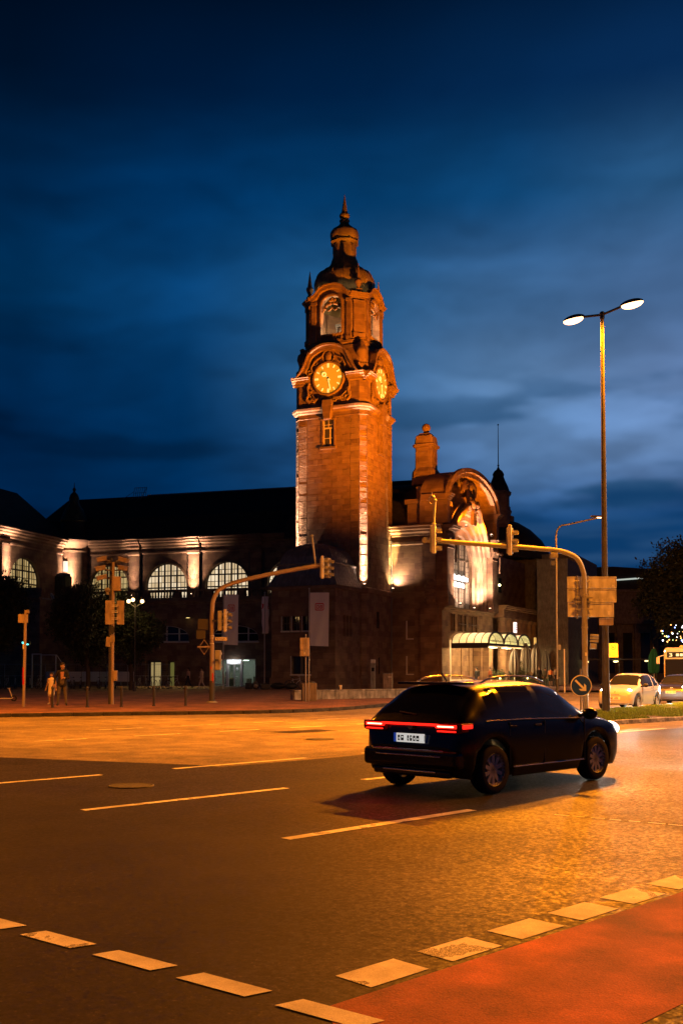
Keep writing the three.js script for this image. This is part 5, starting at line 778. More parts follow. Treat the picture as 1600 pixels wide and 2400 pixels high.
{ // blue keep-right disc on its own post
  const g = thing('keep_right_sign', 'round blue keep-right sign with white arrow at the island tip', 'traffic sign', 8.14, 0.1, -34.9);
  mesh('post', cyl(0.03, 0.03, 1.55, 0, 0, -0.05, 8), 'galv', g);
  mesh('disc', cyl(0.36, 0.36, 0.02, 0, 0, 0, 40).rotateX(PI / 2).translate(0, 0.98, 0), 'signWhite', g);
  mesh('blue_face', cyl(0.33, 0.33, 0.012, 0, 0, 0, 40).rotateX(PI / 2).translate(0, 0.98, 0.014), 'signBlue', g);
  const a = extrude([[-0.035, 0.28], [0.035, 0.28], [0.035, -0.1], [0.13, -0.01], [0.13, -0.105], [0, -0.24], [-0.13, -0.105], [-0.13, -0.01], [-0.035, -0.1]], 0.006); a.rotateZ(R(45)); a.translate(0.0, 0.97, 0.024); mesh('arrow', a, 'signWhite', g);
}
{ // stop sign of the bus line
  const g = thing('bus_stop_sign', 'yellow square bus stop sign with a ringed H behind the white car', 'bus stop sign', 12.45, 0.12, -48);
  mesh('pole', cyl(0.035, 0.035, 2.9, 0, 0, 0, 8), 'galv', g);
  const t = canvasTex(256, 374, (c, w, h) => { c.fillStyle = '#e8c048'; c.fillRect(0, 0, w, h); c.strokeStyle = '#3d3a14'; c.lineWidth = 10; c.beginPath(); c.arc(128, 105, 62, 0, 7); c.stroke(); c.fillStyle = '#3d3a14'; c.font = 'bold 88px sans-serif'; c.textAlign = 'center'; c.textBaseline = 'middle'; c.fillText('H', 128, 108); c.fillStyle = '#8a7430'; for (let i = 0; i < 4; i++) c.fillRect(22, 240 + i * 28, 210 - (i % 2) * 50, 8); });
  mesh('panel', new THREE.BoxGeometry(0.45, 0.66, 0.03).translate(0.26, 2.42, 0.02).toNonIndexed(), new THREE.MeshStandardMaterial({ map: t, roughness: 0.5 }), g);
}
{ // left signal mast with its long rising arm
  const g = thing('signal_mast', 'rusty-looking curved signal mast with a long rising arm on the forecourt edge', 'signal mast', -5.93, 0.12, -47.0);
  mesh('pole', merge([cyl(0.13, 0.13, 1.0, 0, 0, 0, 14)]), 'dark', g); mesh('foot', cyl(0.28, 0.2, 0.08, 0, 0, 0, 14), 'concrete', g);
  mesh('arm', tube([V(0, 0.9, 0), V(0, 2.5, 0), V(0.0, 4.3, 0), V(0.06, 4.75, 0), V(0.28, 5.15, 0), V(0.75, 5.42, 0), V(1.8, 5.72, 0), V(3.4, 6.05, 0), V(4.95, 6.32, 0)], 0.1, 80, 10), 'boxBeige', g);
  signalHead(g, 5.05, 6.2, 0, 80); signalHead(g, 5.3, 6.2, -0.1, 60, false);
  const cm = mesh('camera_mast', merge([bar(V(4.75, 6.25, 0), V(4.58, 7.6, 0), 0.05), sphere(0.09, 4.56, 7.68, 0, 1, 0.7, 1)]), 'greyPaint', g);
  const sh = signalHead(g, 0.36, 3.75, 0.1, 100, false); signalHead(g, 0.62, 3.75, 0, 80, true); signalHead(g, 0.26, 1.95, -0.1, 170, false);
  for (const [x, y, w, h] of [[-0.42, 3.6, 0.5, 0.5], [-0.52, 3.12, 0.42, 0.4]]) mesh('sign_back', merge([rbox(w, h, 0.03, 0.012, x, y, -0.05)]), 'dark', g);
  { const d = 0.36, P = [[0, d], [d * 0.68, 0], [0, -d], [-d * 0.68, 0]]; const o = extrude(P, 0.02, 0, [P.map(p => [p[0] * 0.9, p[1] * 0.9])]); o.translate(-0.36, 2.55, 0); mesh('priority_sign_back', merge([o, boxB(-0.66, -0.06, 2.53, 2.59, 0, 0.05)]), 'boxBeige', g); }
  const st = canvasTex(256, 64, (c, w, h) => { c.fillStyle = '#e9e2cf'; c.fillRect(0, 0, w, h); c.strokeStyle = '#222'; c.lineWidth = 5; c.strokeRect(5, 5, w - 10, h - 10); c.fillStyle = '#1c1c1c'; for (let i = 0; i < 8; i++) c.fillRect(26 + i * 26, 18 + (i % 3 === 0 ? 0 : 6), 17, i % 3 === 0 ? 28 : 22); });
  mesh('street_name_plate', new THREE.BoxGeometry(0.55, 0.17, 0.03).translate(0.42, 2.92, 0.08).toNonIndexed(), new THREE.MeshStandardMaterial({ map: st, roughness: 0.5 }), g);
  mesh('pole_bands', merge([2.7, 2.95, 3.05].map(y => cyl(0.108, 0.108, 0.02, 0, y, 0, 12))), 'white', g);
  mesh('pole_sticker', merge([boxB(-0.06, 0.0, 1.55, 1.65, 0.11, 0.115), boxB(0.02, 0.08, 0.92, 1.35, 0.11, 0.116)]), 'signRed', g);
}
{ // pole crowded with boxes
  const g = thing('equipment_pole', 'pole crowded with angled beige camera boxes and boards beside the tree', 'pole', -9.95, 0.12, -44.6);
  mesh('pole', merge([cyl(0.065, 0.06, 6.2, 0, 0, 0, 10)]), 'boxBeige', g); mesh('second_pole', cyl(0.1, 0.09, 6.4, -0.16, 0, -0.35, 10), 'dark', g);
  const bx = (x, y, z, ry, rz, i) => { const b = new THREE.Group(); b.name = 'camera_box'; b.position.set(x, y, z); b.rotation.set(0, R(ry), R(rz)); g.add(b); mesh('casing', rbox(0.42, 0.17, 0.22, 0.015), 'boxBeige', b); mesh('sun_shield', merge([box(0.46, 0.015, 0.26, 0, 0.1, 0), box(0.46, 0.06, 0.012, 0, 0.075, 0.13)]), 'boxBeige', b); mesh('bracket', bar(V(rz > 0 ? 0.2 : -0.2, -0.08, 0), V(rz > 0 ? 0.34 : -0.34, -0.14, 0), 0.03, 6), 'galv', b); };
  bx(-0.5, 6.32, 0.05, 16, 14); bx(-0.54, 5.92, 0.05, 10, 12); bx(-0.5, 5.52, 0.05, 24, 16); bx(0.44, 6.3, 0, -20, -16); bx(0.4, 5.95, -0.05, -38, -12);
  mesh('cabinet', rbox(0.34, 0.62, 0.2, 0.02, 0.18, 5.25, 0.1), 'boxBeige', g); mesh('dome_camera', merge([sphere(0.13, -0.22, 4.98, 0.1, 1, 0.8, 1), cyl(0.08, 0.06, 0.14, -0.22, 4.78, 0.1)]), 'boxGrey', g);
  mesh('crossbars', merge([6.2, 5.85, 5.5].map(y => box(0.7, 0.05, 0.06, -0.02, y, -0.05))), 'darkMetal', g);
  mesh('notice_board', merge([rbox(0.4, 1.05, 0.04, 0.01, -0.12, 4.0, 0.07), rbox(0.32, 1.05, 0.04, 0.01, 0.32, 4.0, -0.02)]), 'boxBeige', g);
  mesh('board_clips', merge([3.7, 3.76, 4.0, 4.06, 4.26, 4.32].map(y => box(0.26, 0.018, 0.05, 0.1, y, 0.09))), 'white', g);
  mesh('pedestrian_sign', cyl(0.19, 0.19, 0.02, 0, 0, 0, 24).scale(0.48, 1, 1).rotateX(PI / 2).translate(0, 3.24, 0.09), 'black', g);
  mesh('pedestrian_symbol', merge([sphere(0.035, 0.0, 3.36, 0.1, 0.8, 1, 0.3, 8), boxB(-0.028, 0.028, 3.18, 3.32, 0.1, 0.106), boxB(-0.035, -0.008, 3.08, 3.18, 0.1, 0.106), boxB(0.01, 0.04, 3.08, 3.18, 0.1, 0.106)]), 'cream', g);
  mesh('info_plate', merge([rbox(0.2, 0.3, 0.02, 0.006, 0.0, 2.85, 0.09)]), 'boxBeige', g); const tp = mesh('tilted_plate', rbox(0.2, 0.42, 0.02, 0.006, 0, 0, 0), 'boxBeige', g); tp.position.set(-0.18, 2.72, 0.08); tp.rotation.z = -0.06;
  mesh('control_box', rbox(0.16, 0.45, 0.16, 0.01, 0.13, 1.25, 0), 'boxBeige', g);
}
{ const g = thing('board_post', 'leaning rust-red post with a small square board near the left edge', 'sign post', -12.95, 0.12, -41.85); const p = mesh('post', merge([cyl(0.06, 0.055, 3.95, 0, 0, 0, 10)]), 'boxBeige', g); p.rotation.z = -0.012; mesh('board', rbox(0.4, 0.36, 0.05, 0.01, -0.06, 3.6, 0.0), 'boxBeige', g); mesh('top_box', rbox(0.14, 0.14, 0.14, 0.02, 0.12, 3.88, 0), 'boxBeige', g); mesh('labels', merge([boxB(-0.04, 0.02, 2.35, 2.55, 0.062, 0.066)]), 'white', g); mesh('red_tape', cyl(0.063, 0.063, 0.7, 0, 0.9, 0, 10), 'signRed', g); }
{ const g = thing('info_post', 'slim post with two square boards beside the slatted litter bin', 'sign post', -1.72, 0.12, -48.6); mesh('post', cyl(0.035, 0.03, 3.2, 0.03, 0, 0, 8), 'galv', g); mesh('second_post', cyl(0.03, 0.03, 3.0, 0.17, 0, -0.35, 8), 'galv', g); mesh('board', merge([rbox(0.44, 0.58, 0.04, 0.012, -0.02, 2.74, 0.05), rbox(0.44, 0.28, 0.04, 0.012, -0.02, 2.29, 0.05)]), 'boxBeige', g); mesh('back_channel', merge([boxB(-0.06, -0.02, 2.15, 3.0, 0.07, 0.09), boxB(0.06, 0.1, 2.15, 3.0, 0.07, 0.09)]), 'galv', g); mesh('sticker', merge([boxB(-0.08, 0, 2.25, 2.36, 0.072, 0.076)]), 'white', g); }
{ // slatted bin
  const g = thing('litter_bin', 'wooden-slatted litter bin with black bag at the forecourt edge', 'litter bin', -1.6, 0.12, -49.6, 12);
  mesh('bin_body', rbox(0.62, 0.8, 0.54, 0.02, 0, 0.42, 0), 'dark', g);
  for (let i = 0; i < 6; i++) mesh('slat', rbox(0.105, 0.86, 0.03, 0.008, -0.29 + i * 0.117, 0.44, 0.29), 'woodSlat', g);
  for (let i = 0; i < 5; i++) mesh('slat', rbox(0.03, 0.86, 0.1, 0.008, 0.345, 0.44, -0.22 + i * 0.112), 'boxGrey', g);
  mesh('bag', sphere(0.24, 0.1, 0.86, 0, 1.1, 0.5, 0.9), 'black', g);
}
{ const g = thing('ticket_machine', 'tall narrow ticket machine standing by the tower wall', 'ticket machine', 2.5, 0.12, -81.5, -10); mesh('cabinet', rbox(0.38, 2.2, 0.35, 0.03, 0, 1.1, 0), 'boxGrey', g); mesh('head_panel', rbox(0.36, 0.3, 0.3, 0.02, 0.02, 2.2, 0.05), 'alu', g); mesh('screen', box(0.22, 0.3, 0.02, 0.02, 1.55, 0.18), 'glassDark', g); }
{ const g = thing('utility_cabinet', 'grey electrical cabinet beside the tall ticket machine', 'cabinet', 3.7, 0.12, -81.8, -10); mesh('body', rbox(0.72, 1.2, 0.4, 0.02, 0, 0.62, 0), 'boxBeige', g); mesh('lid', rbox(0.78, 0.06, 0.46, 0.02, 0, 1.24, 0), 'boxGrey', g); mesh('vent', merge([0, 1].map(i => boxB(0.05 + i * 0.14, 0.14 + i * 0.14, 0.9, 1.02, 0.2, 0.21))), 'white', g); }
// bollards
{
  const spots = [[-11.45, -40.7, 'bollard the standing man rests his hand beside'], [-10.18, -41.15, 'bollard between the man and the equipment pole'], [-8.93, -41.7, 'bollard just right of the equipment pole'], [-7.78, -42.6, 'bollard in front of the two narrow lit doors'], [-6.53, -43.05, 'bollard nearest the curved signal mast']];
  let first; for (const [x, z, l] of spots) { if (!first) { first = thing('bollard', 'slim dark ' + l, 'bollard', x, 0.12, z, 0, 'bollards along the kerb'); mesh('post', lathe([[0.05, 0], [0.05, 0.74], [0.057, 0.75], [0.057, 0.79], [0.045, 0.83], [0, 0.85]], 12), 'darkMetal', first); mesh('foot_ring', cyl(0.075, 0.07, 0.04, 0, 0, 0, 12), 'darkMetal', first); } else copyOf(first, x, 0.12, z, 0, 'slim dark ' + l); }
}
// banners
function banner(x, z, w, h, turn, label, fold = 0) {
  const g = thing('flagpole_banner', label, 'banner', x, 0.12, z, 0, 'white station banners');
  mesh('pole', cyl(0.05, 0.035, 7.85, 0, 0, 0, 10), 'alu', g); mesh('pole_knob', sphere(0.06, 0, 7.88, 0), 'alu', g);
  const t = canvasTex(256, 640, (c, W, Hh) => { c.fillStyle = '#f1eeee'; c.fillRect(0, 0, W, Hh); c.strokeStyle = c.fillStyle = '#d01015'; c.lineWidth = 11; c.beginPath(); c.roundRect(74, 130, 108, 78, 12); c.stroke(); c.font = 'bold 62px sans-serif'; c.textAlign = 'center'; c.textBaseline = 'middle'; c.fillText('DB', 128, 171); });
  const geo = new THREE.PlaneGeometry(w, h, 24, 30), p = geo.attributes.position; for (let i = 0; i < p.count; i++) { const u = p.getX(i) / w + 0.5, v = 0.5 - p.getY(i) / h; let xx = u * w * (1 - fold * 0.82) - 0.05 * v * u, zz = 0.05 * Math.sin(u * 9 + v * 5) * (0.3 + v) + 0.03 * Math.sin(v * 14 + u * 3) + fold * 0.28 * Math.sin(u * 11 + v * 2); p.setXYZ(i, xx + 0.06 + (fold ? 0.12 * v - 0.1 : 0), 7.55 - v * h - 0.05 * u * v, zz); }
  geo.computeVertexNormals(); const m = new THREE.MeshPhysicalMaterial({ map: t, roughness: 0.95, transmission: 0.15, thickness: 0, side: THREE.DoubleSide }); const cl = mesh('cloth', geo.toNonIndexed(), m, g); cl.rotation.y = R(turn);
  mesh('banner_arm', bar(V(0, 7.56, 0), V(w * (fold ? 0.3 : 1) * Math.cos(R(turn)), 7.56, -w * (fold ? 0.3 : 1) * Math.sin(R(turn))), 0.018, 6), 'alu', g);
}
banner(-9.45, -82, 1.15, 4.0, 12, 'white banner with red letters hanging beside the curved signal mast');
banner(-6.3, -84, 1.3, 3.0, 70, 'narrow white banner seen almost edge-on between the other two', 1);
banner(-2.52, -80, 1.5, 4.15, -4, 'widest white banner with red letters in front of the pavilion');
// luggage left on the forecourt
{
  const mk2 = (x, z, l, fn) => { const g = thing('travel_bag', l, 'bag', x, 0.12, z, rr(-30, 30), 'bags on the forecourt'); fn(g); };
  mk2(-7.2, -79.8, 'dark boxy bag standing leftmost of the luggage group', g => { mesh('body', rbox(0.5, 0.5, 0.35, 0.06, 0, 0.27, 0), 'black', g); mesh('handle', new THREE.TorusGeometry(0.1, 0.02, 6, 14, PI).translate(0, 0.52, 0).toNonIndexed(), 'dark', g); });
  mk2(-6.75, -80.6, 'round dark rucksack leaning behind the boxy bag', g => { mesh('body', sphere(0.3, 0, 0.32, 0, 0.9, 1.1, 0.7), 'dark', g); mesh('pocket', sphere(0.17, 0.05, 0.24, 0.2, 1, 1, 0.6), 'boxGrey', g); });
  mk2(-5.9, -79.6, 'dark suitcase lying near the middle of the luggage group', g => { mesh('body', rbox(0.75, 0.42, 0.5, 0.07, 0, 0.23, 0), 'black', g); mesh('handle', rbox(0.2, 0.04, 0.05, 0.01, 0, 0.46, 0), 'dark', g); });
  mk2(-5.0, -80.8, 'long soft black holdall stretched on the ground', g => { mesh('body', sphere(0.5, 0, 0.26, 0, 1.4, 0.52, 0.6), 'black', g); mesh('strap', new THREE.TorusGeometry(0.3, 0.02, 6, 20, PI).translate(0, 0.3, 0).toNonIndexed(), 'dark', g); });
  mk2(-3.9, -79.8, 'bulging black holdall at the end of the luggage row', g => { mesh('body', sphere(0.42, 0, 0.27, 0, 1.15, 0.62, 0.7), 'black', g); mesh('pocket', rbox(0.3, 0.22, 0.1, 0.03, 0.1, 0.26, 0.26), 'dark', g); });
}
{ const g = thing('paper_cup', 'pale paper cup left on the low granite wall', 'cup', -0.05, 0.607, -53.1); mesh('cup', lathe([[0, 0], [0.06, 0], [0.09, 0.2], [0.09, 0.22], [0.08, 0.22], [0.052, 0.01], [0, 0.01]], 14), 'cream', g); mesh('rim', new THREE.TorusGeometry(0.09, 0.008, 6, 16).rotateX(PI / 2).translate(0, 0.22, 0).toNonIndexed(), 'white', g); }
{ const g = thing('kick_scooter', 'small fallen scooter with a pale deck at the left frame edge', 'scooter', -16.1, 0.12, -48.9, 20); mesh('deck', rbox(0.8, 0.05, 0.16, 0.02, 0, 0.14, 0), 'cream', g); for (const x of [-0.42, 0.48]) { const t = new THREE.TorusGeometry(0.11, 0.035, 8, 18); t.translate(x, 0.145, 0); mesh('wheel', t.toNonIndexed(), 'rubber', g); } mesh('steering_column', merge([bar(V(0.42, 0.15, 0), V(0.25, 0.62, 0.05), 0.025), bar(V(0.2, 0.62, -0.2), V(0.28, 0.62, 0.28), 0.02)]), 'cream', g); mesh('mudguard', rbox(0.2, 0.05, 0.1, 0.02, -0.4, 0.28, 0), 'white', g); }
// street lantern with globes behind the tree
{ const p = V(-14.75, 0.12, -73.2), g = thing('globe_lamp', 'old lamp post with a cluster of small glowing globes by the tree', 'street lamp', p.x, p.y, p.z); mesh('post', lathe([[0.12, 0], [0.1, 0.5], [0.05, 0.7], [0.04, 6.2]], 12), 'darkMetal', g); mesh('arms', merge([bar(V(0, 6.0, 0), V(-0.45, 6.3, 0.1), 0.025), bar(V(0, 6.0, 0), V(0.5, 6.3, 0), 0.025), bar(V(0, 6.1, 0), V(-0.1, 6.4, 0.2), 0.025)]), 'darkMetal', g); for (const [x, y, z] of [[-0.45, 6.42, 0.1], [-0.12, 6.52, 0.2], [0.5, 6.42, 0]]) { mesh('globe', sphere(0.13, x, y, z), ME('globeGlow', [0.8, 0.7, 0.5], [9, 5.2, 1.9]), g); } point(g, V(0.0, 6.42, 0.75), [1, 0.55, 0.18], 9, 10); }
{ const p = WF(-4.2, 6.6, 0.25), t = WF(-4.2, 0, 5.5), g = thing('added_wall_lamp', 'added wall floodlight above the narrow lit doors, standing in for an unseen forecourt light', 'lamp', p.x, p.y, p.z, -17); mesh('bracket', box(0.06, 0.06, 0.3, 0, 0.05, -0.1), 'darkMetal', g); mesh('housing', rbox(0.36, 0.16, 0.2, 0.02, 0, 0.04, 0.12), 'darkMetal', g); mesh('lens', box(0.3, 0.02, 0.15, 0, -0.05, 0.12), ME('addedWallLampGlow', [0.8, 0.7, 0.4], [3, 2.1, 0.7]), g); spot(g, V(0, -0.12, 0.15), V(0, -6.5, 6.5), [1, 0.66, 0.16], 150, 50, 0.9, 5); }  // added fixture, stands in for the unseen source that lights the forecourt here
// temporary fence and hoarding far left
{
  const f = thing('site_fence', 'temporary mesh fence with thin posts behind the parked bicycles', 'fence', -30, 0.12, -86.2, -4);
  for (let i = 0; i < 10; i++) mesh('fence_post', cyl(0.03, 0.03, 2.0, i * 1.75, 0, 0, 6), 'galv', f);
  mesh('fence_rail', merge([bar(V(0, 2.0, 0), V(15.8, 2.0, 0), 0.025, 6), bar(V(0, 0.2, 0), V(15.8, 0.2, 0), 0.02, 6)]), 'galv', f);
  const w = []; for (let i = 0; i < 100; i++) w.push(bar(V(i * 0.158, 0.2, 0), V(i * 0.158, 2, 0), 0.004, 3)); for (let i = 0; i < 10; i++) w.push(bar(V(0, 0.35 + i * 0.17, 0), V(15.8, 0.35 + i * 0.17, 0), 0.004, 3)); const m = mesh('wire_mesh', merge(w), 'galv', f); m.userData.kind = 'stuff';
  const h = thing('site_hoarding', 'low white printed hoarding panels behind the parked bicycles', 'hoarding', -24.4, 0.12, -87.4, -4);
  for (let i = 0; i < 5; i++) mesh('panel', rbox(1.5, 0.85, 0.04, 0.01, i * 1.55, 0.95, 0), i === 3 ? 'cream' : 'white', h); mesh('panel_feet', merge([0, 1, 2, 3, 4].map(i => boxB(i * 1.55 - 0.5, i * 1.55 - 0.44, 0, 0.55, -0.03, 0.03))), 'galv', h);
  const s = thing('white_scaffold', 'white tubular frame with a slanting brace at far left', 'scaffold', -26.2, 0.12, -86.8, 0); mesh('frame', merge([boxB(0, 0.09, 0, 2.9, 0, 0.09), boxB(0.75, 0.84, 0, 2.9, 0, 0.09), boxB(0, 0.84, 2.82, 2.9, 0, 0.09), boxB(2.0, 2.09, 0, 2.8, 0, 0.09), boxB(0.84, 2.09, 2.76, 2.82, 0, 0.09)]), 'white', s); mesh('brace', bar(V(2.1, 2.8, 0.04), V(3.4, 0.9, 0.04), 0.035, 6), 'white', s);
}

// ---------------------------------------------------------------- vehicles
// body grid: key stations [s, top, belt, halfWidthBelt, halfWidthRoof]; s runs from the tail (0) to the nose
function makeCar(g, o) {
  const keys = o.keys, N = 84, L = keys[keys.length - 1][0], st = [];
  const cr = (k, s) => { let i = 0; while (i < keys.length - 2 && keys[i + 1][0] < s) i++; const p1 = keys[i], p2 = keys[i + 1], p0 = keys[Math.max(0, i - 1)], p3 = keys[Math.min(keys.length - 1, i + 2)], t = clamp((s - p1[0]) / (p2[0] - p1[0])); const m = (a, b, c) => { const d1 = (b[k] - a[k]) / Math.max(1e-4, b[0] - a[0]), d2 = (c[k] - b[k]) / Math.max(1e-4, c[0] - b[0]); return d1 * d2 <= 0 ? 0 : 2 * d1 * d2 / (d1 + d2); }; const h = p2[0] - p1[0], m1 = m(p0 === p1 ? [p1[0] - 1, ...p1.slice(1)] : p0, p1, p2) * h, m2 = m(p1, p2, p3 === p2 ? [p2[0] + 1, ...p2.slice(1)] : p3) * h, t2 = t * t, t3 = t2 * t; return (2 * t3 - 3 * t2 + 1) * p1[k] + (t3 - 2 * t2 + t) * m1 + (-2 * t3 + 3 * t2) * p2[k] + (t3 - t2) * m2; };
  const ss = []; for (let i = 0; i <= N; i++) { const t = i / N; ss.push(L * (t + 0.045 * -Math.sin(2 * PI * t) * 0.9)); }
  for (const s of ss) {
    const top = cr(1, s), belt = cr(2, s), w = cr(3, s), wr = cr(4, s); let yb = o.clear + (s < 0.25 ? (0.25 - s) * 0.5 : 0) + (s > L - 0.25 ? (s - L + 0.25) * 0.35 : 0);
    for (const c of o.axles) { const d = Math.abs(s - c); if (d < o.wr + 0.06) yb = Math.max(yb, o.wheelR + Math.sqrt(Math.pow(o.wr + 0.06, 2) - d * d)); }
    const mid = Math.max(yb + 0.06, lerp(o.clear, belt, 0.55)), hi = Math.max(mid + 0.03, belt - 0.08), gh = Math.max(0, top - belt);
    const half = [[w * 0.93, yb], [w * 0.985, lerp(yb, mid, 0.45)], [w, mid], [w * 0.992, hi], [w * 0.955, belt], [lerp(w * 0.955, wr, 0.3) + 0.02, belt + gh * 0.3], [lerp(w * 0.955, wr, 0.72) + 0.025, belt + gh * 0.68], [wr, top - Math.min(0.07, gh * 0.22)], [wr * 0.82, top - Math.min(0.022, gh * 0.08)], [wr * 0.45, top], [0, top + 0.012]];
    st.push({ s, ring: [...half.map(p => [p[0], p[1]]), ...half.slice(0, -1).reverse().map(p => [-p[0], p[1]])], half: half.length });
  }
  const nr = st[0].ring.length, groups = { body: [], windscreen: [], rear_window: [] }, H = st[0].half - 1;
  for (let i = 0; i < N; i++) for (let r = 0; r < nr - 1; r++) {
    const rm = r < H ? r : nr - 2 - r, sm = (st[i].s + st[i + 1].s) / 2; let k = 'body';
    if (rm >= 4 && rm <= 6 && sm > o.side[0] && sm < o.side[1] && !o.pillars.some(p => Math.abs(sm - p) < 0.05) && (rm < 6 || true)) { const fr = o.side[1] - sm, rs = sm - o.side[0]; if (!(rm === 6 && (fr < o.rakeF || rs < o.rakeR)) && !(rm === 5 && (fr < o.rakeF * 0.5 || rs < o.rakeR * 0.5))) k = 'side_window|' + (r < H ? 'a' : 'b') + o.pillars.filter(p => p < sm).length; }
    if (rm >= 7) { if (sm > o.wind[0] && sm < o.wind[1]) k = 'windscreen'; else if (sm > o.rear[0] && sm < o.rear[1]) k = 'rear_window'; }
    const a = [st[i].s, st[i].ring[r]], b = [st[i + 1].s, st[i + 1].ring[r]], c = [st[i + 1].s, st[i + 1].ring[r + 1]], d = [st[i].s, st[i].ring[r + 1]];
    (groups[k] ??= []).push([i, r]);
  }
  const nodeN = []; // smooth normals over the grid
  const P = (i, r) => V(st[i].ring[r][0], st[i].ring[r][1], st[i].s);
  for (let i = 0; i <= N; i++) { nodeN.push([]); for (let r = 0; r < nr; r++) { const a = P(Math.min(N, i + 1), r).sub(P(Math.max(0, i - 1), r)), b = P(i, Math.min(nr - 1, r + 1)).sub(P(i, Math.max(0, r - 1))); const n = a.cross(b).normalize(); const out = V(st[i].ring[r][0], st[i].ring[r][1] - 0.5, 0); if (n.dot(out) < 0) n.negate(); nodeN[i].push(n); } }
  for (const [k, cells] of Object.entries(groups)) {
    if (!cells.length) continue; const pos = [], nor = []; for (const [i, r] of cells) for (const [ii, r2] of [[i, r], [i + 1, r], [i + 1, r + 1], [i, r], [i + 1, r + 1], [i, r + 1]]) { const p = P(ii, r2), n = nodeN[ii][r2]; pos.push(p.x, p.y, p.z); nor.push(n.x, n.y, n.z); }
    if (k === 'body') for (const [i, sg] of [[0, -1], [N, 1]]) { const c = [0, 0.62, st[i].s]; for (let r = 0; r < nr - 1; r++) { const a = P(i, r), b = P(i, r + 1); pos.push(a.x, a.y, a.z, b.x, b.y, b.z, ...c); for (let q = 0; q < 3; q++) nor.push(0, 0, sg); } const a = P(i, 0), b = P(i, nr - 1); pos.push(a.x, a.y, a.z, b.x, b.y, b.z, ...c); for (let q = 0; q < 3; q++) nor.push(0, 0, sg); }
    const q = new THREE.BufferGeometry(); q.setAttribute('position', new THREE.Float32BufferAttribute(pos, 3)); q.setAttribute('normal', new THREE.Float32BufferAttribute(nor, 3)); uvm(q); mesh(k.split('|')[0], q, k === 'body' ? o.paint : 'glassCar', g);
  }
  const W = o.width / 2;
  mesh('underbody', merge([rbox(W * 1.7, 0.34, L - 0.6, 0.05, 0, o.clear + 0.17, L / 2)]), 'black', g);
  for (const a of o.axles) for (const s of [-1, 1]) {
    const w = new THREE.Group(); w.name = 'wheel'; w.position.set(s * (W - 0.11), o.wheelR, a); w.rotation.y = s > 0 ? PI / 2 : -PI / 2; g.add(w);
    mesh('tyre', lathe([[o.wheelR * 0.66, -0.09], [o.wheelR * 0.94, -0.1], [o.wheelR, -0.06], [o.wheelR, 0.06], [o.wheelR * 0.94, 0.1], [o.wheelR * 0.66, 0.09]], 28).rotateX(PI / 2), 'rubber', w);
    const sp = [lathe([[0.0, 0.05], [0.06, 0.06], [0.07, 0.04]], 14).rotateX(PI / 2), lathe([[o.wheelR * 0.58, 0.06], [o.wheelR * 0.67, 0.095], [o.wheelR * 0.67, -0.05]], 26).rotateX(PI / 2), lathe([[0, -0.01], [o.wheelR * 0.62, -0.02]], 24).rotateX(PI / 2)]; for (let i = 0; i < o.spokes; i++) { const b = box(0.05, o.wheelR * 0.6, 0.03, 0, o.wheelR * 0.32, 0.05); b.rotateZ(i / o.spokes * 2 * PI); sp.push(b); } mesh('rim', merge(sp), o.rimMat ?? 'alu', w);
  }
  for (const s of [-1, 1]) { const m = mesh('mirror', merge([sphere(0.12, s * (W + 0.1), o.mirror[0], o.mirror[1], 1.0, 0.7, 0.6), bar(V(s * (W - 0.1), o.mirror[0] - 0.03, o.mirror[1]), V(s * (W + 0.05), o.mirror[0] - 0.02, o.mirror[1]), 0.03, 6)]), o.mirrorMat ?? o.paint, g); for (const hz of o.handles) mesh('door_handle', rbox(0.03, 0.03, 0.16, 0.01, s * (W - 0.012), o.mirror[0] - 0.12, hz), o.handleMat ?? o.paint, g); }
  for (const s of [-1, 1]) mesh('door_seam', merge(o.seams.map(z => boxB(s * (W - 0.02), s * (W - 0.004), o.clear + 0.12, o.mirror[0] - 0.06, z - 0.006, z + 0.006))), 'black', g);
}
function plate(g, text, x, y, z, back, w = 0.52, glow) {
  const t = canvasTex(256, 56, (c, W, H) => { c.fillStyle = '#f4f2ea'; c.fillRect(0, 0, W, H); c.fillStyle = '#1d3f9c'; c.fillRect(0, 0, 22, H); c.fillStyle = '#151515'; let px = 34; for (const ch of text) { const w = ch === ' ' ? 14 : 14 + (ch.charCodeAt(0) % 3) * 5; if (ch !== ' ') { c.fillRect(px, 12, w, 34); c.fillStyle = '#f4f2ea'; c.fillRect(px + 5, 20 + (ch.charCodeAt(0) % 2) * 8, w - 9, 9); c.fillStyle = '#151515'; } px += w + 8; } });
  const q = new THREE.BoxGeometry(w, 0.115, 0.015); if (back) q.rotateY(PI); q.translate(x, y, z); mesh('number_plate', q.toNonIndexed(), new THREE.MeshStandardMaterial({ map: t, roughness: 0.4, ...(glow ? { emissive: 0xffffff, emissiveMap: t, emissiveIntensity: glow } : {}) }), g);
}
const HEAD = ME('headlamp', [0.9, 0.9, 0.9], [26, 24, 20]), TAILCORE = ME('tailCore', [0.8, 0.3, 0.2], [7, 2.4, 1.3]), TAIL = ME('tailLamp', [0.6, 0.02, 0.02], [2.4, 0.03, 0.015]), DRL = ME('positionLamp', [0.9, 0.9, 0.9], [3, 2.9, 2.6]);
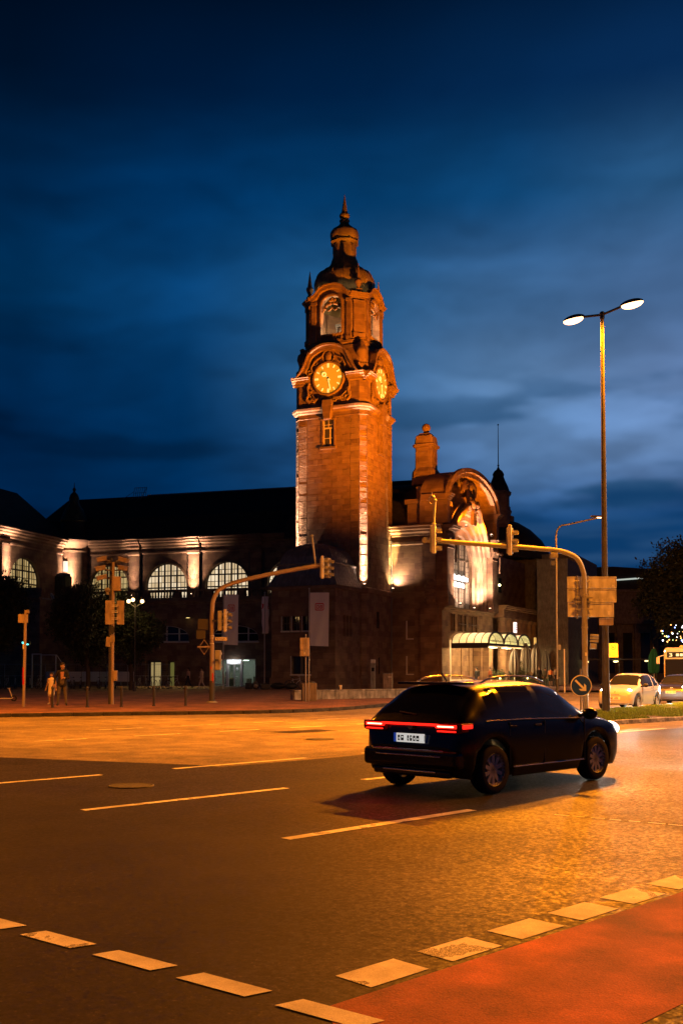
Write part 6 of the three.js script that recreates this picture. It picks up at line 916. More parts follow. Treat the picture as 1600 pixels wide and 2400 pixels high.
{ // dark hatchback crossing in front, at rest in its lane
  const q0 = 10.1, sc = -8.83, [x, z] = RD(q0, sc), g = thing('black_hatchback', 'black hatchback with red tail lamps lit driving away along the near lane', 'car', x, 0.004, z, 135);
  makeCar(g, { keys: [[0, 0.62, 0.6, 0.7, 0.5], [0.04, 0.88, 0.84, 0.79, 0.66], [0.12, 1.0, 0.93, 0.84, 0.68], [0.32, 1.22, 0.95, 0.87, 0.62], [0.6, 1.4, 0.95, 0.875, 0.6], [1.1, 1.445, 0.94, 0.88, 0.61], [1.8, 1.45, 0.925, 0.88, 0.61], [2.35, 1.4, 0.91, 0.88, 0.6], [2.75, 1.17, 0.9, 0.875, 0.62], [3.05, 0.985, 0.895, 0.87, 0.68], [3.5, 0.91, 0.84, 0.85, 0.66], [3.8, 0.82, 0.76, 0.8, 0.6], [3.94, 0.7, 0.66, 0.7, 0.5], [3.98, 0.6, 0.58, 0.62, 0.42]], axles: [0.66, 3.14], clear: 0.2, wr: 0.33, wheelR: 0.315, side: [0.45, 2.95], rakeF: 0.42, rakeR: 0.3, wind: [2.33, 3.0], rear: [0.13, 0.55], pillars: [0.95, 1.75], width: 1.76, paint: 'carBlack', spokes: 10, mirror: [0.98, 2.75], handles: [1.62, 1.05], seams: [0.98, 1.78, 2.78] });
  for (const s of [-1, 1]) { const l = mesh('tail_lamp', merge([rbox(0.38, 0.13, 0.16, 0.03, s * 0.62, 0.86, 0.06), rbox(0.06, 0.12, 0.3, 0.02, s * 0.81, 0.87, 0.14)]), M('tailLens', [0.22, 0.004, 0.004], 0.15), g); mesh('lamp_bar', merge([rbox(0.34, 0.045, 0.02, 0.008, s * 0.61, 0.885, -0.022), rbox(0.3, 0.018, 0.02, 0.006, s * 0.62, 0.825, -0.022), rbox(0.02, 0.05, 0.2, 0.008, s * 0.842, 0.885, 0.12)]), s < 0 ? TAIL : TAIL, l); mesh('lamp_core', rbox(0.26, 0.016, 0.012, 0.004, s * 0.61, 0.885, -0.034), TAILCORE, l); }
  mesh('light_bar', rbox(1.0, 0.03, 0.03, 0.01, 0, 0.9, -0.005), TAIL, g); spot(g, V(0.5, 0.85, -0.12), V(0.5, 0.2, -3), [1, 0.04, 0.01], 1.6, 75, 1, 8); spot(g, V(-0.5, 0.85, -0.12), V(-0.5, 0.2, -3), [1, 0.04, 0.01], 1.6, 75, 1, 8);
  plate(g, 'ab cdae', 0, 0.72, -0.03, true, 0.52, 0.6);
  mesh('rear_bumper', merge([rbox(1.62, 0.24, 0.2, 0.06, 0, 0.46, 0.04), rbox(1.3, 0.1, 0.12, 0.03, 0, 0.28, 0.04)]), 'carBlack', g); mesh('bumper_trim', merge([rbox(1.2, 0.025, 0.02, 0.008, 0, 0.57, -0.07), rbox(1.1, 0.02, 0.02, 0.008, 0, 0.5, -0.07), rbox(0.9, 0.03, 0.03, 0.01, 0, 0.3, -0.03)]), 'chrome', g);
  mesh('roof_spoiler', rbox(1.14, 0.035, 0.24, 0.012, 0, 1.425, 0.5), 'carBlack', g); mesh('roof_antenna', bar(V(0, 1.45, 0.75), V(0, 1.58, 0.62), 0.012, 6), 'black', g); mesh('roof_rails', merge([-1, 1].map(s => tube([V(s * 0.56, 1.43, 0.75), V(s * 0.57, 1.5, 1.0), V(s * 0.57, 1.5, 1.9), V(s * 0.56, 1.43, 2.2)], 0.014, 20, 6))), 'chrome', g);
  mesh('window_trim', merge([-1, 1].map(s => tube([V(s * 0.845, 0.95, 0.5), V(s * 0.85, 0.945, 1.5), V(s * 0.85, 0.92, 2.8)], 0.008, 16, 5))), 'chrome', g); mesh('sill_trim', merge([-1, 1].map(s => tube([V(s * 0.872, 0.33, 1.05), V(s * 0.875, 0.33, 2.0), V(s * 0.872, 0.33, 2.75)], 0.012, 10, 5))), 'chrome', g);
  mesh('rear_wiper', bar(V(0, 1.02, 0.12), V(0.3, 1.05, 0.13), 0.01, 5), 'black', g); mesh('rear_badge', cyl(0.05, 0.05, 0.02, 0, 0, 0, 16).rotateX(PI / 2).translate(0, 0.88, -0.01), 'chrome', g);
  for (const s of [-1, 1]) { mesh('headlamp', sphere(0.16, s * 0.62, 0.72, 3.84, 1.2, 0.7, 0.7), DRL, g); spot(g, V(s * 0.6, 0.68, 4.08), V(s * 0.6, -0.4, 14), [1, 0.93, 0.8], 160, 32, 1, 4); }
}
{ // small white car waiting behind the island
  const hd = Math.atan2(-0.58, 0.815) * 180 / PI, g = thing('white_small_car', 'small rounded white car with headlamps lit waiting behind the grass island', 'car', 13.13, 0.0, -44.65, hd);
  makeCar(g, { keys: [[0, 0.65, 0.62, 0.62, 0.42], [0.05, 0.9, 0.84, 0.72, 0.56], [0.15, 1.05, 0.92, 0.78, 0.6], [0.35, 1.32, 0.94, 0.8, 0.56], [0.6, 1.43, 0.94, 0.81, 0.56], [1.1, 1.475, 0.93, 0.815, 0.57], [1.7, 1.47, 0.92, 0.815, 0.57], [2.05, 1.4, 0.91, 0.81, 0.56], [2.4, 1.15, 0.905, 0.805, 0.6], [2.62, 0.99, 0.9, 0.8, 0.66], [2.95, 0.92, 0.84, 0.79, 0.62], [3.3, 0.83, 0.76, 0.74, 0.55], [3.46, 0.7, 0.64, 0.64, 0.42], [3.52, 0.58, 0.55, 0.52, 0.34]], axles: [0.58, 2.88], clear: 0.19, wr: 0.31, wheelR: 0.295, side: [0.42, 2.56], rakeF: 0.36, rakeR: 0.3, wind: [2.02, 2.6], rear: [0.16, 0.55], pillars: [1.05], width: 1.63, paint: 'carWhite', spokes: 7, mirror: [0.99, 2.36], mirrorMat: 'black', handles: [1.3], handleMat: 'chrome', seams: [1.08, 2.42] });
  for (const s of [-1, 1]) { mesh('headlamp', sphere(0.12, s * 0.56, 0.72, 3.3, 1.0, 1.05, 0.6, 16), HEAD, g); mesh('lower_lamp', sphere(0.07, s * 0.5, 0.5, 3.42, 1, 1, 0.5, 12), DRL, g); spot(g, V(s * 0.56, 0.7, 3.5), V(s * 0.56, -0.3, 14), [1, 0.92, 0.78], 220, 36, 1, 4); }
  mesh('lower_grille', rbox(1.0, 0.13, 0.06, 0.03, 0, 0.36, 3.46), 'black', g); mesh('front_bumper', merge([rbox(1.15, 0.1, 0.14, 0.04, 0, 0.26, 3.4), rbox(1.1, 0.08, 0.12, 0.03, 0, 0.46, 3.44)]), 'carWhite', g); mesh('nose_trim', merge([rbox(0.42, 0.02, 0.03, 0.008, 0, 0.62, 3.49), sphere(0.045, 0, 0.7, 3.44, 1, 1, 0.5, 12)]), 'chrome', g);
  plate(g, 'abc dea', 0, 0.47, 3.53, false, 0.5); mesh('rear_view_mirror', rbox(0.2, 0.06, 0.03, 0.01, 0, 1.3, 2.0), 'black', g); mesh('dashboard', rbox(1.2, 0.12, 0.4, 0.04, 0, 0.86, 2.3), 'dark', g); mesh('fuel_cap', cyl(0.08, 0.08, 0.01, 0, 0, 0, 16).rotateZ(PI / 2).translate(0.79, 0.8, 0.45), 'carWhite', g);
  mesh('body_crease', merge([-1, 1].map(s => tube([V(s * 0.81, 0.78, 0.5), V(s * 0.818, 0.76, 1.6), V(s * 0.81, 0.74, 2.8)], 0.006, 16, 5))), 'carWhite', g);
}
{ // dark compact behind it
  const hd = Math.atan2(-0.5, 0.866) * 180 / PI, g = thing('dark_compact_car', 'dark compact car with lit headlamps queued behind the white car', 'car', 17.05, 0.0, -50.6, hd);
  makeCar(g, { keys: [[0, 0.62, 0.6, 0.66, 0.45], [0.06, 0.9, 0.86, 0.78, 0.6], [0.2, 1.1, 0.93, 0.82, 0.62], [0.42, 1.33, 0.94, 0.835, 0.6], [0.8, 1.4, 0.935, 0.84, 0.6], [1.6, 1.41, 0.925, 0.845, 0.6], [2.2, 1.36, 0.915, 0.845, 0.6], [2.5, 1.15, 0.91, 0.84, 0.63], [2.72, 0.99, 0.905, 0.84, 0.69], [3.2, 0.93, 0.86, 0.83, 0.66], [3.6, 0.84, 0.8, 0.78, 0.6], [3.78, 0.74, 0.7, 0.7, 0.5], [3.82, 0.62, 0.6, 0.64, 0.44]], axles: [0.66, 3.14], clear: 0.18, wr: 0.32, wheelR: 0.305, side: [0.42, 2.66], rakeF: 0.32, rakeR: 0.2, wind: [2.17, 2.7], rear: [0.16, 0.5], pillars: [1.2], width: 1.7, paint: 'carDark', spokes: 8, mirror: [0.99, 2.5], mirrorMat: 'black', handles: [1.4], seams: [1.2, 2.55] });
  for (const s of [-1, 1]) { mesh('headlamp', sphere(0.13, s * 0.6, 0.75, 3.62, 1, 1.15, 0.6, 16), HEAD, g); mesh('fog_lamp', sphere(0.07, s * 0.56, 0.42, 3.76, 1, 1, 0.5, 12), 'chrome', g); spot(g, V(s * 0.6, 0.72, 3.82), V(s * 0.6, -0.3, 14), [1, 0.92, 0.78], 170, 36, 1, 4); }
  mesh('grille', rbox(0.95, 0.22, 0.06, 0.08, 0, 0.58, 3.77), 'black', g); { const t = new THREE.TorusGeometry(0.2, 0.018, 8, 28); t.scale(2.45, 0.66, 1); t.translate(0, 0.58, 3.8); mesh('grille_surround', t.toNonIndexed(), 'chrome', g); } mesh('nose_badge', sphere(0.05, 0, 0.79, 3.74, 1.6, 0.7, 0.5, 10), 'chrome', g);
  mesh('front_bumper', rbox(1.4, 0.14, 0.16, 0.05, 0, 0.28, 3.7), 'black', g); plate(g, 'ab cd aeb', 0, 0.6, 3.835, false, 0.5);
}
{ // city bus cut by the frame edge
  const g = thing('city_bus', 'pale city bus with lit display cut off by the right frame edge', 'bus', 21.6, 0, -63.5, -33);
  mesh('body', merge([new RoundedBoxGeometry(2.5, 2.7, 11.5, 4, 0.22).toNonIndexed().translate(0, 1.65, -4.2)]), 'busPaint', g);
  mesh('roof_pod', new RoundedBoxGeometry(2.2, 0.3, 7, 3, 0.12).toNonIndexed().translate(0, 3.05, -5), 'busPaint', g);
  mesh('windscreen', rbox(2.24, 1.35, 0.05, 0.02, 0, 1.62, 1.55), 'glassCar', g); mesh('side_windows', merge([-1, 1].map(s => box(0.03, 0.95, 9.5, s * 1.245, 1.85, -4.4))), 'glassCar', g);
  const t = canvasTex(256, 64, (c, w, h) => { c.fillStyle = '#1a1006'; c.fillRect(0, 0, w, h); c.fillStyle = '#ffd48a'; c.font = 'bold 54px sans-serif'; c.textBaseline = 'middle'; c.fillText('3', 14, 34); for (let i = 0; i < 6; i++) c.fillRect(70 + i * 30, 18, 22, 30); });
  mesh('destination_display', new THREE.BoxGeometry(2.0, 0.34, 0.05).translate(0, 2.55, 1.56).toNonIndexed(), new THREE.MeshStandardMaterial({ color: 0x111111, emissive: 0xffffff, emissiveMap: t, emissiveIntensity: 2.2 }), g);
  for (const s of [-1, 1]) { mesh('mirror', merge([rbox(0.2, 0.42, 0.12, 0.04, s * 1.5, 2.2, 1.75), bar(V(s * 1.15, 2.55, 1.5), V(s * 1.5, 2.42, 1.75), 0.03, 6)]), 'busPaint', g); mesh('headlamp', rbox(0.34, 0.18, 0.06, 0.03, s * 0.9, 0.72, 1.56), DRL, g); mesh('marker_lamp', rbox(0.16, 0.08, 0.06, 0.02, s * 1.08, 2.78, 1.5), HEAD, g); for (const a of [-0.6, -6.2]) mesh('wheel', merge([cyl(0.48, 0.48, 0.28, 0, -0.14, 0, 24).rotateZ(PI / 2).translate(s * 1.1, 0.48, a)]), 'rubber', g); }
  mesh('interior_lamp', box(0.8, 0.04, 0.3, 0, 2.3, 1.2), 'warmGlow', g); mesh('front_bumper', rbox(2.4, 0.35, 0.12, 0.05, 0, 0.45, 1.54), 'busPaint', g); mesh('wiper', merge([bar(V(-0.8, 1.0, 1.6), V(-0.1, 1.1, 1.6), 0.015, 5), bar(V(0.1, 1.0, 1.6), V(0.8, 1.1, 1.6), 0.015, 5)]), 'black', g);
}

// ---------------------------------------------------------------- people: one skin over a posed skeleton
const mcCache = {};
function mcGeo(bones, cell, lo, hi) {   // bones: [ax,ay,az,ra,bx,by,bz,rb,colour,blend]
  const ext = Math.max(hi[0] - lo[0], hi[1] - lo[1], hi[2] - lo[2]), n = Math.ceil(ext / cell) + 4, mc = new MarchingCubes(n, new THREE.MeshBasicMaterial(), false, false, 260000), fld = mc.field, half = n * cell / 2, c = [(lo[0] + hi[0]) / 2, (lo[1] + hi[1]) / 2, (lo[2] + hi[2]) / 2];
  const bd = (b, x, y, z) => { const dx = b[4] - b[0], dy = b[5] - b[1], dz = b[6] - b[2], l = dx * dx + dy * dy + dz * dz; let t = l ? ((x - b[0]) * dx + (y - b[1]) * dy + (z - b[2]) * dz) / l : 0; t = t < 0 ? 0 : t > 1 ? 1 : t; const ex = x - b[0] - dx * t, ey = y - b[1] - dy * t, ez = z - b[2] - dz * t; return Math.sqrt(ex * ex + ey * ey + ez * ez) - (b[3] + (b[7] - b[3]) * t); };
  fld.fill(-1); const K = 0.035, done = new Uint8Array(n * n * n);
  const w = i => (i - n / 2) * cell;
  for (let k = 0; k < n; k++) { const z = w(k) + c[2]; if (z < lo[2] - 0.08 || z > hi[2] + 0.08) continue; for (let j = 0; j < n; j++) { const y = w(j) + c[1]; if (y < lo[1] - 0.08 || y > hi[1] + 0.08) continue; for (let i = 0; i < n; i++) { const x = w(i) + c[0]; if (x < lo[0] - 0.08 || x > hi[0] + 0.08) continue; let d = 9; for (const b of bones) { const e = bd(b, x, y, z), kk = b[9] ?? K; if (e - d > kk) continue; if (d - e > kk) d = e; else { const h = Math.max(0, 0.5 + 0.5 * (d - e) / kk); const hh = Math.min(1, h); d = d + (e - d) * hh - kk * hh * (1 - hh); } } fld[k * n * n + j * n + i] = -d; } } }
  mc.isolation = 0; mc.update();
  const cnt = mc.count, pos = new Float32Array(cnt * 3), col = new Float32Array(cnt * 3);
  for (let i = 0; i < cnt; i++) { const p = [0, 1, 2].map(q => mc.positionArray[i * 3 + q] * half + c[q]); pos.set(p, i * 3); let best = 9, cc; for (const b of bones) { const e = bd(b, ...p); if (e < best) { best = e; cc = b[8]; } } col.set(cc, i * 3); }
  const g = new THREE.BufferGeometry(); g.setAttribute('position', new THREE.BufferAttribute(pos, 3)); g.setAttribute('color', new THREE.BufferAttribute(col, 3)); g.computeVertexNormals();
  const nn = g.attributes.normal, src = mc.normalArray; for (let i = 0; i < cnt; i++) { const v = V(src[i * 3], src[i * 3 + 1], src[i * 3 + 2]); if (v.length() > 1e-6) { v.normalize(); const f = V(nn.getX(i), nn.getY(i), nn.getZ(i)); if (v.dot(f) < 0) v.negate(); nn.setXYZ(i, v.x, v.y, v.z); } }
  return g;
}
const bodyMat = new THREE.MeshStandardMaterial({ vertexColors: true, roughness: 0.85, side: THREE.DoubleSide }); bodyMat.name = 'bodyMat';
const SK = [0.36, 0.22, 0.15];
function handGeo(skin) { // palm toward -z, fingers down -y, slightly curled, thumb on +x
  const key = 'h' + skin; if (mcCache[key]) return mcCache[key]; const b = []; b.push([0, 0, 0, 0.026, 0, -0.03, 0, 0.03, skin, 0.02], [-0.02, -0.03, 0, 0.019, -0.024, -0.085, 0, 0.017, skin, 0.018], [0.02, -0.03, 0, 0.02, 0.024, -0.085, 0, 0.017, skin, 0.018]);
  [[-0.03, 0.062], [-0.01, 0.076], [0.011, 0.08], [0.031, 0.072]].forEach(([x, l]) => { b.push([x, -0.088, 0, 0.0095, x, -0.088 - l * 0.5, -0.008, 0.009, skin, 0.004], [x, -0.088 - l * 0.5, -0.008, 0.009, x, -0.088 - l * 0.93, -0.03, 0.0078, skin, 0.004]); });
  b.push([0.024, -0.03, -0.004, 0.013, 0.05, -0.065, -0.014, 0.0105, skin, 0.006], [0.05, -0.065, -0.014, 0.0105, 0.058, -0.098, -0.026, 0.009, skin, 0.004]);
  return mcCache[key] = mcGeo(b, 0.0045, [-0.06, -0.2, -0.06], [0.09, 0.05, 0.05]);
}
function person(x, y, z, deg, h, o) {
  const g = thing('person', o.label, 'person', x, y, z, deg), s = h / 1.78, top = o.top, bot = o.bottom, shoe = o.shoe ?? [0.03, 0.03, 0.03], skin = o.skin ?? SK, arm = o.bare ? skin : top, leg = o.bareLegs ? skin : bot;
  const hip = 0.93, J = o.pose, b = [], add = (p, ra, q, rb, c, k) => b.push([...p, ra, ...q, rb, c, k]);
  add([0, hip + 0.03, 0], 0.145, [0, 1.12, 0.01], 0.135, o.dress ? top : bot); add([0, 1.1, 0.01], 0.135, [0, 1.36, 0], 0.155, top); add([-0.12, 1.4, 0], 0.085, [0.12, 1.4, 0], 0.085, top); add([-0.08, 1.22, 0.03], 0.1, [0.08, 1.22, 0.03], 0.1, top);
  add([0, 1.44, -0.005], 0.056, [0, 1.55, 0.01], 0.052, skin);
  const hx = o.headTurn ?? 0; add([0, 1.62, 0.025], 0.072, [0, 1.7, 0.0], 0.088, skin); add([0.05 * Math.sin(hx), 1.575, 0.045 * Math.cos(hx)], 0.05, [0, 1.63, 0.03], 0.07, skin);
  add([0.105 * Math.sin(hx), 1.625, 0.1 * Math.cos(hx)], 0.012, [0.112 * Math.sin(hx), 1.6, 0.115 * Math.cos(hx)], 0.016, skin, 0.01);
  for (const q of [-1, 1]) add([q * 0.088 * Math.cos(hx), 1.64, -q * 0.088 * Math.sin(hx)], 0.018, [q * 0.09 * Math.cos(hx), 1.615, -q * 0.09 * Math.sin(hx)], 0.014, skin, 0.01);
  const hands = [];
  for (const [q, L] of [[-1, J.armL], [1, J.armR]]) { add([q * 0.185, 1.41, 0], 0.064, L[0], 0.046, arm); add(L[0], 0.045, L[1], 0.033, o.bare ? skin : arm); hands.push([q, L]); }
  for (const [q, L] of [[-1, J.legL], [1, J.legR]]) { add([q * 0.092, hip, 0], 0.098, L[0], 0.068, o.bareLegs && !o.dress ? bot : o.dress ? top : bot); add(L[0], 0.066, L[1], 0.045, leg); add([L[1][0], L[1][1] - 0.02, L[1][2] - 0.02], 0.045, [L[1][0] + q * 0.02, L[1][1] - 0.045, L[1][2] + 0.15], 0.036, shoe, 0.02); }
  if (o.dress) { add([0, 1.0, 0], 0.15, [0, 0.62, 0.0], 0.19, top); }
  if (o.coat) { add([-0.05, 1.08, -0.005], 0.13, [-0.07, 0.86, -0.005], 0.125, top); add([0.05, 1.08, -0.005], 0.13, [0.07, 0.86, -0.005], 0.125, top); }
  let lo = [9, 9, 9], hi = [-9, -9, -9]; for (const e of b) for (let q = 0; q < 3; q++) { lo[q] = Math.min(lo[q], e[q] - e[3], e[q + 4] - e[7]); hi[q] = Math.max(hi[q], e[q] + e[3], e[q + 4] + e[7]); }
  const parts = [mcGeo(b, o.cell ?? 0.016, lo, hi)];
  for (const [q, L] of hands) { const hg = handGeo(skin).clone(); if (q < 0) hg.scale(-1, 1, 1); const dir = V(...L[1]).sub(V(...L[0])).normalize(); hg.applyQuaternion(new THREE.Quaternion().setFromUnitVectors(V(0, -1, 0), dir)); hg.translate(...L[1]); parts.push(hg); }
  const geo = mergeGeometries(parts); geo.scale(s, s, s); mesh('body', geo, bodyMat, g);
  const hc = M('hair' + o.hair, o.hair, 0.8), hr = new THREE.SphereGeometry(0.106, 20, 14, 0, 2 * PI, 0, PI * 0.6); { const pp = hr.attributes.position; for (let i = 0; i < pp.count; i++) { const k = 1 + 0.1 * (fbm(pp.getX(i) * 40 + 50, pp.getZ(i) * 40 + pp.getY(i) * 30 + 50, 4096, 2, 3) - 0.4); pp.setXYZ(i, pp.getX(i) * k, pp.getY(i) * k, pp.getZ(i) * k); } hr.computeVertexNormals(); } hr.scale(0.97, 1.06, 1.08); hr.rotateX(-0.5); hr.rotateY(hx); hr.translate(0, 1.695, -0.012); const hgs = [hr.toNonIndexed()]; if (o.longHair) hgs.push(sphere(0.085, 0, 1.6, -0.07, 1, 1.5, 0.6)); if (o.bun) hgs.push(sphere(0.05, 0, 1.76, -0.09)); const hm = merge(hgs); hm.scale(s, s, s); mesh('hair', hm, hc, g);
  // eyes, brows and mouth
  const f = []; for (const q of [-1, 1]) f.push(sphere(0.012, q * 0.032, 1.655, 0.094, 1.2, 0.7, 0.5, 8)); f.push(box(0.045, 0.008, 0.012, 0, 1.577, 0.096)); const fm = merge(f); fm.rotateY(hx); fm.scale(s, s, s); mesh('face_features', fm, 'dark', g);
  return g;
}
const stand = (ax = 0.02, az = 0.0) => ({ armL: [[-0.25, 1.14, -0.02], [-0.26 - ax, 0.9, 0.06 + az]], armR: [[0.25, 1.14, -0.02], [0.26 + ax, 0.9, 0.06]], legL: [[-0.1, 0.5, 0.02], [-0.11, 0.085, -0.01]], legR: [[0.1, 0.5, 0.02], [0.12, 0.085, 0.02]] });
const walk = k => ({ armL: [[-0.25, 1.15, 0.1 * k], [-0.24, 0.95, 0.27 * k]], armR: [[0.25, 1.15, -0.12 * k], [0.25, 0.92, -0.16 * k]], legL: [[-0.09, 0.52, -0.06 * k], [-0.09, 0.12, -0.34 * k]], legR: [[0.09, 0.52, 0.16 * k], [0.09, 0.085, 0.3 * k]] });
{
  const gp = person(-11.8, 0.12, -43.4, 12, 1.8, { label: 'person in dark jacket and grey trousers standing beside a bollard', top: [0.01, 0.011, 0.016], bottom: [0.1, 0.085, 0.07], hair: [0.012, 0.01, 0.008], headTurn: 0.9, coat: true, cell: 0.014, pose: { armL: [[-0.29, 1.16, 0.0], [-0.32, 0.9, 0.12]], armR: [[0.26, 1.15, 0.04], [0.12, 1.16, 0.24]], legL: [[-0.14, 0.5, 0.02], [-0.17, 0.085, 0.0]], legR: [[0.13, 0.5, 0.0], [0.17, 0.085, 0.06]] } });
  mesh('shirt', extrude([[-0.05, 1.1], [0.05, 1.1], [0.075, 1.42], [-0.075, 1.42]], 0.03, 0.145, [], 0.01), M('shirtPink', [0.42, 0.22, 0.17], 0.9), gp);
  person(-12.65, 0.12, -44.8, -10, 1.38, { label: 'smaller person in a pale summer outfit standing behind the man in the jacket', top: [0.75, 0.68, 0.55], bottom: [0.7, 0.62, 0.5], shoe: [0.6, 0.55, 0.45], hair: [0.02, 0.014, 0.01], dress: true, bareLegs: true, bare: true, longHair: true, pose: stand(0.03) });
  person(-12.25, 0.12, -82.2, -90, 1.7, { label: 'person in a light top and dark jeans walking past the lit doors', top: [0.5, 0.36, 0.3], bottom: [0.02, 0.026, 0.045], hair: [0.015, 0.01, 0.008], longHair: true, pose: walk(1) });
  person(-11.05, 0.12, -81.2, -90, 1.72, { label: 'person in pale hooded jacket and light trousers walking behind the other', top: [0.62, 0.54, 0.4], bottom: [0.5, 0.42, 0.33], shoe: [0.5, 0.45, 0.4], hair: [0.012, 0.01, 0.008], pose: walk(0.9) });
  const far = [[12.2, -92.9, -70, 1.74, 'person with dark rucksack standing under the entrance canopy', [0.03, 0.035, 0.045], [0.02, 0.02, 0.03], 1], [13.6, -94, -60, 1.72, 'person in a rust-brown jacket near the far end of the canopy', [0.2, 0.06, 0.025], [0.05, 0.03, 0.02], 0], [15.35, -96.5, 150, 1.3, 'small person in white by the cafe plants', [0.6, 0.57, 0.55], [0.4, 0.36, 0.34], 0], [16.0, -97, 30, 1.75, 'person in black standing next to the cafe plants', [0.012, 0.012, 0.015], [0.015, 0.015, 0.02], 0], [16.7, -97.5, -40, 1.7, 'person in olive clothes beside the first closed parasol', [0.1, 0.09, 0.05], [0.05, 0.045, 0.03], 0], [18.2, -94.5, 20, 1.8, 'person in black at the near end of the waiting group', [0.01, 0.01, 0.014], [0.012, 0.012, 0.016], 0], [19.05, -96, 0, 1.68, 'person in grey in the middle of the waiting group', [0.09, 0.09, 0.07], [0.04, 0.04, 0.03], 0], [19.35, -95, 170, 1.74, 'person in an orange shirt and dark shorts in the waiting group', [0.75, 0.24, 0.06], [0.02, 0.02, 0.025], 2], [19.95, -96, 190, 1.72, 'person in a beige jacket beside the orange shirt', [0.35, 0.3, 0.24], [0.02, 0.02, 0.03], 0], [20.7, -99, 30, 1.7, 'person in dark clothes by the small parasol', [0.02, 0.02, 0.02], [0.02, 0.02, 0.02], 0]];
  far.forEach(([x, z, d, h, l, t, b, kind], i) => { const g = person(x, 0.12, z, d, h, { label: l, top: t, bottom: b, hair: i % 3 === 2 ? [0.12, 0.09, 0.06] : [0.015, 0.012, 0.01], bareLegs: kind === 2, bare: kind === 2, cell: 0.022, pose: i % 2 ? stand(0.01 + i * 0.006) : walk(0.35) }); if (kind === 1) mesh('rucksack', rbox(0.34, 0.5, 0.2, 0.07, 0, 1.2, -0.22), 'black', g); });
}
// ---------------------------------------------------------------- trees
function tree(x, z, label, H, base, rx, ry, seed, n, mat = 'leaf', trunkR = 0.18, leaf = 0.26) {
  const g = thing('tree', label, 'tree', x, 0.05, z, 0, 'street trees'), r = rng(seed), cy = base + ry;
  const limbs = [tube([V(0, 0, 0), V(0.05, base * 0.5, 0), V(-0.05, base, 0.05), V(0.02, cy, 0)], trunkR, 24, 8)];
  const tips = []; for (let i = 0; i < 16; i++) { const a = r() * 2 * PI, e = r() * 1.7 - 0.75, q = 0.5 + 0.38 * r(), p = V(Math.cos(a) * rx * q * Math.cos(e), cy + Math.sin(e) * ry * q * 1.15, Math.sin(a) * rx * q * Math.cos(e)); tips.push(p); limbs.push(tube([V(0, base * (0.75 + 0.5 * r()), 0), V(p.x * 0.45, (p.y + base) / 2 + 0.2, p.z * 0.45), p], trunkR * 0.28, 10, 5)); }
  for (let i = 0; i < 22; i++) { const a = r() * 2 * PI, e = Math.asin(r() * 2 - 1), q = 0.72 + 0.3 * r(); tips.push(V(Math.cos(a) * rx * q * Math.cos(e), cy + Math.sin(e) * ry * q, Math.sin(a) * rx * q * Math.cos(e))); }
  mesh('trunk', merge(limbs), 'bark', g);
  const pos = []; for (let i = 0; i < n; i++) { const t = tips[Math.floor(r() * tips.length)], cl = Math.min(rx, ry) * 0.42, u = V(r() + r() - 1, r() + r() - 1, r() + r() - 1).multiplyScalar(cl).add(t), a = V(r() - 0.5, r() - 0.5, r() - 0.5).normalize(), b = V(r() - 0.5, r() - 0.5, r() - 0.5).cross(a).normalize(), s = leaf * (0.5 + r()); const p1 = u.clone().addScaledVector(a, s), p2 = u.clone().addScaledVector(b, s * 0.42), p3 = u.clone().addScaledVector(a, -s), p4 = u.clone().addScaledVector(b, -s * 0.42); for (const p of [p1, p2, p3, p1, p3, p4]) pos.push(p.x, p.y, p.z); }
  const q = new THREE.BufferGeometry(); q.setAttribute('position', new THREE.Float32BufferAttribute(pos, 3)); q.computeVertexNormals(); mesh('crown', q, mat, g);
  return g;
}
tree(-18.3, -74, 'round dark street tree standing behind the equipment pole', 9, 2.4, 2.3, 2.6, 21, 30000, 'leaf', 0.16, 0.11);
tree(-15.6, -76, 'taller dark street tree reaching up to the lit hall window', 9, 2.3, 2.0, 2.7, 22, 30000, 'leaf', 0.15, 0.11);
tree(-26.0, -74, 'dark street tree cut by the left frame edge', 9, 2.6, 2.9, 2.9, 23, 30000, 'leaf', 0.17, 0.11);
tree(38.5, -112, 'tall black tree at the right edge above the bus', 17, 4.0, 5.0, 6.6, 24, 40000, 'leaf', 0.3, 0.2);
tree(46.0, -118, 'wide dark tree beyond the tall one at the right edge', 16, 3.5, 6.0, 5.4, 25, 26000, 'leaf', 0.3, 0.24);
// fairy lights hung in the right-hand tree
{ const g = thing('fairy_lights', 'small coloured lights hung low in the right-edge tree above the bus', 'lights', 34.5, 5.5, -105.5), r = rng(8), cs = [ME('fairyBlue', [0.2, 0.3, 0.8], [1.5, 2.4, 7]), ME('fairyWhite', [0.8, 0.8, 0.8], [4, 4, 4.4]), ME('fairyAmber', [0.8, 0.5, 0.2], [4.5, 2, 0.5]), ME('fairyGreen', [0.5, 0.8, 0.3], [2.4, 3.2, 1])]; mesh('cable', tube([V(-1.6, -0.6, 0), V(-0.6, 0.3, 0.2), V(0.5, -0.4, 0), V(1.4, 0.5, 0.1)], 0.012, 30, 4), 'black', g); for (let i = 0; i < 34; i++) mesh('bulb', sphere(0.04 + 0.05 * r(), -1.7 + r() * 3.2, -1.0 + r() * 2.0, r() * 0.4, 1, 1, 1, 6), cs[Math.floor(r() * 4)], g); }
